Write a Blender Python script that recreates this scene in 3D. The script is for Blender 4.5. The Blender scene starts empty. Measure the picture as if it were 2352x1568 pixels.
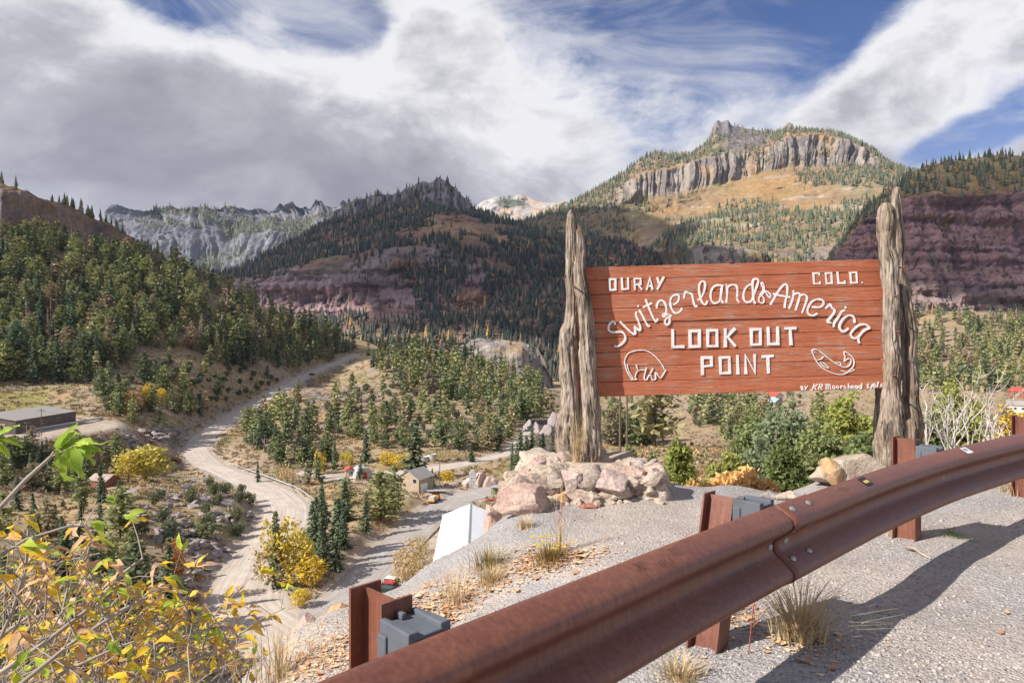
import bpy, math, random
import numpy as np
from mathutils import Vector, Matrix, Euler

S = bpy.context.scene
RAD = math.radians
CH = 1.2            # eye height above the gravel, metres
FP = 1568.0         # focal length in picture units (picture is 2352 x 1568)

# ------------------------------------------------------------------ camera
cam = bpy.data.cameras.new('camera')
cam.sensor_width = 36.0
cam.lens = 24.0
cam.clip_start = 0.05
cam.clip_end = 60000
camo = bpy.data.objects.new('camera', cam)
S.collection.objects.link(camo)
camo.location = (0, 0, CH)
camo.rotation_euler = (RAD(90), 0, 0)
S.camera = camo

# ------------------------------------------------------------------ light
SUN_EL = RAD(37)
SHX, SHY = 0.91, 0.415            # shadows fall this way on the ground
ln = math.hypot(SHX, SHY); SHX /= ln; SHY /= ln
sun = bpy.data.lights.new('sun', 'SUN')
sun.energy = 5.0
sun.angle = RAD(0.53)
sun.color = (1.0, 0.95, 0.87)
suno = bpy.data.objects.new('sun', sun)
S.collection.objects.link(suno)
SUND = Vector((SHX * math.cos(SUN_EL), SHY * math.cos(SUN_EL), -math.sin(SUN_EL)))
suno.rotation_euler = SUND.to_track_quat('-Z', 'Y').to_euler()
suno.location = (-20, -15, 40)

S.view_settings.view_transform = 'Standard'
S.view_settings.look = 'None'
S.view_settings.exposure = 0.62
S.view_settings.gamma = 1.0
S.view_settings.use_curve_mapping = False
S.cycles.use_denoising = True
S.cycles.max_bounces = 6
S.cycles.diffuse_bounces = 3
S.cycles.transparent_max_bounces = 8

# ------------------------------------------------------------------ node helpers
class NT:
    def __init__(self, tree):
        self.t = tree; self.n = tree.nodes; self.l = tree.links
    def node(self, typ, **kw):
        nd = self.n.new(typ)
        for k, v in kw.items():
            setattr(nd, k, v)
        return nd
    def link(self, a, b): self.l.new(a, b)
    def val(self, sock, v):
        if hasattr(v, 'is_linked') or hasattr(v, 'links'): self.l.new(v, sock)
        else: sock.default_value = v
    def math(self, op, a, b=0.0, c=0.0, clamp=False):
        m = self.node('ShaderNodeMath', operation=op); m.use_clamp = clamp
        for i, x in enumerate((a, b, c)): self.val(m.inputs[i], x)
        return m.outputs[0]
    def vmath(self, op, a, b=(0, 0, 0)):
        m = self.node('ShaderNodeVectorMath', operation=op)
        self.val(m.inputs[0], a)
        if op == 'SCALE': self.val(m.inputs[3], b)
        else: self.val(m.inputs[1], b)
        return m.outputs['Value'] if op in ('DOT_PRODUCT', 'LENGTH') else m.outputs[0]
    def noise(self, vec, scale, detail=4, rough=0.55, dist=0.0):
        m = self.node('ShaderNodeTexNoise')
        if vec is not None: self.l.new(vec, m.inputs['Vector'])
        m.inputs['Scale'].default_value = scale; m.inputs['Detail'].default_value = detail
        m.inputs['Roughness'].default_value = rough; m.inputs['Distortion'].default_value = dist
        return m
    def voro(self, vec, scale, feature='F1', rnd=1.0):
        m = self.node('ShaderNodeTexVoronoi', feature=feature)
        if vec is not None: self.l.new(vec, m.inputs['Vector'])
        m.inputs['Scale'].default_value = scale
        m.inputs['Randomness'].default_value = rnd
        return m
    def ramp(self, fac, stops, interp='LINEAR'):
        r = self.node('ShaderNodeValToRGB'); e = r.color_ramp; e.interpolation = interp
        while len(e.elements) > len(stops): e.elements.remove(e.elements[-1])
        while len(e.elements) < len(stops): e.elements.new(0.5)
        for k, (p, c) in enumerate(stops):
            e.elements[k].position = p
            e.elements[k].color = (c[0], c[1], c[2], 1) if hasattr(c, '__len__') else (c, c, c, 1)
        self.val(r.inputs[0], fac)
        return r.outputs[0]
    def mix(self, fac, a, b, blend='MIX'):
        m = self.node('ShaderNodeMix', data_type='RGBA', blend_type=blend)
        self.val(m.inputs[0], fac)
        for i, x in ((6, a), (7, b)):
            if hasattr(x, '__len__') and len(x) == 3: x = (*x, 1)
            self.val(m.inputs[i], x)
        return m.outputs[2]
    def maprange(self, v, a, b, c=0.0, d=1.0, smooth=True):
        m = self.node('ShaderNodeMapRange')
        if smooth: m.interpolation_type = 'SMOOTHSTEP'
        self.val(m.inputs[0], v)
        for i, x in enumerate((a, b, c, d)): m.inputs[i + 1].default_value = x
        return m.outputs[0]

# ------------------------------------------------------------------ sky with clouds
W = bpy.data.worlds.new('World'); S.world = W; W.use_nodes = True
t = NT(W.node_tree); t.n.clear()
out = t.node('ShaderNodeOutputWorld')
bg = t.node('ShaderNodeBackground'); bg.inputs['Strength'].default_value = 1.0
sky = t.node('ShaderNodeTexSky', sky_type='NISHITA')
sky.sun_disc = False; sky.sun_elevation = SUN_EL
sky.sun_rotation = math.atan2(-SHX, -SHY)
sky.altitude = 2400; sky.air_density = 1.0; sky.dust_density = 0.4; sky.ozone_density = 2.0
skyc = t.vmath('SCALE', sky.outputs[0], 0.10)
geo = t.node('ShaderNodeTexCoord')
d = t.vmath('NORMALIZE', geo.outputs['Generated'])
sep = t.node('ShaderNodeSeparateXYZ'); t.link(d, sep.inputs[0])
# clouds: banks placed by bearing and height, broken up by noise on the view direction
az = t.math('ARCTAN2', sep.outputs[0], sep.outputs[1])
el = t.math('ARCSINE', sep.outputs[2])
def bearing(px, py):
    a = math.atan((px - 1176) / FP); return a, math.atan((784 - py) / FP * math.cos(a))
def bank(px, py, w, h, rot=0.0):
    a0, e0 = bearing(px, py); c, s_ = math.cos(rot), math.sin(rot)
    x = t.math('SUBTRACT', az, a0); y = t.math('SUBTRACT', el, e0)
    u = t.math('DIVIDE', t.math('ADD', t.math('MULTIPLY', x, c), t.math('MULTIPLY', y, s_)), w / FP)
    v = t.math('DIVIDE', t.math('SUBTRACT', t.math('MULTIPLY', y, c), t.math('MULTIPLY', x, s_)), h / FP)
    return t.math('EXPONENT', t.math('MULTIPLY', t.math('ADD', t.math('MULTIPLY', u, u), t.math('MULTIPLY', v, v)), -1.0))
mp = t.node('ShaderNodeMapping'); mp.inputs['Scale'].default_value = (1, 1, 1.7); t.link(d, mp.inputs[0])
w1 = t.noise(mp.outputs[0], 3.2, 3, 0.5)
wv = t.vmath('ADD', mp.outputs[0], t.vmath('SCALE', t.vmath('SUBTRACT', w1.outputs['Color'], (0.5, 0.5, 0.5)), 0.16))
n1 = t.noise(wv, 5.0, 9, 0.60); n2 = t.noise(wv, 2.1, 5, 0.5); n3 = t.noise(wv, 13.0, 8, 0.62)
cov = t.math('ADD', t.math('MULTIPLY', t.math('SUBTRACT', n1.outputs[0], 0.5), 1.45), t.math('MULTIPLY', t.math('SUBTRACT', n2.outputs[0], 0.5), 0.7))
cov = t.math('ADD', cov, t.math('MULTIPLY', t.math('SUBTRACT', n3.outputs[0], 0.5), 0.50))
cov = t.math('ADD', cov, 0.47)
for (bx, by, bw, bh, br, ba) in ((120, 250, 430, 300, 0, 0.55), (560, 260, 330, 200, 0, 0.42), (1000, 150, 190, 210, 0, 0.50), (640, 450, 760, 170, 0, 0.50), (1200, 400, 300, 150, 0, 0.26),
        (2330, 110, 330, 170, 0.55, 0.62), (2010, 180, 260, 60, 0.62, 0.40), (1500, 200, 80, 40, 0, 0.22),
        (390, -10, 130, 75, 0, -0.55), (800, 30, 130, 95, 0, -0.62), (1500, 50, 330, 120, 0.15, -0.46), (1850, 60, 190, 120, 0.5, -0.40), (1480, 330, 260, 110, 0.3, -0.08), (1330, 230, 150, 130, 0.3, 0.20), (2290, 285, 160, 38, 0.25, -0.85), (1210, 10, 70, 60, 0, -0.3)):
    cov = t.math('ADD', cov, t.math('MULTIPLY', bank(bx, by, bw, bh, br), ba))
dens = t.maprange(cov, 0.38, 0.80)
# thin high veil, drawn out in streaks
mv = t.node('ShaderNodeMapping'); mv.inputs['Rotation'].default_value = (0, RAD(-28), 0); mv.inputs['Scale'].default_value = (1.0, 1, 3.2); t.link(d, mv.inputs[0])
nv_ = t.noise(mv.outputs[0], 3.4, 9, 0.62, 0.7)
veil = t.math('MULTIPLY', t.maprange(nv_.outputs[0], 0.36, 0.70), 0.66)
hor = t.maprange(el, 0.02, 0.34, 0.55, 0.0)
veil = t.math('MAXIMUM', veil, hor)
dens = t.math('SUBTRACT', 1.0, t.math('MULTIPLY', t.math('SUBTRACT', 1.0, dens), t.math('SUBTRACT', 1.0, veil)))
thick = t.maprange(cov, 0.60, 1.35)                # thick cloud is grey underneath, thin rims are white
nl = t.noise(wv, 3.4, 7, 0.55); nl2 = t.noise(wv, 9.0, 7, 0.6)
lit = t.math('ADD', t.math('ADD', t.math('MULTIPLY', nl.outputs[0], 0.80), t.math('MULTIPLY', nl2.outputs[0], 0.50)), t.math('MULTIPLY', thick, -0.24))
lit = t.math('ADD', lit, t.maprange(el, 0.05, 0.45, 0.0, 0.16))
ccol = t.ramp(lit, [(0.18, (0.155, 0.152, 0.178)), (0.40, (0.235, 0.230, 0.260)), (0.57, (0.335, 0.330, 0.358)), (0.76, (0.60, 0.595, 0.605))])
skyd = t.mix(1.0, skyc, (0.46, 0.54, 0.74), 'MULTIPLY')
skyf = t.mix(dens, skyd, ccol)
t.link(skyf, bg.inputs[0]); t.link(bg.outputs[0], out.inputs[0])

# ------------------------------------------------------------------ numbers: noise, pixel rays
rng = np.random.default_rng(7)
random.seed(7)
_perm = rng.permutation(4096)
def _h(ix, iy, iz):
    return _perm[(_perm[(_perm[ix & 4095] + iy) & 4095] + iz) & 4095] / 4095.0
def vnoise(p):
    p = np.asarray(p, float)
    i = np.floor(p).astype(int); f = p - i
    f = f * f * f * (f * (f * 6 - 15) + 10)
    x, y, z = i[..., 0], i[..., 1], i[..., 2]
    fx, fy, fz = f[..., 0], f[..., 1], f[..., 2]
    def L(a, b, w): return a + (b - a) * w
    c = [[[_h(x + a, y + b, z + e) for e in (0, 1)] for b in (0, 1)] for a in (0, 1)]
    return L(L(L(c[0][0][0], c[1][0][0], fx), L(c[0][1][0], c[1][1][0], fx), fy),
             L(L(c[0][0][1], c[1][0][1], fx), L(c[0][1][1], c[1][1][1], fx), fy), fz) * 2 - 1
def fbm(p, octs=5, gain=0.5, lac=2.03):
    p = np.asarray(p, float); a = 1.0; s = 0; r = 0
    for k in range(octs):
        r = r + a * vnoise(p + 17.3 * k); s += a; a *= gain; p = p * lac
    return r / s
def ridged(p, octs=5, gain=0.5):
    p = np.asarray(p, float); a = 1.0; s = 0; r = 0
    for k in range(octs):
        r = r + a * (1 - 2 * np.abs(vnoise(p + 31.7 * k))); s += a; a *= gain; p = p * 2.07
    return r / s
def sstep(a, b, x):
    q = np.clip((np.asarray(x, float) - a) / (b - a), 0, 1); return q * q * (3 - 2 * q)
def at(px, py, D):
    return Vector(((px - 1176) / FP * D, D, CH - (py - 784) / FP * D))
def proj(p):
    return 1176 + FP * p[0] / p[1], 784 - FP * (p[2] - CH) / p[1]

# ------------------------------------------------------------------ object helpers
COL = S.collection
def tag(o, label=None, cat=None, group=None, kind=None):
    if label: o['label'] = label
    if cat: o['category'] = cat
    if group: o['group'] = group
    if kind: o['kind'] = kind
    return o
def empty(name, loc, rz=0.0, label=None, cat=None, group=None):
    o = bpy.data.objects.new(name, None); COL.objects.link(o)
    o.location = loc; o.rotation_euler = (0, 0, rz); o.empty_display_size = 0.2
    return tag(o, label, cat, group)
def make_mesh(name, V, F, mat=None, smooth=False):
    me = bpy.data.meshes.new(name)
    V = np.asarray(V, np.float32).reshape(-1, 3)
    if isinstance(F, np.ndarray):
        n, k = F.shape
        me.vertices.add(len(V)); me.vertices.foreach_set('co', V.ravel())
        me.loops.add(n * k); me.loops.foreach_set('vertex_index', F.astype(np.int32).ravel())
        me.polygons.add(n)
        me.polygons.foreach_set('loop_start', np.arange(0, n * k, k, dtype=np.int32))
        me.update(calc_edges=True)
    else:
        me.from_pydata([tuple(v) for v in V], [], F)
    if smooth: me.polygons.foreach_set('use_smooth', np.ones(len(me.polygons), bool))
    if mat:
        for m in (mat if isinstance(mat, (list, tuple)) else [mat]): me.materials.append(m)
    me.validate(); me.update()
    return me
def link(name, me, parent=None, loc=(0, 0, 0), rot=(0, 0, 0), scl=(1, 1, 1)):
    o = bpy.data.objects.new(name, me); COL.objects.link(o)
    o.location = loc; o.rotation_euler = rot; o.scale = scl
    if parent is not None: o.parent = parent
    return o
def set_col(me, C, name='Col'):
    a = me.attributes.new(name, 'FLOAT_COLOR', 'POINT')
    C = np.asarray(C, np.float32)
    if C.shape[1] == 3: C = np.concatenate([C, np.ones((len(C), 1), np.float32)], 1)
    a.data.foreach_set('color', C.ravel())
def set_f(me, v, name):
    a = me.attributes.new(name, 'FLOAT', 'POINT'); a.data.foreach_set('value', np.asarray(v, np.float32))

class MB:
    """collects boxes, tubes and plates into one mesh"""
    def __init__(self): self.v = []; self.f = []
    def add(self, vs, fs):
        b = len(self.v); self.v += [tuple(x) for x in vs]; self.f += [tuple(i + b for i in q) for q in fs]; return self
    def box(self, c, s, rz=0.0, m=None):
        x, y, z = (k / 2 for k in s); vs = []
        for dz in (-z, z):
            for dx, dy in ((-x, -y), (x, -y), (x, y), (-x, y)):
                p = Vector((dx, dy, dz))
                if rz: p = Matrix.Rotation(rz, 3, 'Z') @ p
                if m: p = m @ p
                vs.append(p + Vector(c))
        return self.add(vs, [(3, 2, 1, 0), (4, 5, 6, 7), (0, 1, 5, 4), (1, 2, 6, 5), (2, 3, 7, 6), (3, 0, 4, 7)])
    def tube(self, pts, rad, n=6, cap=True):
        pts = [Vector(p) for p in pts]
        if not hasattr(rad, '__len__'): rad = [rad] * len(pts)
        vs = []; fs = []; prev = None
        for i, p in enumerate(pts):
            a = pts[max(i - 1, 0)]; b = pts[min(i + 1, len(pts) - 1)]
            tt = (b - a).normalized() if (b - a).length > 1e-9 else Vector((0, 0, 1))
            if prev is None:
                u = tt.orthogonal().normalized()
            else:
                u = (prev - tt * prev.dot(tt)); u = u.normalized() if u.length > 1e-6 else tt.orthogonal().normalized()
            prev = u; w = tt.cross(u)
            for k in range(n):
                q = 2 * math.pi * k / n
                vs.append(p + (u * math.cos(q) + w * math.sin(q)) * rad[i])
        for i in range(len(pts) - 1):
            for k in range(n):
                k2 = (k + 1) % n
                fs.append((i * n + k, i * n + k2, (i + 1) * n + k2, (i + 1) * n + k))
        if cap:
            fs.append(tuple(range(n - 1, -1, -1))); fs.append(tuple((len(pts) - 1) * n + k for k in range(n)))
        return self.add(vs, fs)
    def prism(self, poly, y0, y1):
        """poly of (x, z) extruded along y"""
        n = len(poly)
        vs = [(x, y0, z) for x, z in poly] + [(x, y1, z) for x, z in poly]
        fs = [tuple(range(n)), tuple(range(2 * n - 1, n - 1, -1))]
        fs += [(k, k + n, (k + 1) % n + n, (k + 1) % n) for k in range(n)]
        return self.add(vs, fs)
    def build(self, name, mat, parent=None, smooth=False, loc=(0, 0, 0), rz=0.0):
        me = make_mesh(name, self.v, self.f, mat, smooth)
        import bmesh
        bm = bmesh.new(); bm.from_mesh(me); bmesh.ops.recalc_face_normals(bm, faces=bm.faces); bm.to_mesh(me); bm.free()
        return link(name, me, parent, loc, (0, 0, rz))
def copy_tree(o, parent=None):
    c = o.copy(); COL.objects.link(c); c.parent = parent
    for ch in o.children: copy_tree(ch, c)
    return c

# ------------------------------------------------------------------ materials
def new_mat(name):
    m = bpy.data.materials.new(name); m.use_nodes = True
    t = NT(m.node_tree); b = t.n['Principled BSDF']
    b.inputs['Specular IOR Level'].default_value = 0.25
    return m, t, b
def bump(t, b, h, strength=0.4, dist=0.05):
    n = t.node('ShaderNodeBump'); n.inputs['Strength'].default_value = strength; n.inputs['Distance'].default_value = dist
    t.link(h, n.inputs['Height']); t.link(n.outputs[0], b.inputs['Normal'])
def simple(name, col, rough=0.7, var=0.25, scale=3.0, bmp=0.15, metal=0.0, dist=0.02, col2=None, spec=0.25):
    m, t, b = new_mat(name)
    tc = t.node('ShaderNodeTexCoord')
    n = t.noise(tc.outputs['Object'], scale, 6, 0.62)
    c2 = col2 or tuple(x * (1 - var) for x in col)
    c1 = tuple(min(1, x * (1 + var * 0.6)) for x in col)
    t.link(t.ramp(n.outputs[0], [(0.34, c2), (0.66, c1)]), b.inputs['Base Color'])
    b.inputs['Roughness'].default_value = rough; b.inputs['Metallic'].default_value = metal
    b.inputs['Specular IOR Level'].default_value = spec
    if bmp:
        n2 = t.noise(tc.outputs['Object'], scale * 6, 4, 0.6); bump(t, b, n2.outputs[0], bmp, dist)
    return m
def land(name, scale=0.5, bmp=0.6, dist=0.6, var=0.35):
    """ground: albedo from the point colour, broken up by finer noise"""
    m, t, b = new_mat(name)
    tc = t.node('ShaderNodeTexCoord'); at_ = t.node('ShaderNodeAttribute', attribute_name='Col')
    n = t.noise(tc.outputs['Object'], scale, 8, 0.65)
    n2 = t.noise(tc.outputs['Object'], scale * 7, 5, 0.65)
    f = t.ramp(n.outputs[0], [(0.3, 1 - var), (0.7, 1 + var)])
    f2 = t.ramp(n2.outputs[0], [(0.3, 1 - var), (0.7, 1 + var)])
    c = t.mix(1.0, at_.outputs['Color'], f, 'MULTIPLY'); c = t.mix(1.0, c, f2, 'MULTIPLY')
    t.link(c, b.inputs['Base Color']); b.inputs['Roughness'].default_value = 0.95
    b.inputs['Specular IOR Level'].default_value = 0.05
    h = t.math('ADD', n.outputs[0], t.math('MULTIPLY', n2.outputs[0], 0.35))
    bump(t, b, h, bmp, dist)
    return m
def foliage(name, stops, trans=0.25, rough=0.7, attr=None, vs=0.0):
    """stops: colour ramp picked per object (or per tree through an attribute)"""
    m, t, b = new_mat(name)
    if attr: r = t.node('ShaderNodeAttribute', attribute_name=attr).outputs['Fac']
    else: r = t.node('ShaderNodeObjectInfo').outputs['Random']
    c = t.ramp(r, stops)
    tc = t.node('ShaderNodeTexCoord')
    n = t.noise(tc.outputs['Object'], vs or 0.9, 3, 0.6)
    c = t.mix(1.0, c, t.ramp(n.outputs[0], [(0.3, 0.66), (0.7, 1.35)]), 'MULTIPLY')
    t.link(c, b.inputs['Base Color']); b.inputs['Roughness'].default_value = rough
    b.inputs['Specular IOR Level'].default_value = 0.12
    o = t.n['Material Output']
    tr = t.node('ShaderNodeBsdfTranslucent'); t.link(c, tr.inputs[0])
    mx = t.node('ShaderNodeMixShader'); mx.inputs[0].default_value = trans
    t.link(b.outputs[0], mx.inputs[1]); t.link(tr.outputs[0], mx.inputs[2]); t.link(mx.outputs[0], o.inputs[0])
    return m
M = {}
M['land'] = land('valley_ground', 0.55, 0.55, 0.5, 0.3)
M['mount'] = land('mountain_ground', 0.05, 0.8, 6.0, 0.30)
def roadmat(name, c, dark, lite):
    m, t, b = new_mat(name); tc = t.node('ShaderNodeTexCoord'); la = t.node('ShaderNodeAttribute', attribute_name='lane')
    sp = t.node('ShaderNodeSeparateXYZ'); t.link(la.outputs['Vector'], sp.inputs[0]); cb = t.node('ShaderNodeCombineXYZ')
    t.link(t.math('MULTIPLY', sp.outputs[0], 1.6), cb.inputs[0]); t.link(t.math('MULTIPLY', sp.outputs[1], 9.0), cb.inputs[1])
    tr = t.noise(cb.outputs[0], 1.0, 5, 0.6, 0.2); gr = t.noise(tc.outputs['Object'], 0.30, 7, 0.65); fi = t.noise(tc.outputs['Object'], 3.0, 5, 0.7)
    k = t.ramp(tr.outputs[0], [(0.32, dark), (0.50, c), (0.66, lite)])
    k = t.mix(1.0, k, t.ramp(gr.outputs[0], [(0.3, 0.84), (0.7, 1.12)]), 'MULTIPLY'); k = t.mix(1.0, k, t.ramp(fi.outputs[0], [(0.3, 0.86), (0.7, 1.10)]), 'MULTIPLY')
    ed = t.math('MULTIPLY', t.maprange(t.math('ABSOLUTE', sp.outputs[1]), 0.72, 1.0), t.ramp(gr.outputs[0], [(0.35, 0.2), (0.6, 0.9)])); k = t.mix(ed, k, (0.33, 0.26, 0.20))
    t.link(k, b.inputs['Base Color']); b.inputs['Roughness'].default_value = 0.95; b.inputs['Specular IOR Level'].default_value = 0.05; bump(t, b, fi.outputs[0], 0.25, 0.06); return m
M['road'] = roadmat('gravel_road', (0.50, 0.425, 0.365), (0.415, 0.345, 0.295), (0.57, 0.50, 0.44))
M['paved'] = roadmat('worn_asphalt_road', (0.37, 0.33, 0.305), (0.30, 0.265, 0.245), (0.43, 0.39, 0.36))
conif = [(0.0, (0.13, 0.17, 0.095)), (0.25, (0.23, 0.26, 0.115)), (0.50, (0.32, 0.335, 0.135)), (0.75, (0.36, 0.345, 0.165)), (0.90, (0.38, 0.28, 0.18)), (1.0, (0.19, 0.24, 0.15))]
M['conifer'] = foliage('conifer_needles', conif, 0.2, vs=0.5)
M['conifer_shaded'] = foliage('shaded_conifer_needles', [(0.0, (0.034, 0.048, 0.044)), (0.5, (0.052, 0.068, 0.052)), (0.8, (0.09, 0.088, 0.065)), (0.9, (0.17, 0.125, 0.09)), (0.97, (0.22, 0.17, 0.13)), (1.0, (0.42, 0.26, 0.07))], 0.1, attr='rnd', vs=0.05)  # darker needle copy, the central peak's shade put into the colour
M['conifer_far'] = foliage('far_conifer_needles', [(0.0, (0.075, 0.10, 0.075)), (0.4, (0.11, 0.135, 0.08)), (0.72, (0.16, 0.165, 0.09)), (0.84, (0.21, 0.165, 0.115)), (0.955, (0.26, 0.205, 0.16)), (1.0, (0.36, 0.20, 0.04))], 0.1, attr='rnd', vs=0.05)
M['spruce'] = foliage('spruce_needles', [(0, (0.11, 0.15, 0.085)), (1, (0.18, 0.215, 0.12))], 0.1, vs=0.6)
M['juniper'] = foliage('juniper_foliage', [(0, (0.17, 0.19, 0.095)), (0.5, (0.20, 0.205, 0.105)), (1, (0.15, 0.175, 0.11))], 0.15, vs=0.7)
M['dead'] = foliage('dead_needles', [(0, (0.26, 0.165, 0.115)), (0.6, (0.30, 0.18, 0.12)), (1, (0.25, 0.215, 0.19))], 0.12)
M['yellow'] = foliage('yellow_leaves', [(0, (0.66, 0.47, 0.06)), (0.5, (0.70, 0.53, 0.08)), (1, (0.58, 0.50, 0.12))], 0.3, vs=0.6)
M['orange'] = foliage('orange_leaves', [(0, (0.52, 0.26, 0.07)), (0.5, (0.50, 0.22, 0.07)), (1, (0.48, 0.30, 0.10))], 0.3, vs=0.8)
M['drybrush'] = foliage('dry_brush', [(0, (0.46, 0.34, 0.18)), (0.5, (0.52, 0.36, 0.16)), (1, (0.40, 0.34, 0.20))], 0.2, vs=0.8)
M['bark'] = simple('bark', (0.17, 0.125, 0.095), 0.95, 0.35, 2.0, 0.3, dist=0.05, spec=0.05)
M['greybark'] = simple('grey_bark', (0.36, 0.32, 0.28), 0.9, 0.3, 3.0, 0.3, dist=0.02, spec=0.05)

# ================================================================== valley terrain (height field through surveyed points)
VIS = [  # picture x, picture y, distance
 (450,1010,325),(500,970,365),(560,940,405),(620,905,455),(700,865,520),(760,838,580),(815,815,640),
 (880,1085,243),(800,1095,237),(1000,1072,252),(1100,1058,264),(1165,1043,280),(1218,985,350),
 (800,1200,168),(760,1300,138),(850,1240,154),(950,1160,188),(800,1130,205),(880,1150,192),
 (450,1117,192),(330,1120,187),(560,1122,208),(590,1150,192),(500,1180,170),(400,1180,165),(300,1180,155),(540,1230,158),(450,1250,150),
 (470,1330,129),(400,1400,113),(300,1450,98),(200,1400,105),(100,1300,122),(100,1200,150),(200,1150,176),(50,1120,192),(50,1400,96),
 (0,1568,66),(300,1568,76),(500,1568,90),
 (1450,1040,300),(1600,1010,330),(1700,980,380),(1900,960,420),(1450,960,420),(1400,1000,345),(1600,940,480),(1600,920,540),(1600,890,640),
 (1800,930,520),(1800,890,650),(2200,950,450),(2200,900,560),(2200,850,680),(2300,780,820),(2150,722,940),(2352,730,940),(2000,880,640),(2000,820,800),
 (850,950,360),(760,900,430),(720,960,350),(620,1020,287),(680,1060,264),(750,1040,277),(900,1030,287),(850,990,320),(1000,1000,315),(1000,940,390),
 (1100,1000,320),(1150,940,400),(900,880,460),(1000,880,480),(1100,880,490),(1200,900,480),(850,830,540),(950,820,580),(1050,835,580),(1150,860,560),
 (1260,900,520),(870,805,620),(960,800,650),(1060,815,650),
 (80,985,240),(200,982,255),(250,967,270),(0,1000,226),(300,1000,262),(400,987,285),(440,978,300),(320,1050,258),(390,1045,271),(150,1080,226),(30,1080,212),(230,1105,216),
 (350,920,310),(450,900,350),(500,940,338),(100,930,290),(0,900,300),(200,880,320),(350,850,360),(500,850,400),(600,850,432),(650,870,445),
 (150,800,355),(300,780,385),(450,800,410),(600,800,465),(700,800,530),(0,740,370),(150,700,410),(300,690,440),(450,720,460),(600,745,520),(700,765,580),(780,782,630),(850,792,700),
 (0,600,430),(150,590,470),(300,610,510),(400,640,540),(500,675,570),(600,715,600),(700,748,650),
 (0,548,455),(100,540,500),(200,562,530),(300,585,560),(400,602,590),(500,650,620),(600,695,650),(700,738,690),(800,770,720),(850,782,740),
 (1450,1078,92),(1400,1062,105),(1520,1092,85),(1450,1052,135),(1600,1100,80),(1750,1080,80),(1900,1060,80),(2200,1020,80),(2352,1000,85),(2200,1000,140),(1800,1030,140),
 (1390,1100,70),
]
HID = [  # picture x, distance, height
 (1000,60,-38),(700,60,-36),(1250,60,-30),(400,45,-27),(0,45,-25),(-250,60,-28),(-250,150,-34),(-250,300,-20),(-250,420,50),(-250,470,75),(0,560,80),(-250,600,80),(150,600,80),
 (100,660,60),(300,690,40),(500,740,10),(700,800,-15),(850,840,-35),(950,740,-30),(1060,740,-35),(1160,720,-40),(1260,650,-45),
 (100,1000,-20),(500,1100,-30),(900,1000,-60),(1300,1000,-60),(1300,800,-55),(-250,800,20),
 (2600,85,-8),(2600,400,-40),(2600,800,10),(1700,800,-10),(1700,1100,0),(2200,1200,60),(1150,120,-44),(1300,180,-46),(1300,250,-47),(1500,200,-44),(1800,220,-44),(2200,250,-42),
 (1300,320,-46),(1250,290,-45),
]
def floorD(y): return 47.2 * FP / (y - 784)
FLOOR = [(560,1500),(640,1440),(720,1420),(560,1380),(600,1300),(640,1220),(660,1160),(600,1120),(540,1097),(450,1047),(800,1380),(880,1290),(950,1215),(1010,1165),(1120,1125),(1060,1108),(1200,1112),(1000,1290),(700,1350),(960,1330),(1040,1230),(900,1370),(700,1480),(850,1480),(980,1115)]
pts = [(x, D, at(x, y, D).z) for x, y, D in VIS] + HID + [(x, floorD(y), CH - 47.2) for x, y in FLOOR]
pts = np.array(pts, float)
def uw(px, D): return np.stack([(np.asarray(px) - 1176) / 900.0, 0.75 * np.log(np.asarray(D))], -1)
Pc = uw(pts[:, 0], pts[:, 1])
def kern(a, b, c2=0.003): return -np.sqrt(((a[:, None, :] - b[None]) ** 2).sum(-1) + c2)
K = kern(Pc, Pc) + np.eye(len(Pc)) * 0.012
A = np.zeros((len(Pc) + 3,) * 2); A[:-3, :-3] = K; A[:-3, -3] = 1; A[-3, :-3] = 1; A[:-3, -2:] = Pc; A[-2:, :-3] = Pc.T
sol = np.linalg.solve(A, np.concatenate([pts[:, 2], [0, 0, 0]]))
def base_h(px, D):
    px = np.asarray(px, float).ravel(); D = np.asarray(D, float).ravel(); o = np.empty(len(px))
    for s in range(0, len(px), 20000):
        q = uw(px[s:s + 20000], D[s:s + 20000])
        o[s:s + 20000] = kern(q, Pc) @ sol[:-3] + sol[-3] + q @ sol[-2:]
    return o
NU, NV = 640, 560
gpx = np.linspace(-330, 2680, NU)
gD = np.exp(np.linspace(math.log(44), math.log(1250), NV))
GX, GD = np.meshgrid(gpx, gD)
GZ = base_h(GX, GD).reshape(NV, NU)
def env(GZ):
    py = 784 - FP * (GZ - CH) / GD
    return py, np.minimum.accumulate(py, 0)
GPY, GENV = env(GZ)
def hit(px, py, m=None):
    """distance at which the sight line through a picture point meets the valley ground"""
    E = GENV if m is None else m
    c = np.clip((px - gpx[0]) / (gpx[1] - gpx[0]), 0, NU - 1.001); i = int(c); f = c - i
    col = E[:, i] * (1 - f) + E[:, i + 1] * f
    k = int(np.searchsorted(-col, -py))
    if k <= 0: return gD[0]
    if k >= NV: return None
    a, b = col[k - 1], col[k]
    w = (a - py) / max(a - b, 1e-6)
    return gD[k - 1] * (1 - w) + gD[k] * w
def hz(X, Y):
    """ground height under a world point of the valley"""
    px = 1176 + FP * X / Y
    c = np.clip((px - gpx[0]) / (gpx[1] - gpx[0]), 0, NU - 1.001); r = np.clip((math.log(Y) - math.log(gD[0])) / (math.log(gD[1]) - math.log(gD[0])), 0, NV - 1.001)
    i, j = int(c), int(r); f, g = c - i, r - j
    return (GZ[j, i] * (1 - f) + GZ[j, i + 1] * f) * (1 - g) + (GZ[j + 1, i] * (1 - f) + GZ[j + 1, i + 1] * f) * g
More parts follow.
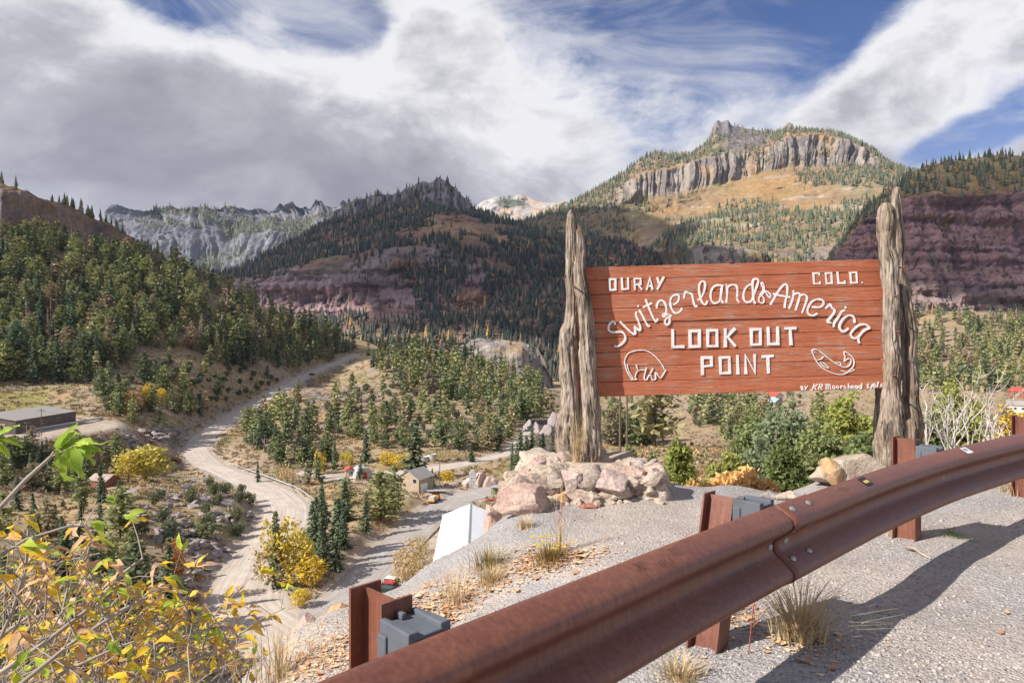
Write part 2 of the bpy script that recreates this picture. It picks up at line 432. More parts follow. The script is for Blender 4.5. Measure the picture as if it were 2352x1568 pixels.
def ground(px, py):
    D = hit(px, py)
    if D is None: return None
    X = (px - 1176) / FP * D
    return Vector((X, D, hz(X, D)))

# ---- roads: centre lines in the picture, carried onto the ground, then smoothed and given width
def road_line(cl, n):
    P = []
    for px, py in cl:
        g = ground(px, py); P.append((g.x, g.y, g.z))
    P = np.array(P)
    s = np.concatenate([[0], np.cumsum(np.linalg.norm(np.diff(P[:, :2], axis=0), axis=1))])
    q = np.linspace(0, s[-1], n); R = np.stack([np.interp(q, s, P[:, k]) for k in range(3)], 1)
    for _ in range(6):
        R2 = R.copy(); R2[1:-1] = (R[:-2] + 2 * R[1:-1] + R[2:]) / 4; R = R2
    return R
RO = {}
RO['main'] = (road_line([(700,1490),(640,1440),(560,1400),(575,1340),(615,1265),(655,1200),(660,1162),(625,1130),(560,1102),(480,1068),(445,1035),(470,1000),(520,965),(570,935),(630,902),(690,868),(740,845),(800,822),(818,812)], 260), np.interp(np.linspace(0, 1, 260), [0, .1, .3, .45, .6, 1], [8, 7.5, 5.6, 5.5, 5.5, 4.6]))
RO['side'] = (road_line([(640,1462),(720,1425),(810,1370),(870,1300),(930,1238),(985,1188),(1060,1140),(1140,1122),(1240,1112)], 170), np.interp(np.linspace(0, 1, 170), [0, .2, .5, .8, 1], [6.5, 5.5, 5.0, 6.5, 5.0]))
RO['quarry'] = (road_line([(690,1085),(760,1096),(830,1092),(900,1086),(960,1083),(1040,1068),(1110,1054),(1166,1042),(1195,1015),(1218,985)], 130), np.interp(np.linspace(0, 1, 130), [0, .3, .5, 1], [2.5, 6, 3.6, 3.0]))
GXw = (GX - 1176) / FP * GD
roadmask = np.zeros_like(GZ)
for k, (R, wd) in RO.items():
    best = np.full(GZ.shape, 1e9); zr = np.zeros_like(GZ); wr = np.zeros_like(GZ)
    for j in range(len(R)):
        dd = np.hypot(GXw - R[j, 0], GD - R[j, 1]); m = dd < best
        best[m] = dd[m]; zr[m] = R[j, 2]; wr[m] = wd[j]
    f = 1 - sstep(0.0, 1.0, (best - wr - 0.6) / 5.0)
    GZ = GZ * (1 - f) + (zr - 0.28 * (1 - sstep(-0.5, 1.2, best - wr))) * f
    roadmask = np.maximum(roadmask, 1 - sstep(0.5, 4.0, best - wr))
# ---- flat yards for buildings
def yard(px, py, r, z=None):
    global GZ, roadmask
    g = ground(px, py); dd = np.hypot(GXw - g.x, GD - g.y)
    f = 1 - sstep(r, r * 1.5, dd)
    GZ = GZ * (1 - f) + (g.z if z is None else z) * f
    roadmask = np.maximum(roadmask, f)
    return g
yard(90, 985, 24); yard(1035, 1240, 16, CH - 47.3); yard(825, 1092, 9); yard(955, 1125, 9)
# ---- rough up: outcrops and tussocks away from roads
P3 = np.stack([GXw, GD, GZ * 1.0], -1)
big = fbm(P3 / 38.0, 4); med = fbm(P3 / 9.0, 4); fine = fbm(P3 / 2.6, 3)
rock_n = fbm(P3 / 17.0 + 5.1, 5) + 0.35 * fine
gy, gx = np.gradient(GZ)
slope = np.hypot(gy / np.gradient(GD, axis=0), gx / np.maximum(np.gradient(GXw, axis=1), 1e-3))
def region(poly, soft=22):
    """soft picture-space window used to say what grows or crops out where; evaluated on the ground mesh"""
    pp = np.array(poly, float); x, y = GX, GPY0; inside = np.zeros(x.shape, bool); dist = np.full(x.shape, 1e9)
    for a, b in zip(pp, np.roll(pp, -1, 0)):
        c = ((a[1] > y) != (b[1] > y)); xi = (b[0] - a[0]) * (y - a[1]) / (b[1] - a[1] + 1e-9) + a[0]
        inside ^= c & (x < xi)
        ab = b - a; tt = np.clip(((x - a[0]) * ab[0] + (y - a[1]) * ab[1]) / (ab @ ab), 0, 1)
        dist = np.minimum(dist, np.hypot(x - a[0] - tt * ab[0], y - a[1] - tt * ab[1]))
    return sstep(-soft, soft, np.where(inside, dist, -dist))
GPY0 = 784 - FP * (GZ - CH) / GD
cliff_left = np.zeros_like(GZ)
mound = region([(280,1110),(600,1108),(620,1180),(560,1290),(480,1360),(330,1330),(280,1200)], 25)
bank = region([(270,990),(430,980),(445,1010),(400,1042),(300,1050),(260,1020)], 10)
outc = region([(700,870),(860,900),(900,980),(760,980),(690,920)], 30)
gorge = region([(1205,960),(1290,960),(1290,1045),(1225,1040)], 8)
pale = region([(1390,905),(1900,905),(1900,960),(1390,960)], 15)
meadow = np.maximum(region([(330,805),(560,840),(640,880),(560,920),(430,930),(340,890)], 25), region([(770,1120),(960,1150),(900,1230),(780,1230)], 15))
rockw = np.clip(sstep(0.25, 0.55, rock_n + 0.55 * mound + 0.5 * outc + 0.9 * bank + 1.1 * cliff_left + 1.2 * gorge - 0.35 * meadow + 0.25 * sstep(0.75, 1.3, slope) - 0.12), 0, 1)
quiet = np.clip(1 - roadmask, 0, 1)
amp = quiet * sstep(44, 70, GD)
GZ = GZ + amp * (0.9 * big * sstep(120, 300, GD) + 0.55 * med + rockw * (0.55 * ridged(P3 / 7.0, 4) + 0.35 * fine) + 0.12 * fine)
GDv = GD + 1.6 * bank * ridged(P3 / 6, 4) + 2.0 * gorge * ridged(P3 / 9, 4)
GXv = GXw
V = np.stack([GXv, GDv, GZ], -1)
# ---- albedo
def lerp(a, b, w): return a * (1 - w[..., None]) + np.asarray(b) * w[..., None]
C = np.empty(V.shape); C[:] = (0.335, 0.255, 0.185)
C = lerp(C, (0.36, 0.265, 0.155), sstep(-0.2, 0.35, fbm(P3 / 22 + 9, 4)))
C = lerp(C, (0.20, 0.185, 0.085), sstep(0.0, 0.4, fbm(P3 / 14 + 3, 4)) * 0.75)
C = lerp(C, (0.36, 0.205, 0.10), sstep(0.15, 0.45, fbm(P3 / 11 + 21, 4)) * 0.5)
C = lerp(C, (0.39, 0.285, 0.15), meadow * 0.55)
C = lerp(C, (0.40, 0.20, 0.045), region([(840,1140),(930,1150),(900,1225),(820,1215)], 15) * sstep(-0.2, 0.3, med) * 0.8)
C = lerp(C, (0.27, 0.255, 0.085), region([(0,880),(110,880),(110,960),(0,960)], 20) * 0.8)
C = lerp(C, (0.26, 0.25, 0.11), region([(450,1200),(600,1180),(580,1260),(480,1290)], 20) * sstep(-0.3, 0.2, med) * 0.6)
C = lerp(C, (0.40, 0.31, 0.235), pale * 0.6)
rockc = lerp(np.broadcast_to(np.array((0.30, 0.25, 0.215)), C.shape).copy(), (0.21, 0.185, 0.175), sstep(-0.3, 0.3, fbm(P3 / 5, 3)))
rockc = lerp(rockc, (0.34, 0.225, 0.17), sstep(0.0, 0.4, fbm(P3 / 19 + 40, 3)) * 0.7)
rockc = lerp(rockc, (0.205, 0.135, 0.105), cliff_left * 0.85)
rockc = lerp(rockc, (0.13, 0.105, 0.105), gorge * 0.8)
C = lerp(C, rockc.reshape(C.shape), 0) if False else C * (1 - rockw[..., None]) + rockc * rockw[..., None]
C = lerp(C, (0.235, 0.15, 0.085), region([(0,560),(300,590),(500,660),(800,780),(600,800),(300,780),(0,860)], 30) * (1 - rockw) * 0.55)
C = lerp(C, (0.42, 0.35, 0.295), sstep(0.25, 0.9, roadmask) * 0.8)
idx = np.arange(NU * NV).reshape(NV, NU)
F = np.stack([idx[:-1, :-1], idx[:-1, 1:], idx[1:, 1:], idx[1:, :-1]], -1).reshape(-1, 4)
me = make_mesh('valley_terrain', V.reshape(-1, 3), F, M['land'], True)
set_col(me, np.clip(C.reshape(-1, 3), 0, 1))
tag(link('valley_terrain', me), 'valley floor and wooded hillsides seen below the lookout', None, None, 'structure')
GPY, GENV = env(GZ)

# ---- road surfaces, laid just above the ground
for name, key, mt, lab in (('gravel_road', 'main', 'road', 'pale winding gravel road climbing out of the valley'), ('side_road', 'side', 'paved', 'grey road running past the white hall'), ('quarry_track', 'quarry', 'road', 'dirt track through the work yard')):
    R, wd = RO[key]
    T = np.gradient(R[:, :2], axis=0); T /= np.linalg.norm(T, axis=1)[:, None]; N = np.stack([-T[:, 1], T[:, 0]], 1)
    nc = 13; VV = []
    for k in range(nc):
        q = (k / (nc - 1)) * 2 - 1
        jit = 0.35 * fbm(np.stack([R[:, 0] / 4, R[:, 1] / 4, np.full(len(R), 9.0 * q)], 1), 3) * (abs(q) > 0.9)
        xy = R[:, :2] + N * ((wd * q) + jit)[:, None]
        zz = R[:, 2] + 0.02 - 0.16 * (abs(q) ** 3) + {'main': 0.012, 'side': 0.0, 'quarry': 0.006}[key] + (0.05 if 0.3 < abs(q) < 0.6 else 0) * 0
        VV.append(np.concatenate([xy, zz[:, None]], 1))
    VV = np.stack(VV, 1); n = len(R); ix = np.arange(n * nc).reshape(n, nc)
    Fr = np.stack([ix[:-1, :-1], ix[:-1, 1:], ix[1:, 1:], ix[1:, :-1]], -1).reshape(-1, 4)
    me = make_mesh(name, VV.reshape(-1, 3), Fr[:, ::-1].copy(), M[mt], True)
    sl = np.concatenate([[0], np.cumsum(np.linalg.norm(np.diff(R[:, :2], axis=0), axis=1))]); qq = np.linspace(-1, 1, nc)
    set_col(me, np.stack([np.repeat(sl, nc) * 0.02, np.tile(qq, n) , np.zeros(n * nc)], 1), 'lane')
    tag(link(name, me), lab, None, None, 'structure')

# ================================================================== mountains (lofted from contour lines at their real distance)
MT = {}
def loft(name, label, rows, px0, px1, nu, nv, noise, colf, bands=None):
    """rows: contour lines from foot over crest to the far side"""
    us = np.linspace(px0, px1, nu)
    R = []
    for r in rows:
        r = np.array(r, float)
        R.append(np.stack([us, np.interp(us, r[:, 0], r[:, 1]), np.interp(us, r[:, 0], r[:, 2])], 1))
    R = np.stack(R)                                    # rows, nu, (px, py, D)
    W3 = np.stack([(R[..., 0] - 1176) / FP * R[..., 2], R[..., 2], CH - (R[..., 1] - 784) / FP * R[..., 2]], -1)
    nr = len(rows)
    seg = np.array([np.linalg.norm(W3[k + 1] - W3[k], axis=1).mean() for k in range(nr - 1)])
    wgt = seg.copy(); wgt[-1] *= 0.3
    sv = np.concatenate([[0], np.cumsum(wgt)]); sv /= sv[-1]
    vv = np.linspace(0, 1, nv)
    k = np.clip(np.searchsorted(sv, vv, side='right') - 1, 0, nr - 2); f = (vv - sv[k]) / (sv[k + 1] - sv[k])
    G = W3[k] * (1 - f)[:, None, None] + W3[k + 1] * f[:, None, None]
    rv = k + f                                         # row coordinate of each mesh row
    rv2 = np.repeat(rv[:, None], nu, 1)
    G = noise(G, rv2, us)
    gv = np.gradient(G, axis=0); gu = np.gradient(G, axis=1)
    n = np.cross(gu, gv); n /= np.linalg.norm(n, axis=-1, keepdims=True) + 1e-9
    n *= np.sign(n[..., 2:3] + 1e-9)
    C, rockw = colf(G, rv2, us, n)
    ix = np.arange(nu * nv).reshape(nv, nu)
    Fq = np.stack([ix[:-1, :-1], ix[:-1, 1:], ix[1:, 1:], ix[1:, :-1]], -1).reshape(-1, 4)
    me = make_mesh(name, G.reshape(-1, 3), Fq, M['mount'], False)
    set_col(me, np.clip(C.reshape(-1, 3), 0, 1))
    tag(link(name, me), label, None, None, 'structure')
    MT[name] = (G, rv2, us, n, rockw)
def win(rv, a, b, s=0.25): return sstep(a - s, a + s, rv) * (1 - sstep(b - s, b + s, rv))
def back(c, dy=170, dD=700): return [(x, y + dy, D + dD) for x, y, D in c]
def LR(C, c, w): return C * (1 - w[..., None]) + np.asarray(c, float) * w[..., None]

# ---- central dark peak
crest = [(470,650,1860),(540,618,1900),(640,566,2050),(700,528,2150),(745,508,2200),(755,490,2220),(800,460,2250),(850,447,2280),(900,437,2300),(940,420,2320),(965,408,2330),(985,410,2330),(1005,400,2330),(1030,412,2320),(1060,440,2300),(1090,468,2280),(1130,490,2250),(1180,512,2200),(1220,530,2150),(1300,538,2080),(1380,543,2020),(1450,556,1980),(1500,582,1950),(1530,610,1930),(1570,650,1900)]
rowsG = [
 [(470,830,1250),(700,850,1150),(900,870,1050),(1250,930,950),(1570,930,950)],
 [(470,720,1560),(600,708,1520),(760,722,1430),(900,715,1400),(1000,705,1380),(1250,720,1350),(1570,740,1350)],
 [(470,660,1640),(600,625,1600),(760,608,1540),(900,570,1540),(1020,566,1580),(1150,640,1500),(1250,650,1530),(1570,670,1550)],
 [(470,655,1750),(640,590,1880),(760,548,1930),(900,522,1980),(1000,508,1990),(1150,535,1930),(1300,580,1820),(1570,660,1750)],
 [(470,652,1800),(640,575,1980),(740,515,2130),(850,488,2190),(980,472,2240),(1080,490,2230),(1180,518,2180),(1300,548,2030),(1420,565,1960),(1570,655,1880)],
 crest, back(crest)]
def nG(G, rv, us):
    top = win(rv, 4.0, 5.0, 0.3); low = win(rv, 1.0, 2.0, 0.3)
    px = us[None, :]
    top = top * sstep(720, 760, px) * (1 - sstep(1080, 1130, px)); low = low * (1 - sstep(1130, 1200, px))
    d = 60 * ridged(G / 420, 5) * (1 - 0.5 * top) + 26 * fbm(G / 90, 4)
    G = G.copy(); G[..., 1] += d * 1.3
    G[..., 2] += 14 * fbm(G / 130 + 4, 4) * win(rv, 0.5, 4.9) + 9 * fbm(G / 30 + 8, 4) * sstep(3.5, 5, rv) * (1 - sstep(5.0, 5.3, rv))
    col = fbm(np.stack([G[..., 0] / 22, G[..., 1] / 60, G[..., 2] / 160], -1), 4)
    G[..., 1] += 55 * top * ridged(np.stack([px * 1.45 / 28 + 0 * rv, 0 * rv, G[..., 2] / 240], -1), 5, .6)
    st = fbm(np.stack([G[..., 0] / 220, G[..., 1] / 220, G[..., 2] / 13], -1), 4)
    G[..., 1] += low * (22 * np.round(st * 5) / 5 + 8 * st + 22 * ridged(np.stack([G[..., 0] / 24, G[..., 1] / 50, G[..., 2] / 60], -1), 3))
    G[..., 2] += 10 * low * fbm(G / 18, 3)
    return G
def cG(G, rv, us, n):
    C = np.empty(G.shape); C[:] = (0.225, 0.135, 0.10)
    C = LR(C, (0.29, 0.175, 0.11), sstep(-0.2, 0.3, fbm(G / 120, 4)))
    C = LR(C, (0.20, 0.165, 0.11), sstep(0.0, 0.4, fbm(G / 70 + 7, 4)) * 0.7)
    px = us[None, :] + 0 * rv
    C = LR(C, (0.34, 0.23, 0.125), win(rv, 2.75, 3.2, 0.25) * np.exp(-((px - 1010) / 50) ** 2) * .8)
    up = win(rv, 4.05, 5.2, 0.25) * sstep(720, 760, px) * (1 - sstep(1060, 1140, px)) * sstep(-0.35, 0.05, fbm(G / 80 + 3, 4) + 0.2)
    C = LR(C, (0.22, 0.195, 0.20), up)
    low = win(rv, 0.9, 2.05, 0.25) * (1 - sstep(1120, 1210, px)) * sstep(-0.15, 0.12, fbm(G / 110 + 11, 4) + 0.10)
    st = sstep(-0.3, 0.3, fbm(np.stack([G[..., 0] / 300, G[..., 1] / 300, G[..., 2] / 9], -1), 4))
    rc = LR(np.broadcast_to(np.array((0.31, 0.205, 0.20)), G.shape), (0.20, 0.135, 0.145), st)
    rc = LR(rc, (0.33, 0.27, 0.25), sstep(1.5, 2.0, rv))
    C = C * (1 - low[..., None]) + rc * low[..., None]
    return C, np.maximum(up, low)
loft('central_mountain', 'dark wooded peak with purple cliffs in the middle distance', rowsG, 470, 1570, 560, 330, nG, cG)

# ---- far grey range on the left
crest = [(180,520,3900),(235,492,3950),(243,474,3950),(262,466,3950),(280,474,3950),(300,480,4000),(335,474,4000),(360,471,4050),(420,477,4050),(490,471,4100),(530,476,4100),(560,482,4150),(600,476,4200),(640,471,4200),(655,463,4200),(672,471,4200),(700,474,4200),(718,461,4250),(738,471,4250),(760,463,4300),(790,455,4300),(830,462,4300),(880,480,4300)]
rowsH = [[(180,720,3150),(500,720,3100),(880,720,3200)], [(180,600,3400),(400,610,3350),(520,620,3300),(700,590,3500),(880,560,3600)],
 [(180,550,3600),(400,535,3620),(520,545,3600),(700,520,3750),(880,520,3800)], [(180,530,3780),(300,498,3850),(500,492,3950),(700,490,4020),(880,490,4100)], crest, back(crest, 120, 900)]
def nH(G, rv, us):
    G = G.copy(); m = win(rv, 0.3, 4.0, 0.4)
    rib = ridged(np.stack([us[None, :] * 2.5 / 230 + 0 * rv + .25 * fbm(G / 300, 2), rv * .12, G[..., 2] / 1500], -1), 6, .55)
    G[..., 1] += m * 260 * rib + m * 12 * fbm(G / 40, 3)
    G[..., 2] += 14 * win(rv, 1, 3.6, 0.5) * fbm(G / 120, 5) + 15 * sstep(3, 4, rv) * (1 - sstep(4, 4.3, rv)) * fbm(G / 60, 4)
    px = us[None, :]
    G[..., 2] += 42 * sstep(3.2, 4, rv) * (1 - sstep(4.0, 4.4, rv)) * (.35 + .65 * sstep(580, 640, px)) * ridged(np.stack([G[..., 0] / 95, 0 * G[..., 1], 0 * G[..., 2]], -1), 3)
    return G
def cH(G, rv, us, n):
    C = np.empty(G.shape); C[:] = (0.165, 0.162, 0.18)
    px = us[None, :] + 0 * rv
    C = LR(C, (0.29, 0.28, 0.285), sstep(-0.05, 0.35, fbm(np.stack([G[..., 0] / 120, G[..., 1] / 300, G[..., 2] / 260], -1), 5)) * (0.5 + 0.5 * sstep(560, 650, px)))
    C = LR(C, (0.115, 0.11, 0.12), sstep(0.0, 0.4, fbm(np.stack([G[..., 0] / 60, G[..., 1] / 200, G[..., 2] / 200], -1) + 5, 4)) * 0.7)
    veg = sstep(0.05, 0.25, fbm(G / 330 + 2, 4) + 0.35 * win(rv, 3.3, 4.1, 0.3) * (1 - sstep(520, 620, px)) + 0.4 * (1 - sstep(0.4, 1.3, rv)) - 0.05)
    C = LR(C, (0.115, 0.125, 0.075), veg * 0.85)
    return C, 1 - veg
loft('far_left_range', 'grey craggy range far off on the left', rowsH, 180, 880, 360, 240, nH, cH)

# ---- pale peak far off in the gap
crest = [(1060,505,5000),(1090,475,5000),(1112,460,5000),(1150,448,5050),(1190,443,5100),(1212,447,5100),(1230,461,5000),(1258,466,4900),(1300,462,4800),(1340,474,4700)]
rowsI = [[(1060,600,3300),(1340,600,3300)], [(1060,530,4200),(1340,520,4200)], [(1060,512,4600),(1190,475,4700),(1340,495,4400)], crest, back(crest, 100, 900)]
def nI(G, rv, us):
    G = G.copy(); G[..., 1] += 120 * win(rv, 0.5, 3) * ridged(G / 380, 5); G[..., 2] += 30 * win(rv, .5, 2.8) * fbm(G / 200, 5) + 8 * fbm(G / 60, 3) * sstep(2, 3, rv); return G
def cI(G, rv, us, n):
    C = np.empty(G.shape); C[:] = (0.36, 0.33, 0.305)
    C = LR(C, (0.46, 0.43, 0.41), sstep(0, 0.4, fbm(G / 160, 4)))
    C = LR(C, (0.42, 0.27, 0.16), sstep(0.0, 0.35, fbm(G / 240 + 6, 4)) * 0.7)
    veg = sstep(0.0, 0.25, fbm(G / 260 + 2, 4) + 0.5 * (1 - sstep(0.8, 2.0, rv)) - 0.1)
    return LR(C, (0.10, 0.11, 0.07), veg * 0.8), 1 - veg
loft('pale_far_peak', 'bare pale grey peak in the gap behind the dark mountain', rowsI, 1060, 1340, 170, 140, nI, cI)

# ---- big sunlit mountain on the right
crest = [(1130,530,2500),(1210,508,2500),(1260,486,2550),(1300,474,2600),(1340,452,2650),(1400,418,2700),(1450,383,2750),(1480,360,2800),(1510,350,2800),(1540,354,2800),(1580,357,2850),(1610,340,2900),(1632,316,2950),(1639,284,2950),(1648,275,2950),(1657,281,2950),(1672,275,2950),(1681,288,2950),(1720,296,2980),(1780,304,3000),(1804,298,3000),(1812,281,3000),(1821,297,3000),(1880,300,3000),(1930,308,2950),(1980,330,2900),(2010,350,2850),(2030,368,2800),(2060,382,2750),(2100,395,2700),(2200,410,2600)]
rowsJ = [
 [(1130,760,2200),(1500,760,2150),(1600,820,1300),(1800,820,950),(2200,820,900)],
 [(1130,640,2210),(1380,615,2180),(1500,612,2100),(1570,606,1600),(1620,605,1380),(1760,605,1380),(1900,600,1380),(2200,620,1300)],
 [(1130,620,2220),(1380,600,2200),(1480,585,2130),(1560,572,1600),(1620,565,1460),(1760,570,1450),(1900,580,1450),(2200,600,1350)],
 [(1130,590,2230),(1400,545,2230),(1600,500,2180),(1800,470,2100),(2000,470,1850),(2200,480,1750)],
 [(1130,560,2300),(1300,525,2330),(1400,478,2350),(1470,446,2380),(1540,446,2400),(1600,430,2450),(1700,408,2520),(1760,392,2560),(1820,378,2600),(1900,378,2580),(2000,378,2500),(2060,405,2400),(2200,430,2300)],
 [(1130,540,2380),(1300,492,2430),(1400,442,2500),(1470,402,2550),(1540,388,2570),(1600,370,2600),(1650,355,2650),(1700,352,2680),(1760,345,2700),(1800,316,2720),(1880,308,2730),(1960,328,2700),(2010,354,2640),(2060,392,2500),(2200,415,2400)],
 crest, back(crest)]
def nJ(G, rv, us):
    G = G.copy(); px = us[None, :]
    up = win(rv, 4.0, 5.0, 0.2); up = up * sstep(1380, 1470, px) * (1 - sstep(2000, 2050, px))
    lo = win(rv, 1.0, 2.0, 0.2) * sstep(1480, 1540, px)
    G[..., 1] += 70 * ridged(G / 480, 5) * win(rv, 0.3, 3.9, 0.4) + 25 * fbm(G / 100, 4) * win(rv, 0.3, 5.8, .3)
    G[..., 2] += 16 * fbm(G / 150 + 4, 4) * win(rv, 0.5, 3.8) + 6 * fbm(G / 25, 3) * win(rv, 5, 6.0, .2)
    G[..., 1] += up * (36 * ridged(np.stack([px * 1.7 / 26 + 0 * rv, 0 * G[..., 1], G[..., 2] / 420], -1), 5, .6) + 46 * fbm(np.stack([px * 1.7 / 95 + 0 * rv, 0 * G[..., 1], G[..., 2] / 500], -1), 3))
    G[..., 1] += lo * 45 * fbm(np.stack([G[..., 0] / 18, G[..., 1] / 60, G[..., 2] / 90], -1), 4)
    return G
def cJ(G, rv, us, n):
    C = np.empty(G.shape); C[:] = (0.26, 0.185, 0.115)
    px = us[None, :] + 0 * rv
    C = LR(C, (0.33, 0.215, 0.11), sstep(-0.2, 0.25, fbm(G / 170, 4)))
    C = LR(C, (0.25, 0.225, 0.13), sstep(0.0, 0.35, fbm(G / 110 + 7, 4)) * 0.7)
    C = LR(C, (0.33, 0.205, 0.095), win(rv, 3.1, 4.0, 0.35) * np.exp(-((px - 1770) / 130) ** 2))
    C = LR(C, (0.36, 0.29, 0.225), sstep(0.22, 0.34, fbm(np.stack([G[..., 0] / 160, G[..., 1] / 160, G[..., 2] / 22], -1) + 13, 4)) * win(rv, 1.8, 4.3) * 0.8)
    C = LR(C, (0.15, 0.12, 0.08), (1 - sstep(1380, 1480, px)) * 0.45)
    up = win(rv, 4.02, 5.02, 0.12) * sstep(1370, 1450, px) * (1 - sstep(2010, 2040, px)) * sstep(-0.3, -0.1, fbm(G / 90 + 3, 4) + 0.12)
    gap = np.exp(-((px - 1735) / 28) ** 2); up = up * (1 - 0.8 * gap)
    ver = sstep(-0.3, 0.3, fbm(np.stack([px * 1.7 / 12, 0 * rv, G[..., 2] / 120], -1), 4))
    rc = LR(np.broadcast_to(np.array((0.30, 0.255, 0.215)), G.shape), (0.165, 0.14, 0.13), ver)
    C = C * (1 - up[..., None]) + rc * up[..., None]
    knob = sstep(5.5, 5.8, rv) * (sstep(1625, 1640, px) * (1 - sstep(1685, 1700, px)) + np.exp(-((px - 1812) / 9) ** 2))
    knob = np.clip(knob + win(rv, 5.1, 6.0, 0.15) * sstep(1640, 1680, px) * (1 - sstep(1740, 1790, px)) * 0.8, 0, 1)
    C = LR(C, (0.20, 0.18, 0.185), knob)
    lo = win(rv, 0.9, 2.1, 0.15) * sstep(1470, 1520, px) * sstep(-0.2, 0.0, fbm(G / 100 + 31, 4) + 0.1)
    C = LR(C, (0.235, 0.19, 0.17), lo)
    return C, np.clip(up + knob + lo, 0, 1)
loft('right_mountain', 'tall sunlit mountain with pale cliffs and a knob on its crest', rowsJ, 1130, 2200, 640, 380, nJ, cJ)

# ---- nearer ridge on the right with red banded cliffs
crest = [(1840,690,1150),(1870,640,1160),(1915,586,1170),(1962,522,1180),(1985,488,1180),(2040,445,1190),(2075,418,1190),(2090,395,1200),(2130,384,1220),(2200,366,1240),(2280,356,1250),(2352,358,1250),(2620,335,1250)]
rowsK = [
 [(1840,870,760),(2000,880,760),(2352,880,740),(2620,870,740)],
 [(1840,740,960),(1950,712,975),(2100,714,985),(2352,728,985),(2620,730,985)],
 [(1840,720,1010),(1915,640,1020),(1962,600,1022),(2075,595,1025),(2200,600,1030),(2352,605,1030),(2620,600,1030)],
 [(1840,700,1060),(1915,600,1070),(1962,535,1070),(2000,497,1075),(2075,455,1075),(2150,450,1075),(2250,445,1075),(2352,438,1075),(2620,425,1075)],
 crest, back(crest, 150, 500)]
def nK(G, rv, us):
    G = G.copy(); cl = win(rv, 1.0, 3.0, 0.12)
    G[..., 1] += 16 * ridged(G / 150, 5) * win(rv, 0.3, 4) + 30 * cl * ridged(np.stack([G[..., 0] / 80, G[..., 1] / 200, G[..., 2] / 200], -1), 5)
    zz = G[..., 2] + 5 * fbm(G / 90, 3)
    st = fbm(np.stack([G[..., 0] / 120, G[..., 1] / 170, zz / 10], -1), 5, 0.62)
    G[..., 1] += cl * (13 * np.round(st * 5) / 5 + 5 * st + 9 * ridged(np.stack([G[..., 0] / 17, G[..., 1] / 60, G[..., 2] / 75], -1), 5) + 5 * fbm(G / 7, 3))
    G[..., 2] += 4.5 * cl * fbm(G / 9, 3) + 6 * fbm(G / 45, 4) * (1 - cl) * win(rv, .4, 4.2)
    return G
def cK(G, rv, us, n):
    C = np.empty(G.shape); C[:] = (0.25, 0.155, 0.08); px = us[None, :] + 0 * rv
    C = LR(C, (0.36, 0.235, 0.10), sstep(-0.2, 0.3, fbm(G / 45, 4)))
    C = LR(C, (0.19, 0.165, 0.08), sstep(0, 0.4, fbm(G / 30 + 5, 4)) * 0.7)
    C = LR(C, (0.40, 0.31, 0.17), sstep(3.3, 4.0, rv) * 0.7)
    cl = win(rv, 0.98, 3.05, 0.1) * sstep(-0.55, -0.35, fbm(G / 60 + 3, 4))
    zz = G[..., 2] + 5 * fbm(G / 90, 3)
    st = sstep(-0.25, 0.25, fbm(np.stack([G[..., 0] / 200, G[..., 1] / 200, zz / 5.0], -1), 4))
    rc = LR(np.broadcast_to(np.array((0.29, 0.18, 0.175)), G.shape), (0.19, 0.115, 0.125), st)
    rc = LR(rc, (0.27, 0.20, 0.185), (1 - sstep(1.25, 1.9, rv)) * 0.75)
    rc = LR(rc, (0.30, 0.16, 0.06), sstep(0.25, 0.45, fbm(G / 22 + 8, 4)) * sstep(2.2, 2.7, rv) * 0.6)
    return C * (1 - cl[..., None]) + rc * cl[..., None], cl
loft('right_ridge', 'near ridge of red banded cliffs on the right', rowsK, 1840, 2620, 460, 330, nK, cK)

# ---- shaded cliff band along the top of the left hillside
crest = [(-330,400,470),(-100,415,475),(0,424,482),(40,434,490),(75,446,500),(110,458,512),(150,470,525),(200,492,540),(245,512,552),(300,545,566),(340,575,578),(380,598,588),(430,622,600)]
rowsL = [[(-330,600,440),(0,580,452),(100,575,485),(200,590,515),(300,605,548),(430,650,590)], [(-330,545,450),(0,540,460),(60,538,478),(100,535,495),(200,556,523),(300,580,555),(430,640,592)],
 [(-330,440,458),(0,440,468),(60,448,484),(110,466,500),(200,500,530),(300,550,560),(430,630,595)], crest, back(crest, 110, 150)]
def nL(G, rv, us):
    G = G.copy(); m = win(rv, .9, 2.2, .2)
    G[..., 1] += 9 * m * ridged(np.stack([G[..., 0] / 45, G[..., 1] / 60, G[..., 2] / 90], -1), 5) + 4 * m * fbm(np.stack([G[..., 0] / 9, G[..., 1] / 14, G[..., 2] / 30], -1), 4) + 2 * fbm(G / 12, 3)
    G[..., 2] += 2.4 * fbm(G / 12, 4) * win(rv, .5, 3.3) + 1.5 * fbm(G / 4, 3) * win(rv, 1.5, 3.3)
    return G
def cL(G, rv, us, n):
    C = np.empty(G.shape); C[:] = (0.25, 0.175, 0.145)
    C = LR(C, (0.165, 0.125, 0.115), sstep(-0.15, 0.3, fbm(np.stack([G[..., 0] / 14, G[..., 1] / 30, G[..., 2] / 50], -1), 4)))
    C = LR(C, (0.30, 0.19, 0.13), sstep(0.05, 0.4, fbm(G / 22 + 4, 4)) * 0.7)
    veg = np.clip(sstep(2.1, 2.7, rv) + (1 - sstep(0.7, 1.1, rv)) + 0.8 * sstep(0.2, 0.35, fbm(G / 9 + 14, 4)), 0, 1)
    return LR(C, (0.22, 0.15, 0.075), veg * 0.85), 1 - veg
loft('left_cliff', 'shaded brown cliff band crowning the left hillside', rowsL, -330, 430, 330, 150, nL, cL)

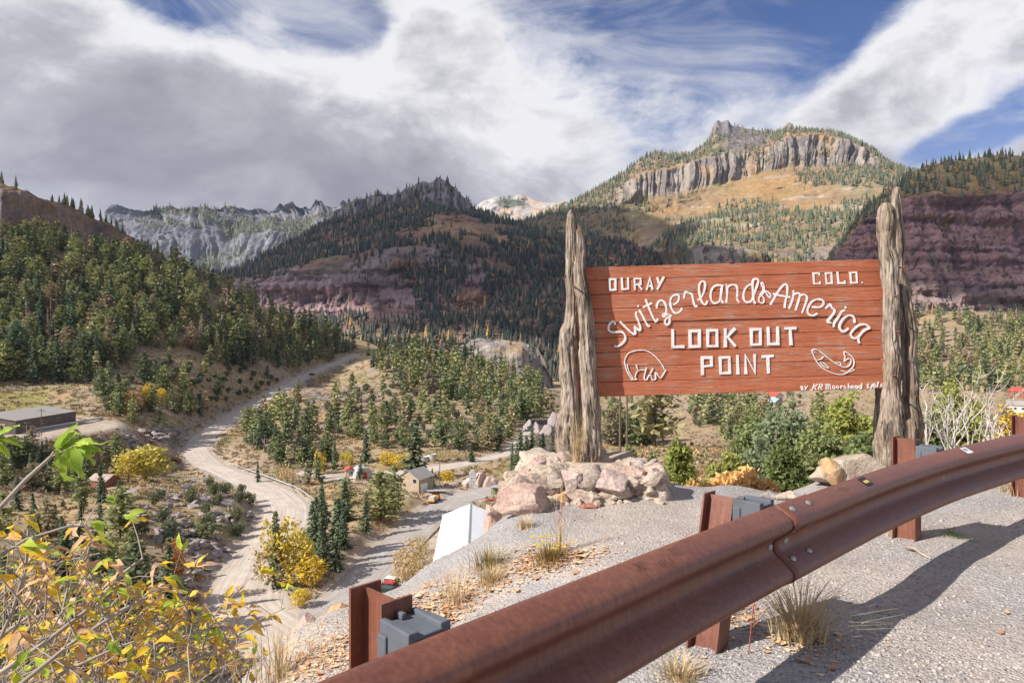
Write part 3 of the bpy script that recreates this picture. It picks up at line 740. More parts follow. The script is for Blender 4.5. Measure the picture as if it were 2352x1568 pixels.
# ---- rocky hump in the gorge behind the wooded knoll
crest = [(940,850,880),(985,805,880),(1010,790,880),(1060,784,880),(1100,778,885),(1150,781,885),(1200,785,880),(1235,797,870),(1252,832,860),(1275,900,850),(1300,960,840)]
rowsF = [[(940,930,760),(1300,980,760)], [(940,890,800),(1100,860,800),(1200,860,800),(1300,965,800)], [(940,858,850),(1010,806,850),(1100,795,855),(1200,802,850),(1300,962,830)], crest, back(crest, 90, 200)]
def nF(G, rv, us):
    G = G.copy(); G[..., 1] += 18 * ridged(G / 60, 5) * win(rv, .3, 3); G[..., 2] += 5 * fbm(G / 24, 5) * win(rv, .3, 3.2); return G
def cF(G, rv, us, n):
    C = np.empty(G.shape); C[:] = (0.30, 0.26, 0.235)
    C = LR(C, (0.22, 0.185, 0.17), sstep(-0.1, 0.3, fbm(G / 14, 4))); C = LR(C, (0.33, 0.235, 0.13), sstep(0.05, 0.3, fbm(G / 30 + 4, 4)) * 0.8)
    return C, 0.5 + 0 * rv
loft('gorge_hump', 'grey rocky hump above the gorge', rowsF, 940, 1300, 170, 110, nF, cF)

# ---- unseen clouds added between the sun and the slopes to shade them
def shade_cloud(name, target, size, hgt, seed, label, rag=0.3):
    c = Vector(target) - SUND * (hgt / -SUND.z) * -1 if False else Vector(target) - SUND * ((hgt - target[2]) / -SUND.z)
    n1, n2 = 96, 48
    th = np.linspace(0, 2 * np.pi, n1, endpoint=False); ph = np.linspace(0.02, np.pi - 0.02, n2)
    T, Pp = np.meshgrid(th, ph)
    d = np.stack([np.sin(Pp) * np.cos(T), np.sin(Pp) * np.sin(T), np.cos(Pp)], -1)
    r = 1 + rag * fbm(d * 2.1 + seed, 5, 0.6)
    V = d * r[..., None] * np.array(size)
    V[..., 2] = np.where(V[..., 2] < 0, V[..., 2] * 0.35, V[..., 2])
    ix = np.arange(n1 * n2).reshape(n2, n1)
    F = np.stack([ix[:-1], np.roll(ix[:-1], -1, 1), np.roll(ix[1:], -1, 1), ix[1:]], -1).reshape(-1, 4)
    o = link(name, make_mesh(name, V.reshape(-1, 3), F[:, ::-1].copy(), M['shade_cloud'], True), None, c)
    tag(o, label, None, None, 'structure'); return o
M['shade_cloud'] = simple('shade_cloud', (0.85, 0.85, 0.86), 1.0, 0.05, 0.003, 0)
t = NT(M['shade_cloud'].node_tree); tp = t.node('ShaderNodeBsdfTransparent'); mx = t.node('ShaderNodeMixShader'); mx.inputs[0].default_value = 0.42     # each face passes part of the sun, softening the added shade
t.link(t.n['Principled BSDF'].outputs[0], mx.inputs[1]); t.link(tp.outputs[0], mx.inputs[2]); t.link(mx.outputs[0], t.n['Material Output'].inputs[0])
shade_cloud('shade_cloud', (-330, 2050, 330), (860, 700, 160), 2300, 3.0, 'largest of the unseen clouds added for shade, darkening the central peak')
shade_cloud('shade_cloud', (160, 1500, 60), (470, 360, 110), 2100, 13.0, 'smaller one of the unseen clouds added for shade, beside the largest')
shade_cloud('shade_cloud', (1050, 1060, 190), (640, 270, 90), 1700, 8.0, 'one of the unseen clouds added for shade, darkening the red cliffs')
shade_cloud('shade_cloud', (-390, 545, 110), (260, 50, 40), 1100, 29.0, 'lowest of the unseen clouds added for shade, darkening the left cliff')

# ================================================================== trees
def sprays(c, d, ln, wd, tilt, r):
    """pointed foliage blades: centre, direction, length, width -> quads"""
    n = len(c); d = d / (np.linalg.norm(d, axis=1, keepdims=True) + 1e-9)
    up = np.array([0, 0, 1.0]) + r.normal(0, tilt, (n, 3)); l = np.cross(d, up); l /= np.linalg.norm(l, axis=1, keepdims=True) + 1e-9
    a = c - d * (ln * 0.5)[:, None]; b = c + d * (ln * 0.5)[:, None]
    m = c + d * (ln * 0.1)[:, None]
    V = np.stack([a, m - l * (wd * 0.5)[:, None], b, m + l * (wd * 0.5)[:, None]], 1).reshape(-1, 3)
    F = np.arange(4 * n).reshape(n, 4)
    return V, F
def conifer(seed, style='pine', h=1.0, r=0.17, nw=24, nb=8, m=4, bare=0.14):
    q = np.random.default_rng(seed); C = []; Dd = []; L = []; Wd = []
    lean = q.normal(0, 0.02, 2)
    for i in range(nw):
        tt = (i + q.uniform(0, 0.8)) / nw
        z = bare + (1 - bare) * tt
        if style == 'spruce': prof = (1 - tt) ** 0.85 * (0.75 + 0.25 * math.sin(i * 2.4)) + 0.03
        elif style == 'dead': prof = (1 - tt) ** 0.7 * 0.75 + 0.05
        else: prof = (math.sin(math.pi * min(1, 0.18 + 0.80 * tt)) ** 0.75) * (1 - 0.25 * tt) + 0.05
        for k in range(nb):
            if q.random() < (0.5 if style == 'dead' else 0.14): continue
            az = q.uniform(0, 2 * math.pi); Lb = r * prof * q.uniform(0.6, 1.2)
            dr = {'spruce': -0.34, 'dead': -0.15, 'pine': 0.12}[style] + q.normal(0, 0.12)
            dv = np.array([math.cos(az), math.sin(az), dr])
            for j in range(m):
                s = (j + q.uniform(0.3, 1.0)) / m
                c = np.array([lean[0] * z, lean[1] * z, z]) + dv * Lb * s + q.normal(0, 0.010, 3)
                dd = dv + q.normal(0, 0.45 if style == 'pine' else 0.25, 3)
                C.append(c); Dd.append(dd); sz = {'spruce': 0.058, 'dead': 0.034, 'pine': 0.074}[style] * q.uniform(0.65, 1.3) * (0.62 + 0.5 * (1 - tt))
                L.append(sz * (1.5 if m > 2 else 2.4)); Wd.append(sz * ({'dead': 0.28}.get(style, 0.8)) * (1 if m > 2 else 2.1))
    V, F = sprays(np.array(C), np.array(Dd), np.array(L), np.array(Wd), 0.55, q)
    return V * h, F
def trunk_arr(seed, h=1.0, r=0.016, n=6, top=0.93):
    b = MB(); q = random.Random(seed)
    b.tube([(0, 0, -0.03), (q.uniform(-.006, .006), q.uniform(-.006, .006), 0.35 * h), (q.uniform(-.01, .01), q.uniform(-.01, .01), top * h)], [r, r * 0.75, r * 0.12], n)
    return b
def leafy(seed, lobes, nleaf, size, flat=0.8, shell=0.55):
    """broadleaf or juniper crown: leaf clumps spread through uneven lobes (x, y, z, rx, rz)"""
    q = np.random.default_rng(seed); lobes = np.array(lobes, float)
    vol = lobes[:, 3] ** 2 * lobes[:, 4]; pick = q.choice(len(lobes), nleaf, p=vol / vol.sum())
    d = q.normal(0, 1, (nleaf, 3)); d /= np.linalg.norm(d, axis=1, keepdims=True)
    rad = shell + (1 - shell) * q.random(nleaf) ** 0.7
    rad *= 1 + 0.28 * fbm(d * 2.2 + pick[:, None] * 3.3 + seed, 3)
    B = lobes[pick]
    c = B[:, :3] + d * rad[:, None] * np.stack([B[:, 3], B[:, 3], B[:, 4]], 1)
    gap = fbm(c * (3.2 / max(lobes[:, 3].mean(), 1e-3)) * 0.45 + seed, 3) > -0.42
    c = c[gap]; d = d[gap]; n = len(c)
    dd = d * 0.5 + q.normal(0, 0.8, (n, 3)); s = size * q.uniform(0.6, 1.4, n)
    return sprays(c, dd, s * 1.3, s * flat, 1.2, q)
def limbs(seed, h, n=7, r=0.05, spread=0.5, lo=0.25):
    b = MB(); q = random.Random(seed)
    b.tube([(0, 0, -0.3), (q.uniform(-.1, .1) * r, 0, h * 0.3), (q.uniform(-1, 1) * r * 2, q.uniform(-1, 1) * r * 2, h * 0.85)], [r, r * 0.8, r * 0.2], 6)
    for k in range(n):
        z = h * q.uniform(lo, 0.7); az = q.uniform(0, 6.28); L = spread * h * q.uniform(0.5, 1)
        p = Vector((0, 0, z)); e = p + Vector((math.cos(az) * L * .6, math.sin(az) * L * .6, L * q.uniform(.4, .9))); mid = (p + e) / 2 + Vector((q.uniform(-.1, .1), q.uniform(-.1, .1), q.uniform(-.1, .1))) * L
        b.tube([p, mid, e], [r * .5, r * .32, r * .08], 5)
    return b
PRO = {}
for i in range(8):
    PRO['pine%d' % i] = (make_mesh('crown', *conifer(100 + i, 'pine', 1, 0.265 + 0.035 * (i % 3), 22, 9, 4, 0.10 + 0.06 * (i % 2)), M['conifer']), trunk_arr(i), 'bark')
for i in range(4):
    PRO['spruce%d' % i] = (make_mesh('crown', *conifer(200 + i, 'spruce', 1, 0.185 + 0.02 * (i % 3), 28, 9, 4, 0.05), M['spruce']), trunk_arr(20 + i), 'bark')
for i in range(3):
    PRO['dead%d' % i] = (make_mesh('crown', *conifer(300 + i, 'dead', 1, 0.15, 24, 7, 4, 0.08), M['dead']), trunk_arr(40 + i), 'greybark')
def lobes_round(seed, n=5, w=0.34, h0=0.3):
    q = random.Random(seed); return [(0, 0, 0.5, w, 0.42)] + [(q.uniform(-w, w) * .8, q.uniform(-w, w) * .8, q.uniform(h0, 0.8), w * q.uniform(.4, .7), 0.2 * q.uniform(.8, 1.3)) for _ in range(n)]
for i in range(4):
    PRO['juniper%d' % i] = (make_mesh('crown', *leafy(400 + i, lobes_round(i, 6, 0.36, 0.2), 850, 0.085), M['juniper']), trunk_arr(60 + i, 0.7, 0.03), 'bark')
for i in range(3):
    PRO['aspen%d' % i] = (make_mesh('crown', *leafy(500 + i, lobes_round(30 + i, 7, 0.24, 0.35), 1000, 0.05), M['yellow']), trunk_arr(70 + i, 0.9, 0.02), 'greybark')
for i in range(2):
    PRO['orangetree%d' % i] = (make_mesh('crown', *leafy(520 + i, lobes_round(50 + i, 6, 0.26, 0.3), 750, 0.05), M['orange']), trunk_arr(80 + i, 0.9, 0.02), 'greybark')
for i in range(3):
    PRO['brush%d' % i] = (make_mesh('crown', *leafy(540 + i, lobes_round(70 + i, 6, 0.42, 0.25), 600, 0.07, 0.5), M['drybrush']), trunk_arr(90 + i, 0.5, 0.02), 'greybark')
def bare_mesh(seed):
    b = MB(); q = random.Random(seed); b.tube([(0, 0, -.03), (.01, 0, .5), (0, .01, 1)], [.016, .011, .003], 5)
    for k in range(34):
        z = q.uniform(.25, .95); az = q.uniform(0, 6.28); L = .16 * (1.15 - z) + .05
        b.tube([(0, 0, z), (math.cos(az) * L, math.sin(az) * L, z + L * q.uniform(.3, 1.2))], [.005, .0015], 3, False)
    return b
for i in range(3):
    b = bare_mesh(i); PRO['bare%d' % i] = (None, b, 'greybark')
TRK = {}
for k, (cm, tb, bm_) in PRO.items():
    TRK[k] = make_mesh('trunk', tb.v, tb.f, M[bm_], True)
NM = {'pine': 'pine_tree', 'spruce': 'spruce_tree', 'dead': 'dead_conifer', 'juniper': 'juniper_bush', 'aspen': 'yellow_tree', 'orangetree': 'orange_tree', 'brush': 'dry_bush', 'bare': 'bare_tree'}
CAT = {'pine': 'tree', 'spruce': 'tree', 'dead': 'tree', 'juniper': 'bush', 'aspen': 'tree', 'orangetree': 'tree', 'brush': 'bush', 'bare': 'tree'}
def place_tree(sp, loc, h, label, group, wide=1.0, seed=None):
    q = random.Random(hash((round(loc[0], 2), round(loc[1], 2))) if seed is None else seed)
    var = [k for k in PRO if k.rstrip('0123456789') == sp]; k = q.choice(var); cm = PRO[k][0]
    o = empty(NM[sp], loc, q.uniform(0, 6.28), label, CAT[sp], group); wide *= q.uniform(.82, 1.35); o.scale = (h * wide, h * wide, h); o.rotation_euler = (q.uniform(-.035, .035), q.uniform(-.035, .035), q.uniform(0, 6.28))
    if cm: link('crown', cm, o)
    link('trunk', TRK[k], o)
    return o

# ---- scatter plan for the hillsides in view
def inpoly(x, y, poly):
    c = False
    for (x1, y1), (x2, y2) in zip(poly, poly[1:] + poly[:1]):
        if (y1 > y) != (y2 > y) and x < (x2 - x1) * (y - y1) / (y2 - y1 + 1e-9) + x1: c = not c
    return c
ROADXY = np.concatenate([R[:, :2] for R, w in RO.values()]); ROADW = np.concatenate([w for R, w in RO.values()])
def offroad(g, pad=1.5): return np.all(np.hypot(ROADXY[:, 0] - g.x, ROADXY[:, 1] - g.y) > ROADW + pad)
KEEP = []   # (x, y, radius) kept free for buildings
plan = []   # species, loc, height, apparent height, area key
def scatter(poly, n, mixs, hr, key, mind=0.0, seed=0, nz=None):
    q = random.Random(seed); xs = [p[0] for p in poly]; ys = [p[1] for p in poly]; got = []; tries = 0
    while len(got) < n and tries < n * 40:
        tries += 1
        x = q.uniform(min(xs), max(xs)); y = q.uniform(min(ys), max(ys))
        if not inpoly(x, y, poly): continue
        if nz is not None and float(fbm(np.array([[x / nz, y / nz * 1.6, seed]]), 3)[0]) < q.uniform(-0.35, 0.15): continue
        g = ground(x, y)
        if g is None or not offroad(g): continue
        if any(math.hypot(g.x - a, g.y - b) < r for a, b, r in KEEP): continue
        if mind and any((g.x - a.x) ** 2 + (g.y - a.y) ** 2 < mind * mind for a in got): continue
        sp = q.choices([m[0] for m in mixs], [m[1] for m in mixs])[0]
        h = q.uniform(*hr) * {'juniper': 0.34, 'brush': 0.2, 'aspen': 0.6, 'orangetree': 0.45, 'bare': 0.6}.get(sp, 1.0)
        got.append(g); plan.append((sp, g, h, h / g.y, key))
KEEP += [(ground(90, 985).x, ground(90, 985).y, 26), (ground(1040, 1240).x, 152, 24)]
scatter([(-60,560),(100,552),(200,572),(300,592),(400,612),(500,660),(600,706),(700,748),(830,790),(800,806),(700,812),(600,822),(540,838),(470,815),(420,808),(330,798),(290,830),(250,860),(200,880),(120,885),(-60,890)], 520, [('pine', .68), ('spruce', .20), ('dead', .12)], (11, 21), 'left', 4.6, 1)
scatter([(430,792),(560,775),(700,785),(825,802),(785,828),(690,848),(600,848),(520,846)], 130, [('pine', .7), ('spruce', .2), ('dead', .1)], (9, 15), 'left', 4.0, 41)
scatter([(0,545),(300,590),(500,665),(480,690),(250,640),(0,600)], 60, [('spruce', .8), ('dead', .2)], (12, 18), 'left', 4, 2)
scatter([(860,804),(960,800),(1060,818),(1240,880),(1275,960),(1190,975),(1080,935),(950,905),(880,880),(835,832)], 300, [('pine', .74), ('spruce', .2), ('dead', .06)], (9, 18), 'knoll', 4.2, 3)
scatter([(740,900),(900,890),(1090,950),(1220,985),(1200,1030),(1100,1040),(980,1030),(880,1030),(760,1000)], 150, [('juniper', .65), ('pine', .35)], (10, 14), 'slope', 5, 4)
scatter([(560,960),(700,905),(760,1000),(760,1060),(640,1070),(570,1030)], 105, [('juniper', .3), ('pine', .3), ('bare', .25), ('spruce', .15)], (10, 14), 'roadside', 3, 5)
scatter([(1390,945),(1900,930),(1900,990),(1600,1030),(1390,1025)], 105, [('pine', .5), ('juniper', .2), ('spruce', .3)], (12, 18), 'town', 5, 6, 90)
scatter([(1390,908),(1900,905),(1900,935),(1390,935)], 40, [('juniper', .8), ('pine', .2)], (10, 14), 'town', 6, 7)
scatter([(2090,730),(2420,730),(2420,905),(2090,905)], 300, [('pine', .45), ('spruce', .5), ('dead', .05)], (12, 22), 'right', 4.5, 8)
scatter([(0,1050),(140,1045),(300,1060),(280,1110),(120,1140),(0,1130)], 30, [('spruce', .5), ('pine', .4), ('bare', .1)], (7, 11), 'lowleft', 4, 9)
scatter([(0,1150),(280,1150),(300,1300),(420,1400),(440,1540),(0,1560)], 46, [('spruce', .55), ('pine', .3), ('brush', .15)], (6, 11), 'ravine', 4, 10)
scatter([(230,880),(420,870),(470,960),(300,985),(230,950)], 30, [('pine', .45), ('spruce', .25), ('juniper', .3)], (10, 16), 'bench', 5, 11)
scatter([(300,830),(560,845),(660,880),(560,925),(440,960)], 60, [('juniper', .75), ('pine', .25)], (9, 13), 'meadow', 6, 12)
scatter([(330,1110),(590,1120),(560,1230),(420,1280),(320,1240)], 26, [('juniper', .7), ('brush', .3)], (9, 12), 'mound', 6, 13)
scatter([(700,1180),(790,1180),(840,1250),(790,1330),(730,1310)], 12, [('spruce', .8), ('brush', .2)], (8, 12), 'island', 3, 14)
scatter([(640,1060),(800,1050),(840,1080),(700,1120)], 16, [('brush', .5), ('spruce', .4), ('aspen', .1)], (7, 11), 'yard', 4, 15)
AREA = {'left': ('the left hillside', 'conifers on the left hillside'), 'knoll': ('the wooded knoll', 'conifers on the wooded knoll'), 'slope': ('the slope above the yard', 'trees on the slope above the yard'),
 'roadside': ('the climbing road bank', 'trees beside the climbing road'), 'town': ('the hillside under the board', 'trees on the hillside under the board'), 'right': ('the slope under the cliffs', 'conifers below the red cliffs'),
 'lowleft': ('the hollow below the building', 'trees below the metal building'), 'ravine': ('the ravine behind the shrub', 'trees in the ravine'), 'bench': ('the bench beside the building', 'trees beside the metal building'),
 'meadow': ('the roadside meadow', 'bushes on the meadow'), 'mound': ('the rocky mound', 'bushes on the rocky mound'), 'island': ('the bank between the roads', 'trees between the roads'), 'yard': ('the work yard ground', 'bushes by the work yard')}
VERT = ('at the top of', 'high on', 'halfway up', 'low on', 'at the foot of'); HORI = ('far left', 'left', 'left of middle', 'middle', 'right of middle', 'right', 'far right')
def where(items):
    """words for where each item stands within its area, as seen in the picture"""
    P = np.array([proj(g) for g in items]); r = []
    for a in (0, 1):
        lo, hi = P[:, a].min(), P[:, a].max(); nb_ = (7, 5)[a]; r.append(np.clip(((P[:, a] - lo) / (hi - lo + 1e-6) * nb_).astype(int), 0, nb_ - 1))
    return [(VERT[v], HORI[h]) for h, v in zip(*r)]
KW = {'pine': 'green pine', 'spruce': 'dark green spruce', 'dead': 'brown dead conifer', 'juniper': 'olive green juniper', 'brush': 'dry tan bush', 'bare': 'leafless grey tree', 'aspen': 'small yellow tree', 'orangetree': 'orange tree'}
con = sorted([p for p in plan if p[0] in ('pine', 'spruce')], key=lambda p: -p[3])
single = con[:300] + [p for p in plan if p[0] not in ('pine', 'spruce')]
for key, (area, grp) in AREA.items():
    its = [p for p in single if p[4] == key]
    if not its: continue
    W_ = where([p[1] for p in its]); hs = {sp: np.percentile([p[2] for p in its if p[0] == sp], (33, 67)) for sp in {p[0] for p in its}}
    for (sp, g, h, ah, _), (v, hq) in zip(its, W_):
        sz = 'short' if h < hs[sp][0] else 'tall' if h > hs[sp][1] else 'middling'
        place_tree(sp, g - Vector((0, 0, 0.15)), h, '%s %s %s %s, %s' % (sz, KW[sp], v, area, hq), grp)
# the rest of the wood, too many to be told apart, as one mass
def join_trees(name, items, protos, mat, label, far=False):
    VV = []; FF = []; RR = []; b = 0; q = np.random.default_rng(5)
    for (loc, h, wd) in items:
        V, F = protos[q.integers(len(protos))]; a = q.uniform(0, 6.28); c, s = math.cos(a), math.sin(a)
        X = np.stack([(V[:, 0] * c - V[:, 1] * s) * h * wd, (V[:, 0] * s + V[:, 1] * c) * h * wd, V[:, 2] * h], 1) + np.array(loc)
        VV.append(X); FF.append(F + b); b += len(V); RR.append(np.full(len(V), q.random()))
    me = make_mesh(name, np.concatenate(VV), np.concatenate(FF), mat)
    set_f(me, np.concatenate(RR), 'rnd')
    return tag(link(name, me), label, None, None, 'stuff')
lod = [conifer(600 + i, st, 1, 0.2 if st == 'pine' else 0.17, 13, 7, 2, 0.08) for i, st in enumerate(('pine', 'pine', 'spruce', 'pine'))]
M['conifer_mid'] = foliage('wood_conifer_needles', conif, 0.12, attr='rnd', vs=0.12)
join_trees('hillside_wood', [(tuple(g), h, 1.0) for sp, g, h, ah, key in con[300:]], lod, M['conifer_mid'], 'mass of smaller conifers filling the wooded hillsides')

# ---- far forest on the mountains
def spike(seed):
    q = np.random.default_rng(seed); V = []; F = []
    for z0, z1, r in ((0.05, 0.62, 0.17), (0.32, 0.84, 0.125), (0.58, 1.0, 0.075)):
        b = len(V); n = 6
        for k in range(n):
            a = 6.283 * k / n + q.uniform(-.3, .3); rr = r * q.uniform(0.6, 1.25); V.append((rr * math.cos(a), rr * math.sin(a), z0 + q.uniform(-.06, .06)))
        V.append((q.normal(0, .01), q.normal(0, .01), z1)); F += [(b + k, b + (k + 1) % n, b + n) for k in range(n)]
    return np.array(V), np.array(F)
SPK = [spike(i) for i in range(6)]
def mountain_wood(name, mname, n, dens, hr, label, seed, mat='conifer_far'):
    G, rv, us, nn, rock = MT[mname]; q = np.random.default_rng(seed); nv, nu = rv.shape; items = []
    cand = 0
    while len(items) < n and cand < 60:
        cand += 1; m = 4000
        j = q.random(m) * (nv - 1.01); i = q.random(m) * (nu - 1.01); j0 = j.astype(int); i0 = i.astype(int); fj = (j - j0)[:, None]; fi = (i - i0)[:, None]
        P = (G[j0, i0] * (1 - fi) + G[j0, i0 + 1] * fi) * (1 - fj) + (G[j0 + 1, i0] * (1 - fi) + G[j0 + 1, i0 + 1] * fi) * fj
        px = us[i0]; r = rv[j0, i0]; pr = dens(P, px, r, rock[j0, i0], nn[j0, i0])
        # rows are stretched: accept in proportion to the area each cell stands for
        area = np.linalg.norm(np.cross(G[j0 + 1, i0] - G[j0, i0], G[j0, i0 + 1] - G[j0, i0]), axis=1); pr = pr * area / np.percentile(area, 90)
        ok = q.random(m) < pr
        for p in P[ok]: items.append((tuple(p), q.uniform(*hr), q.uniform(0.8, 1.25)))
    return join_trees(name, items[:n], SPK, M[mat], label)
def dG(P, px, r, rk, n):
    d = sstep(-0.14, 0.16, fbm(P / 110 + 2, 5) + 0.07 + 0.45 * sstep(2.8, 3.6, r) * np.exp(-((px - 850) / 250) ** 2) + 0.35 * sstep(1130, 1250, px) - 0.7 * np.exp(-((px - 1010) / 40) ** 2 - ((r - 3.0) / .25) ** 2))
    gully = np.exp(-((px - (1010 + (r - 1.5) * 70)) / 38) ** 2) * win(r, .8, 2.2)
    return np.clip(d * (1 - 0.93 * rk) + gully + 0.55 * (1 - sstep(.55, 1.05, r)), 0, 1) * (r < 5.15)
mountain_wood('central_mountain_wood', 'central_mountain', 11000, dG, (11, 27), 'dark conifer forest on the central peak', 1, 'conifer_shaded')
def dH(P, px, r, rk, n): return ((1 - rk) * 0.9 * (r < 4.05) + 0.02) * (1 - .95 * sstep(560, 620, px) * (px < 1000) * sstep(3.2, 3.7, r))
mountain_wood('far_range_wood', 'far_left_range', 2200, dH, (18, 32), 'thin forest patches on the far left range', 2)
mountain_wood('far_peak_wood', 'pale_far_peak', 500, dH, (18, 32), 'forest on the lower slope of the pale far peak', 3)
def dJ(P, px, r, rk, n):
    v = fbm(P / 150 + 2, 4)
    d = sstep(-0.12, 0.2, v + 0.03 + 0.30 * (1 - sstep(1380, 1500, px)) + 0.35 * sstep(5.0, 5.6, r) + 0.22 * (1 - sstep(2.2, 3.0, r)) + .25 * sstep(1900, 2000, px) * win(r, 3.2, 4.2) - 0.42 * np.exp(-((px - 1770) / 110) ** 2) * win(r, 3.1, 4.0))
    return np.clip(d * (1 - 0.94 * rk), 0, 1) * (r < 6.1)
mountain_wood('right_mountain_wood', 'right_mountain', 9500, dJ, (10, 25), 'scattered forest over the sunlit mountain', 4)
def dK(P, px, r, rk, n):
    d = sstep(-0.3, 0.1, fbm(P / 60 + 2, 4) + 0.3 * sstep(2.9, 3.2, r)) * (1 - 0.5 * sstep(3.75, 4.1, r))
    return np.clip(d * (1 - 0.965 * rk), 0, 1) * (r < 4.3)
mountain_wood('right_ridge_wood', 'right_ridge', 1500, dK, (10, 20), 'conifers along the top and foot of the red cliffs', 5)
def dL(P, px, r, rk, n): return np.clip((1 - rk) * sstep(2.2, 2.8, r) * (r < 3.3) * sstep(-.1, .3, fbm(P / 25, 3) + .1) + 0.25 * (r < 1.0), 0, 1)
mountain_wood('left_cliff_wood', 'left_cliff', 190, dL, (6, 13), 'conifers along the rim of the left cliff', 6)
mountain_wood('gorge_hump_wood', 'gorge_hump', 110, lambda P, px, r, rk, n: 0.5 * (r < 3.1), (6, 14), 'scattered conifers on the grey hump', 7)

# ================================================================== lookout ledge
LP = [(0,0,0),(2,0,0),(5,0,.05),(5,3,.03),(8,5,.08),(3,3,0),(1.3,2.9,0),(2.6,4.1,0),(0,1.8,-.03),(-.5,1.2,-.06),(4.2,5.2,0),(0.3,3,-.14),(1.5,4.5,-.12),(3,6.0,-.2),(0.7,5.6,-.2),(1.5,5.9,-.2),(2.5,6.3,-.22),(0.15,6.2,-.32),(0.7,6.6,-.22),(1.4,6.8,-.22),(2.2,6.9,-.3),(3.2,7.0,-.22),(4,6.9,-.15),(6,7.5,0),(9,8.5,.1),
 (-.36,4,-.5),(-1.47,4.74,-.8),(-1.65,4.2,-.88),(-.825,5.26,-.7),(-.635,5.66,-.66),(-.36,5.93,-.62),(-.15,6.3,-.5),(-1,3,-.5),(-1.2,2,-.42),(-1.2,1,-.35),(-1,-1,-.2),
 (-2.5,5.6,-2.6),(-2.5,3.8,-2.3),(-2.3,2,-1.7),(-2.2,0,-1.0),(-1.5,6.8,-2.6),(-.6,7.4,-2.6),(0.2,7.7,-2.2),(1,7.8,-1.6),(2,7.8,-1.5),(3.3,7.9,-1.4),(5,8.6,-1.2),(8,11,-1.5),(12,9,.1),(14,4,.1),(14,-2,.1),
 (-6,6,-8),(-5,2,-5),(-5,-2,-2.5),(-3,12,-10),(2,13,-6),(7,14,-4),(14,15,-3),(-10,12,-16),(0,25,-20),(10,25,-6),(-12,25,-22),(22,25,-5),(4,20,-6.5),(-16,30,-24)]
for px_, D_, z_ in ((400,48,-29),(0,48,-27),(-500,48,-27),(700,50,-37),(1000,50,-39),(1250,50,-31),(1450,50,-10.5),(1600,50,-11),(1900,50,-10),(2352,50,-9),(2800,50,-8)):
    LP.append(((px_ - 1176) / FP * D_, D_, z_))
LP = np.array(LP, float)
def warp_xy(x, y):
    r = np.hypot(x, y) + 1e-6; s = np.log1p(r / 3.0) / r; return np.stack([x * s, y * s], -1)
Lc = warp_xy(LP[:, 0], LP[:, 1])
def tps(a, b):
    r2 = ((a[:, None] - b[None]) ** 2).sum(-1); return -np.sqrt(r2 + 0.0012)
A = np.zeros((len(Lc) + 3,) * 2); A[:-3, :-3] = tps(Lc, Lc) + np.eye(len(Lc)) * 0.004; A[:-3, -3] = 1; A[-3, :-3] = 1; A[:-3, -2:] = Lc; A[-2:, :-3] = Lc.T
lsol = np.linalg.solve(A, np.concatenate([LP[:, 2], [0, 0, 0]]))
def ledge_h(x, y):
    x = np.atleast_1d(np.asarray(x, float)); y = np.atleast_1d(np.asarray(y, float)); sh = x.shape; x = x.ravel(); y = y.ravel(); o = np.empty(len(x))
    for s in range(0, len(x), 40000):
        q = warp_xy(x[s:s + 40000], y[s:s + 40000]); o[s:s + 40000] = tps(q, Lc) @ lsol[:-3] + lsol[-3] + q @ lsol[-2:]
    P = np.stack([x, y, 0 * x], 1); rough = sstep(-.15, -.9, o)
    o = o + 0.02 * fbm(P / 0.5, 3) + rough * (0.10 * fbm(P / 0.6 + 3, 4) + 0.25 * np.clip(np.hypot(x, y) / 15, 0, 2) * fbm(P / 3, 4))
    return o.reshape(sh)
def lh(x, y): return float(ledge_h([x], [y])[0])
nu, nv = 460, 330
ang = np.linspace(RAD(-72), RAD(72), nu); rr = np.concatenate([[0.05, 0.3, 0.5, 0.7], np.exp(np.linspace(math.log(0.85), math.log(66), nv - 4))])
AA, RR_ = np.meshgrid(ang, rr); LX = RR_ * np.sin(AA); LY = RR_ * np.cos(AA); LZ = ledge_h(LX, LY)
ix = np.arange(nu * nv).reshape(nv, nu)
Fq = np.stack([ix[:-1, :-1], ix[:-1, 1:], ix[1:, 1:], ix[1:, :-1]], -1).reshape(-1, 4)
m, t, b = new_mat('grey_gravel')
tc = t.node('ShaderNodeTexCoord'); at_ = t.node('ShaderNodeAttribute', attribute_name='Col')
v1 = t.voro(tc.outputs['Object'], 62); v2 = t.voro(tc.outputs['Object'], 140); n1_ = t.noise(tc.outputs['Object'], 2.2, 6, 0.6); n2_ = t.noise(tc.outputs['Object'], 260, 3, 0.6)
stone = t.ramp(v1.outputs['Color'], [(0.0, 0.76), (0.35, 0.95), (0.7, 1.06), (1.0, 1.30)]); stone2 = t.ramp(v2.outputs['Color'], [(0.0, 0.80), (0.5, 1.0), (1.0, 1.22)])
c = t.mix(1.0, at_.outputs['Color'], stone, 'MULTIPLY'); c = t.mix(1.0, c, stone2, 'MULTIPLY'); c = t.mix(1.0, c, t.ramp(n1_.outputs[0], [(0.3, 0.86), (0.7, 1.12)]), 'MULTIPLY')
t.link(c, b.inputs['Base Color']); b.inputs['Roughness'].default_value = 0.92; b.inputs['Specular IOR Level'].default_value = 0.1
hgt = t.math('SUBTRACT', 1.0, t.math('ADD', v1.outputs['Distance'], t.math('MULTIPLY', v2.outputs['Distance'], 0.5)))
bump(t, b, t.math('ADD', hgt, t.math('MULTIPLY', n2_.outputs[0], 0.3)), 0.75, 0.011)
M['gravel'] = m
P2 = np.stack([LX, LY, 0 * LX], -1)
C = np.empty(LX.shape + (3,)); C[:] = (0.345, 0.32, 0.31)
C = LR(C, (0.43, 0.36, 0.305), sstep(-0.1, 0.35, fbm(P2 / 0.9, 4)) * 0.65)
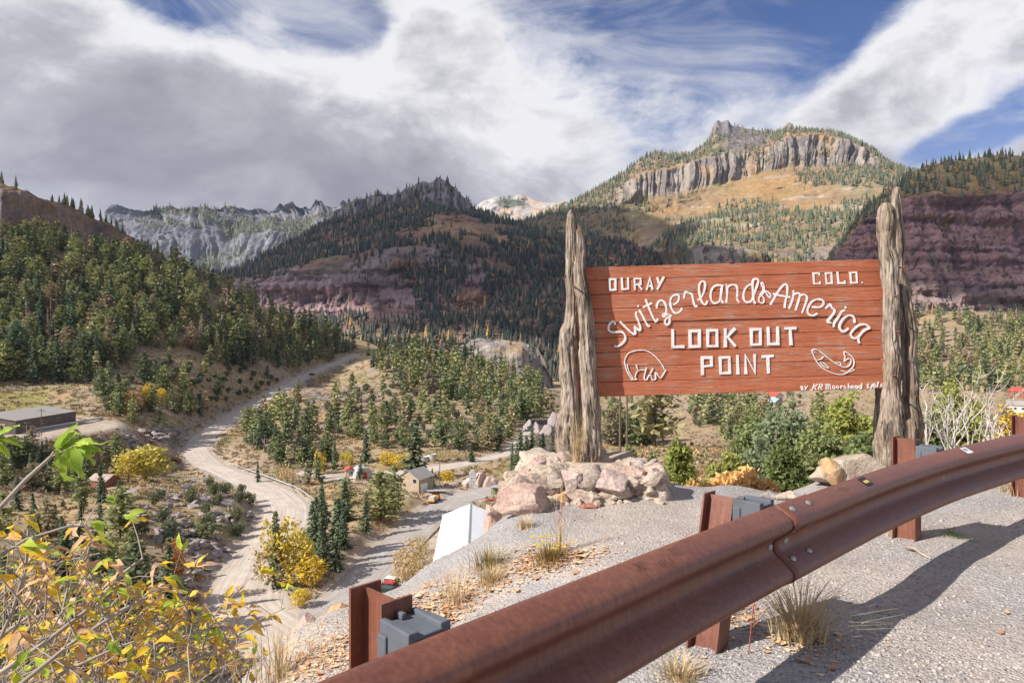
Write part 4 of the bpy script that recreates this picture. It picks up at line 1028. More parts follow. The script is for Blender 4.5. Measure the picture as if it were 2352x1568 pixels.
C = LR(C, (0.46, 0.385, 0.32), sstep(2.0, 3.0, LX) * sstep(0.0, .5, fbm(P2 / 1.4 + 7, 3) + 0.25) * 0.6)
C = LR(C, (0.33, 0.235, 0.135), sstep(-0.9, -1.6, LZ) * 0.9)
C = LR(C, (0.21, 0.19, 0.09), sstep(-0.9, -2, LZ) * sstep(0, .3, fbm(P2 / 2.5 + 3, 4)) * 0.8)
me = make_mesh('lookout_ground', np.stack([LX, LY, LZ], -1).reshape(-1, 3), Fq, M['gravel'], True); set_col(me, np.clip(C.reshape(-1, 3), 0, 1))
tag(link('lookout_ground', me), 'gravel pull-out ledge of the lookout', None, None, 'structure')
def lground(px, py):
    """where the sight line through a picture point meets the ledge"""
    Ds = np.exp(np.linspace(math.log(0.9), math.log(40), 420)); X = (px - 1176) / FP * Ds
    Z = CH - (py - 784) / FP * Ds; d = Z - ledge_h(X, Ds); k = int(np.argmax(d < 0))
    if k == 0: k = 1
    w = d[k - 1] / (d[k - 1] - d[k] + 1e-9); D = Ds[k - 1] + (Ds[k] - Ds[k - 1]) * w; x = (px - 1176) / FP * D
    return Vector((x, D, lh(x, D)))

# loose stones of the gravel, one mass
q = np.random.default_rng(3)
def pebble(seed):
    r = np.random.default_rng(seed); V = np.array([(1, 0, 0), (-1, 0, 0), (0, 1, 0), (0, -1, 0), (0, 0, .8), (0, 0, -.5)], float) * r.uniform(.6, 1.2, (6, 1)) + r.normal(0, .12, (6, 3))
    return V, np.array([(0, 2, 4), (2, 1, 4), (1, 3, 4), (3, 0, 4), (2, 0, 5), (1, 2, 5), (3, 1, 5), (0, 3, 5)])
PEB = [pebble(i) for i in range(8)]
def sprinkle(name, n, pick, size, protos, mat, label, flat=1.0):
    VV = []; FF = []; RR = []; b = 0
    xy = pick(n); z = ledge_h(xy[:, 0], xy[:, 1]); r = np.random.default_rng(n)
    for k in range(len(xy)):
        V, F = protos[r.integers(len(protos))]; s = size * math.exp(r.normal(0, .38)); a = r.uniform(0, 6.28); c_, s_ = math.cos(a), math.sin(a)
        VV.append(np.stack([(V[:, 0] * c_ - V[:, 1] * s_) * s + xy[k, 0], (V[:, 0] * s_ + V[:, 1] * c_) * s + xy[k, 1], V[:, 2] * s * flat + z[k]], 1)); FF.append(F + b); b += len(V); RR.append(np.full(len(V), r.random()))
    me = make_mesh(name, np.concatenate(VV), np.concatenate(FF), mat); set_f(me, np.concatenate(RR), 'rnd')
    return tag(link(name, me), label, None, None, 'stuff')
def ring_pick(px0, px1, D0, D1, keep):
    def f(n):
        out = np.empty((0, 2)); r = np.random.default_rng(int(px0 + D0 * 100))
        while len(out) < n:
            D = np.exp(r.uniform(math.log(D0), math.log(D1), n)); x = (r.uniform(px0, px1, n) - 1176) / FP * D; k = keep(x, D, r); out = np.concatenate([out, np.stack([x, D], 1)[k]])
        return out[:n]
    return f
m, t, b = new_mat('loose_stone'); r_ = t.node('ShaderNodeAttribute', attribute_name='rnd')
t.link(t.ramp(r_.outputs['Fac'], [(0, (0.19, 0.18, 0.185)), (0.5, (0.36, 0.34, 0.33)), (0.8, (0.45, 0.38, 0.32)), (1, (0.48, 0.45, 0.43))]), b.inputs['Base Color']); b.inputs['Roughness'].default_value = 0.9; M['stone'] = m
nrm = lambda x, D, r: (ledge_h(x, D) > -1.0) & (r.random(len(x)) < 0.35 + 0.65 * sstep(-.2, .3, fbm(np.stack([x, D, 0 * x], 1) / 0.7, 3)))
sprinkle('gravel', 30000, ring_pick(500, 2700, 1.6, 7.2, nrm), 0.0062, PEB, M['stone'], 'loose grey stones of the gravel ledge', 0.8)
m, t, b = new_mat('fallen_leaf'); r_ = t.node('ShaderNodeAttribute', attribute_name='rnd')
t.link(t.ramp(r_.outputs['Fac'], [(0, (0.42, 0.22, 0.12)), (0.3, (0.60, 0.34, 0.18)), (0.7, (0.68, 0.47, 0.29)), (1, (0.62, 0.52, 0.38))]), b.inputs['Base Color']); b.inputs['Roughness'].default_value = 0.8; M['litter'] = m
LEAFP = []
for i in range(5):
    r = np.random.default_rng(i); V = np.array([(-1, 0, 0), (-.3, -.42, .1), (.35, -.33, .12), (1, 0, .05), (.35, .33, .12), (-.3, .42, .1), (0, 0, -.05)], float)
    V[:, 2] += 0.35 * r.random() * V[:, 0] ** 2 + r.normal(0, .10, 7) + 0.25; LEAFP.append((V, np.array([(0, 1, 6), (1, 2, 6), (2, 3, 6), (3, 4, 6), (4, 5, 6), (5, 0, 6)])))
spots = [(lground(px, py), s, w) for px, py, s, w in ((1010,1398,.13,2.4),(1060,1375,.14,2.2),(970,1412,.12,1.6),(1270,1285,.13,2.6),(1225,1292,.12,1.5),(1330,1275,.12,1.0),(760,1500,.12,2.2),(745,1530,.12,1.6),(790,1470,.10,1.0),(640,1545,.2,.8),(1180,1305,.12,1.0),(1660,1425,.10,1.0),(1735,1440,.12,.5),(1830,1490,.12,.4),(2300,1300,.8,.10),(1500,1230,.8,.16),(1900,1250,.8,.12),(1120,1335,.12,1.0),(1000,1350,.1,.6))]
def leafpick(n):
    r = np.random.default_rng(9); w = np.array([s[2] for s in spots]); k = r.choice(len(spots), n, p=w / w.sum())
    return np.array([[spots[i][0].x + r.normal(0, spots[i][1]), spots[i][0].y + r.normal(0, spots[i][1])] for i in k])
sprinkle('leaf_litter', 2300, leafpick, 0.016, LEAFP, M['litter'], 'dry tan leaves fallen on the gravel', 1.0)

# ================================================================== rocks
import bmesh
def rock_mesh(seed, dims, cuts=9, nz=0.16, sub=4, mat=None):
    bm = bmesh.new(); bmesh.ops.create_icosphere(bm, subdivisions=sub, radius=1.0)
    V = np.array([v.co[:] for v in bm.verts]); r = np.random.default_rng(seed)
    for k in range(cuts):
        d = r.normal(0, 1, 3); d /= np.linalg.norm(d); h = r.uniform(0.42, 0.74); s = V @ d; over = s > h
        V[over] -= np.outer((s[over] - h) * 0.97, d)
    V *= (1 + nz * fbm(V * 1.7 + seed, 5))[:, None] + 0.07 * ridged(V * 3.5 + seed, 4)[:, None] + 0.035 * ridged(V * 9 + seed, 3)[:, None]
    V *= np.array(dims) / (V.max(0) - V.min(0)) * 1.08
    for v, c_ in zip(bm.verts, V): v.co = c_
    me = bpy.data.meshes.new('rock'); bm.to_mesh(me); bm.free()
    for p in me.polygons: p.use_smooth = True
    me.materials.append(mat); return me
def rockmat(name, c1, c2, c3):
    m, t, b = new_mat(name); tc = t.node('ShaderNodeTexCoord')
    a = t.noise(tc.outputs['Object'], 4.5, 8, 0.66); f = t.noise(tc.outputs['Object'], 38, 5, 0.7); g = t.noise(tc.outputs['Object'], 9, 6, 0.65, 0.6)
    c = t.ramp(a.outputs[0], [(0.32, c1), (0.52, c2), (0.70, c3)]); c = t.mix(1.0, c, t.ramp(f.outputs[0], [(0.3, 0.72), (0.7, 1.22)]), 'MULTIPLY')
    c = t.mix(t.ramp(g.outputs[0], [(0.60, 0.0), (0.70, 0.55)]), c, (0.24, 0.20, 0.18))
    t.link(c, b.inputs['Base Color']); b.inputs['Roughness'].default_value = 0.93; b.inputs['Specular IOR Level'].default_value = 0.1
    bump(t, b, t.math('ADD', f.outputs[0], t.math('MULTIPLY', g.outputs[0], 1.4)), 0.9, 0.022); return m
M['rock_tan'] = rockmat('tan_rock', (0.40, 0.30, 0.23), (0.52, 0.42, 0.33), (0.60, 0.51, 0.43))
M['rock_pink'] = rockmat('pink_rock', (0.44, 0.29, 0.235), (0.54, 0.385, 0.32), (0.62, 0.49, 0.41))
M['rock_mauve'] = rockmat('mauve_rock', (0.40, 0.285, 0.255), (0.50, 0.385, 0.34), (0.60, 0.51, 0.45))
M['rock_pale'] = rockmat('pale_outcrop', (0.41, 0.30, 0.245), (0.53, 0.425, 0.345), (0.62, 0.54, 0.455))
M['rock_orange'] = rockmat('orange_rock', (0.46, 0.27, 0.13), (0.55, 0.35, 0.19), (0.58, 0.44, 0.31))
M['rock_red'] = rockmat('red_rock', (0.34, 0.13, 0.10), (0.42, 0.18, 0.14), (0.46, 0.25, 0.20))
M['rock_grey'] = rockmat('grey_rock', (0.24, 0.205, 0.20), (0.33, 0.28, 0.265), (0.42, 0.37, 0.35))
def rk(parent, cx, cy, w, h, D, mt, seed, dep=None, off=(1071.9, 1010.6), sc=0.2083, name='rock'):
    px = off[0] + cx * sc; py = off[1] + cy * sc; k = D / FP * sc
    p = at(px, py, D); dims = (w * k, (dep or 0.85 * (w + h) / 2) * k, h * k)
    o = link(name, rock_mesh(seed, dims, 13 + seed % 6, 0.10, 5 if w > 200 and sc < 1 else 4, M[mt]), None, p, (0, 0, 0))
    if parent is not None:
        o.parent = parent; o.location = p - parent.location
    return o
base = empty('rock_base', at(1340, 1150, 6.1), 0, 'mortared pile of pale pink and tan rocks under the left log posts', 'rock pile')
RK = [(880,430,390,320,5.95,'rock_tan',1),(800,262,190,150,6.1,'rock_pink',2),(540,412,210,130,6.1,'rock_tan',3),(650,400,180,140,6.05,'rock_pink',4),(440,540,180,125,6.0,'rock_tan',5),(600,515,180,90,5.95,'rock_tan',6),
 (1170,465,240,245,5.82,'rock_mauve',8),(1310,500,170,180,5.85,'rock_tan',9),(1380,410,110,80,5.86,'rock_red',10),(1570,470,400,250,5.8,'rock_mauve',11),(1600,615,370,120,5.8,'rock_tan',12),(1270,650,200,190,5.85,'rock_tan',13),(1430,650,130,190,5.75,'rock_tan',14),
 (1110,625,200,150,5.85,'rock_tan',15),(970,640,200,120,5.86,'rock_tan',16),(1070,655,110,90,5.75,'rock_orange',17),(1870,360,220,120,5.95,'rock_pink',18),(2060,335,150,100,6.05,'rock_pink',19),(1890,445,140,110,5.88,'rock_pink',20),(2060,450,220,200,5.92,'rock_mauve',21),(1990,560,150,115,5.8,'rock_tan',22),(1860,520,150,100,5.85,'rock_tan',23),
 (1960,640,280,120,5.82,'rock_tan',24),(1820,590,90,100,5.85,'rock_tan',25),(1600,690,160,60,5.72,'rock_tan',26),(1790,700,130,55,5.72,'rock_mauve',27),(1320,725,160,75,5.68,'rock_red',28),(2100,620,130,150,5.9,'rock_tan',29),(1720,330,330,140,6.1,'rock_tan',30),(1000,320,300,120,6.2,'rock_tan',32),(1450,700,120,60,5.7,'rock_tan',33),(1500,620,120,90,5.74,'rock_pink',34)]
for k in range(16): RK.append((1000 + 75 * k, 705 + 22 * ((k * 7) % 5) / 5, 95 + 30 * (k % 3), 75 + 12 * (k % 4), 5.70 + .03 * (k % 3), ('rock_tan', 'rock_tan', 'rock_mauve')[k % 3], 200 + k))
for r in RK: rk(base, r[0], r[1], r[2] * 1.12, r[3] * 1.1, r[4] + .03, *r[5:])
def outcrop_mesh(seed, dims, ncell, mat):
    """one fused rock mass broken into blocks by cracks"""
    bm = bmesh.new(); bmesh.ops.create_icosphere(bm, subdivisions=6, radius=1.0); V = np.array([v.co[:] for v in bm.verts]); r = np.random.default_rng(seed); dims = np.array(dims)
    q = np.sign(V) * np.abs(V) ** 0.72; q /= np.abs(q).max(1, keepdims=True) ** 0.55; W = q * dims / 2            # squarish lump
    W += 0.045 * fbm(W * 4 + seed, 3)[:, None] * V
    sd = W[r.choice(len(W), ncell, replace=False)] * np.array([1, 1, 1]); wr = W + 0.05 * np.stack([fbm(W * 7 + k, 3) for k in (1, 9, 17)], 1)
    d = np.sqrt((((wr[:, None] - sd[None]) * np.array([1, 1, 1.5])) ** 2).sum(-1)); o = np.argsort(d, 1)[:, :2]; d1 = np.take_along_axis(d, o, 1); gap = d1[:, 1] - d1[:, 0]
    n = V / np.linalg.norm(V, axis=1, keepdims=True); tilt = r.normal(0, .35, (ncell, 3)); rel = W - sd[o[:, 0]]
    off = r.uniform(-.05, .07, ncell)[o[:, 0]] + (rel * tilt[o[:, 0]]).sum(1) * .55 - 0.075 * (1 - sstep(0, .035, gap)) + 0.012 * ridged(W * 16 + seed, 3) + .02 * ridged(W * 6 + seed, 3)
    W = W + n * off[:, None]
    for v, c_ in zip(bm.verts, W): v.co = c_
    me = bpy.data.meshes.new('rock'); bm.to_mesh(me); bm.free(); me.materials.append(mat)
    for p in me.polygons: p.use_smooth = True
    return me
core = link('rock_mass', outcrop_mesh(5, (1.40, 1.0, .48), 85, M['rock_pale']), base, at(1346, 1122, 6.30) - base.location)
cap = rk(base, 1350, 305, 950, 130, 6.2, 'rock_tan', 42, 650, name='sandy_cap')
def lone(cx, cy, w, h, D, mt, seed, label, off=(0, 0), sc=1.0, grp=None, dep=None):
    return tag(rk(None, cx, cy, w, h, D, mt, seed, dep, off, sc, 'boulder'), label, 'boulder', grp)
Z4 = dict(off=(1071.9, 1010.6), sc=0.2083)
lone(640, 690, 620, 320, 5.65, 'rock_pink', 51, 'large pink boulder leaning at the left foot of the rock base', **Z4)
lone(345, 990, 330, 560, 6.0, 'rock_pink', 52, 'weathered pink rock face dropping away beside the white roof', **Z4)
lone(520, 1180, 300, 430, 5.75, 'rock_pink', 53, 'steep pink slab below the large boulder, dry grass in front', **Z4)
lone(390, 1330, 300, 380, 5.9, 'rock_pink', 54, 'lowest pink rock on the drop left of the rock base', **Z4)
lone(245, 812, 45, 40, 5.6, 'rock_grey', 55, 'small grey stone perched on the pink rock face', **Z4)
lone(1955, 1085, 150, 92, 6.35, 'rock_tan', 56, 'broad tan boulder at the foot of the right log posts')
lone(1905, 1080, 40, 62, 6.2, 'rock_orange', 57, 'orange faced rock beside the broad tan boulder')
lone(1765, 1138, 48, 24, 6.0, 'rock_grey', 58, 'low dark rock at the ledge edge behind the second guardrail post')
lone(1806, 1142, 46, 26, 5.9, 'rock_tan', 59, 'low pale rock at the ledge edge beside the dark one')
for k, (cx, cy, w, h, mt) in enumerate(((785,1405,62,44,'rock_orange'),(745,1428,40,32,'rock_orange'),(705,1432,60,40,'rock_pink'),(685,1452,32,28,'rock_tan'),(725,1450,34,26,'rock_tan'),(770,1436,28,22,'rock_tan'))):
    lone(cx, cy, w, h, 4.75, mt, 70 + k, ('largest orange rock on the ledge rim left of the nearest guardrail post', 'squarish orange rock second in the row on the ledge rim', 'pink rock on the ledge rim above the road bend', 'small tan rock leftmost on the ledge rim', 'tan rock below the pink one on the ledge rim', 'smallest tan rock among the orange ones on the ledge rim')[k])

# ================================================================== guardrail
path = np.array([(-1.45,0.0),(-.9,.62),(-.298,1.298),(-.17,1.43),(.197,1.80),(.522,2.13),(.98,2.575),(1.716,3.265),(2.435,3.875),(3.47,4.64),(5.0,5.55),(7.2,6.5)]) * 1.048
s_ = np.concatenate([[0], np.cumsum(np.linalg.norm(np.diff(path, axis=0), axis=1))])
ss = np.linspace(0, s_[-1], 400); pp = np.stack([np.interp(ss, s_, path[:, k]) for k in (0, 1)], 1)
for _ in range(60):
    pp[1:-1] = (pp[:-2] + 2 * pp[1:-1] + pp[2:]) / 4
ss = np.concatenate([[0], np.cumsum(np.linalg.norm(np.diff(pp, axis=0), axis=1))])
RZ = 0.55 - 0.156
def rail_frame(s):
    x = np.interp(s, ss, pp[:, 0]); y = np.interp(s, ss, pp[:, 1]); e = 0.05
    tx = np.interp(s + e, ss, pp[:, 0]) - np.interp(s - e, ss, pp[:, 0]); ty = np.interp(s + e, ss, pp[:, 1]) - np.interp(s - e, ss, pp[:, 1]); l = math.hypot(tx, ty)
    return Vector((x, y, RZ)), Vector((tx / l, ty / l, 0)), Vector((ty / l, -tx / l, 0))   # point, along, towards the road
def rail_s_at_px(px, dn=0.0):
    best = min(range(len(ss)), key=lambda i: abs((lambda f: proj(f[0] + f[2] * dn)[0] - px)(rail_frame(ss[i]))) if pp[i, 1] > 0.6 else 1e9); return ss[best]
PROF = [(0.0,.150),(.004,.1555),(.014,.154),(.040,.140),(.064,.126),(.077,.116),(.083,.104),(.081,.090),(.072,.079),(.056,.066),(.030,.046),(.012,.033),(.003,.021),(0,.008)]
PROF = PROF + [(a, -z) for a, z in PROF[::-1]]
m, t, b = new_mat('rusted_steel'); tc = t.node('ShaderNodeTexCoord')
a = t.noise(tc.outputs['Object'], 3.2, 7, 0.62); f = t.noise(tc.outputs['Object'], 55, 5, 0.7)
sc_ = t.node('ShaderNodeMapping'); sc_.inputs['Scale'].default_value = (22, 22, 1.2); t.link(tc.outputs['Object'], sc_.inputs[0]); st = t.noise(sc_.outputs[0], 3.0, 5, 0.6)
c = t.ramp(a.outputs[0], [(0.28, (0.132, 0.048, 0.036)), (0.48, (0.172, 0.061, 0.037)), (0.62, (0.20, 0.077, 0.045)), (0.78, (0.25, 0.112, 0.06))])
c = t.mix(1.0, c, t.ramp(f.outputs[0], [(0.3, 0.85), (0.7, 1.12)]), 'MULTIPLY'); c = t.mix(1.0, c, t.ramp(st.outputs[0], [(0.3, 0.74), (0.7, 1.22)]), 'MULTIPLY')
t.link(c, b.inputs['Base Color']); t.link(t.ramp(a.outputs[0], [(0.3, 0.36), (0.7, 0.52)]), b.inputs['Roughness']); b.inputs['Specular IOR Level'].default_value = 0.5
bump(t, b, f.outputs[0], 0.10, 0.003); M['rust'] = m
M['blockout'] = simple('grey_plastic', (0.105, 0.115, 0.132), 0.75, 0.22, 6, 0.3, dist=0.004)
M['zinc'] = simple('zinc_bolt', (0.38, 0.37, 0.33), 0.45, 0.35, 30, 0.1, 0.6)
rail = empty('guardrail', (0, 0, 0), 0, 'rusty brown steel guardrail curving across the foreground on short posts', 'guardrail')
sJ = rail_s_at_px(1800, 0.05)
def beam(s0, s1, off):
    n = max(8, int((s1 - s0) / 0.05)); V = []
    for k in range(n + 1):
        s = s0 + (s1 - s0) * k / n; p, tt, nn = rail_frame(s)
        # slight dents and wander of a knocked-about rail
        wz = 0.002 * math.sin(s * 1.1)
        for dd, zz in PROF: V.append(p + nn * (dd + off) + Vector((0, 0, zz + wz)))
    np_ = len(PROF); ix = np.arange((n + 1) * np_).reshape(n + 1, np_)
    F = np.stack([ix[:-1, :-1], ix[:-1, 1:], ix[1:, 1:], ix[1:, :-1]], -1).reshape(-1, 4)
    o = link('rail_beam', make_mesh('rail_beam', V, F[:, ::-1].copy(), M['rust'], True), rail)
    md = o.modifiers.new('thickness', 'SOLIDIFY'); md.thickness = 0.0045; md.offset = -1
    return o
beam(0.0, sJ + 0.30, 0.0); beam(sJ, ss[-1] - 0.1, 0.006)
def oval(name, s, dd, zz, r, mat, parent, slope=0.0):
    p, tt, nn = rail_frame(s); up = Vector((0, 0, 1)); nrm_ = (nn * math.cos(slope) + up * math.sin(slope)).normalized(); lat = tt; v2 = nrm_.cross(lat)
    b = MB(); c0 = p + nn * dd + up * zz
    ring = [c0 + lat * r * math.cos(q) + v2 * r * 0.8 * math.sin(q) for q in np.linspace(0, 2 * math.pi, 14, endpoint=False)]
    vs = ring + [r_ + (c0 - r_) * 0.25 + nrm_ * r * 0.28 for r_ in ring] + [c0 + nrm_ * r * 0.36]
    n = 14; fs = [(k, (k + 1) % n, (k + 1) % n + n, k + n) for k in range(n)] + [(k + n, (k + 1) % n + n, 2 * n) for k in range(n)]
    b.add(vs, fs); return b.build(name, mat, parent, True)
for ds in (0.07, 0.22):
    oval('bolt', sJ + ds, .050, .142, 0.017, M['zinc'], rail, 1.05)
    oval('bolt', sJ + ds, .052, .056, 0.017, M['zinc'], rail, -0.9)
    oval('bolt', sJ + ds, .052, -.052, 0.017, M['zinc'], rail, 0.9)
oval('bolt', sJ + 0.10, .008, .000, 0.020, M['zinc'], rail, 0)
oval('bolt', sJ + 0.07, .050, -.146, 0.015, M['zinc'], rail, -1.05)
def gpost(s, ztop, lean, gz):
    p, tt, nn = rail_frame(s); bk = -nn; up = Vector((0, 0, 1))
    b = MB(); fw, fd, th, wb = 0.088, 0.135, 0.008, 0.007
    def P(l, d_, z): return Vector((p.x, p.y, 0)) + tt * (l + lean * (1 - (z - gz) / (ztop - gz)) * -1 + lean * 0) + bk * d_ + up * z
    def slab(l0, l1, d0, d1, z0, z1):
        vs = [P(l, d_, z) for z in (z0, z1) for l, d_ in ((l0, d0), (l1, d0), (l1, d1), (l0, d1))]
        b.add(vs, [(3, 2, 1, 0), (4, 5, 6, 7), (0, 1, 5, 4), (1, 2, 6, 5), (2, 3, 7, 6), (3, 0, 4, 7)])
    D0 = 0.128
    slab(-fw / 2, fw / 2, D0, D0 + th, gz - .3, ztop); slab(-fw / 2, fw / 2, D0 + fd - th, D0 + fd, gz - .3, ztop + .004); slab(-wb / 2, wb / 2, D0 + th, D0 + fd - th, gz - .3, ztop - .003)
    post = b.build('post', M['rust'], rail)
    # recycled-plastic blockout with raised side lips
    c = MB()
    def Q(l, d_, z): return Vector((p.x, p.y, 0)) + tt * l + bk * d_ + up * z
    def slab2(l0, l1, d0, d1, z0, z1, tap=0.0):
        vs = [Q(l, d_, z) for z in (z0, z1) for l, d_ in ((l0 - tap, d0), (l1 + tap, d0), (l1, d1), (l0, d1))]
        c.add(vs, [(3, 2, 1, 0), (4, 5, 6, 7), (0, 1, 5, 4), (1, 2, 6, 5), (2, 3, 7, 6), (3, 0, 4, 7)])
    zt = RZ + 0.178; slab2(-.046, .046, .004, .124, RZ - .178, zt - .012, .010)
    for l0 in (-.052, .038): slab2(l0, l0 + .014, .006, .125, RZ - .176, zt, .008)
    slab2(-.007, .007, .100, .126, zt - .012, zt + .004); slab2(-.060, -.052, .090, .123, RZ - .17, zt - .03); slab2(.052, .060, .090, .123, RZ - .17, zt - .03)
    blk = c.build('blockout', M['blockout'], rail); md = blk.modifiers.new('bevel', 'BEVEL'); md.width = 0.004; md.segments = 2
    return post
for px, zt, lean, dg in ((864, .60, 0, -.05), (1662, .565, .13, 0), (2083, .605, 0, 0), (2352, .62, 0, 0), (2640, .62, 0, 0)):
    s = rail_s_at_px(px, -0.195); p, tt, nn = rail_frame(s); g = p - nn * .195
    gpost(s, zt, lean, lh(g.x, g.y)); oval('bolt', s, .006, 0, 0.018, M['zinc'], rail, 0)
# stickers and scratched names on the rail's upper face
def face_pt(s, w):   # w 0..1 across the sloping top face, from back edge to fold
    p, tt, nn = rail_frame(s); return p + nn * (.016 + .050 * w + .0085) + Vector((0, 0, .1535 - .0275 * w + .0035))
def patch(name, s0, s1, w0, w1, mat, lift=0.0, skew=0.0):
    up = Vector((0, 0, lift)); b = MB(); vs = [face_pt(s0, w0) + up, face_pt(s1, w0) + up, face_pt(s1 + skew, w1) + up, face_pt(s0 + skew, w1) + up]
    b.add(vs, [(0, 1, 2, 3)]); return b.build(name, mat, rail)
M['black'] = simple('black_print', (0.02, 0.02, 0.022), 0.5, 0.2, 20, 0); M['ink'] = simple('dark_scratch', (0.055, 0.028, 0.024), 0.8, 0.3, 20, 0); M['whitep'] = simple('white_sticker', (0.72, 0.72, 0.72), 0.5, 0.06, 10, 0); M['yellowp'] = simple('yellow_print', (0.60, 0.47, 0.12), 0.5, 0.1, 10, 0)
sA = rail_s_at_px(1990, .05); patch('sticker', sA - .055, sA + .02, .05, .98, M['black'], .0008); patch('sticker_print', sA - .045, sA + .008, .42, .72, M['yellowp'], .0016)
sB = rail_s_at_px(2222, .05); patch('sticker', sB - .065, sB + .02, .03, .98, M['whitep'], .0008)
for k in range(5): patch('sticker_print', sB - .05 + .011 * k, sB - .045 + .011 * k, .15 + .05 * (k % 2), .62, M['black'], .0016)
def strokes(name, strs, s0, ds, w0, dw, th, mat, lift=.0012):
    b = MB()
    for st_ in strs:
        for (x0, y0), (x1, y1) in zip(st_, st_[1:]):
            L = math.hypot(x1 - x0, y1 - y0) + 1e-6; ox, oy = -(y1 - y0) / L * th, (x1 - x0) / L * th
            qd = [(x0 + ox, y0 + oy), (x1 + ox, y1 + oy), (x1 - ox, y1 - oy), (x0 - ox, y0 - oy)]
            b.add([face_pt(s0 + x * ds, w0 + y * dw) + Vector((0, 0, lift)) for x, y in qd], [(0, 1, 2, 3)])
    return b.build(name, mat, rail)
GL = {'T': [[(0,0),(1,0)],[(.5,0),(.5,1)]], 'R': [[(0,1),(0,0),(.8,.1),(.8,.45),(0,.5),(.9,1)]], 'E': [[(.9,0),(0,0),(0,1),(.9,1)],[(0,.5),(.7,.5)]], 'Y': [[(0,0),(.5,.5),(1,0)],[(.5,.5),(.5,1)]], 'K': [[(0,0),(0,1)],[(.9,0),(0,.5),(.9,1)]], 'A': [[(0,1),(.5,0),(1,1)],[(.2,.6),(.8,.6)]], 'L': [[(0,0),(0,1),(.9,1)]], '2': [[(0,.1),(.7,0),(.8,.3),(0,1),(.9,1)]], '0': [[(0,0),(.8,0),(.8,1),(0,1),(0,0)]], '3': [[(0,0),(.8,0),(.3,.45),(.8,.6),(.7,1),(0,1)]]}
def word(wd): return [[(x * .8 + 1.25 * i, y) for x, y in s] for i, c in enumerate(wd) for s in GL[c]]
sC = rail_s_at_px(1462, .05)
strokes('scratched_name', word('TREY'), sC, .011, .10, .46, .05, M['ink']); sC = rail_s_at_px(1505, .05)
strokes('scratched_name', word('KAYLA'), sC + .015, .011, .50, .44, .05, M['ink']); sC = rail_s_at_px(1530, .05); strokes('scratched_name', word('2023'), sC + .05, .010, .05, .38, .05, M['ink'])
sC = rail_s_at_px(1930, .05)
q_ = random.Random(4); strokes('scrawl', [[(i * .9, q_.random()), (i * .9 + .5, q_.random()), (i * .9 + .8, q_.random())] for i in range(8)], sC, .011, .25, .5, .05, M['ink'])

# ================================================================== lookout sign
SD = 6.5
sign = empty('lookout_sign', at(1690, 1060, SD), 0, 'big red plank lookout sign with white lettering hung between grey weathered logs', 'sign')
def so(o):
    o.parent = sign; o.location = Vector(o.location) - sign.location; return o
m, t, b = new_mat('weathered_log'); tc = t.node('ShaderNodeTexCoord')
mp = t.node('ShaderNodeMapping'); mp.inputs['Scale'].default_value = (1, 1, 0.10); t.link(tc.outputs['Object'], mp.inputs[0])
g = t.noise(mp.outputs[0], 42, 6, 0.65, 0.4); a = t.noise(tc.outputs['Object'], 2.3, 6, 0.6); g2 = t.noise(mp.outputs[0], 130, 3, 0.6); k = t.noise(mp.outputs[0], 14, 4, 0.6, 0.5)
c = t.ramp(a.outputs[0], [(0.30, (0.20, 0.145, 0.105)), (0.48, (0.31, 0.24, 0.185)), (0.66, (0.40, 0.335, 0.275))])
oc = t.ramp(t.noise(tc.outputs['Object'], 3.4, 5, 0.65, 0.5).outputs[0], [(0.60, 0.0), (0.72, 0.7)]); c = t.mix(oc, c, (0.36, 0.19, 0.09))
c = t.mix(1.0, c, t.ramp(g.outputs[0], [(0.36, 0.34), (0.58, 1.2)]), 'MULTIPLY'); c = t.mix(1.0, c, t.ramp(k.outputs[0], [(0.36, 0.35), (0.47, 1.0)]), 'MULTIPLY')
t.link(c, b.inputs['Base Color']); b.inputs['Roughness'].default_value = 0.9; b.inputs['Specular IOR Level'].default_value = 0.1
bump(t, b, t.math('ADD', t.math('MULTIPLY', k.outputs[0], 1.2), t.math('ADD', g.outputs[0], t.math('MULTIPLY', g2.outputs[0], 0.4))), 0.9, 0.012); M['log'] = m
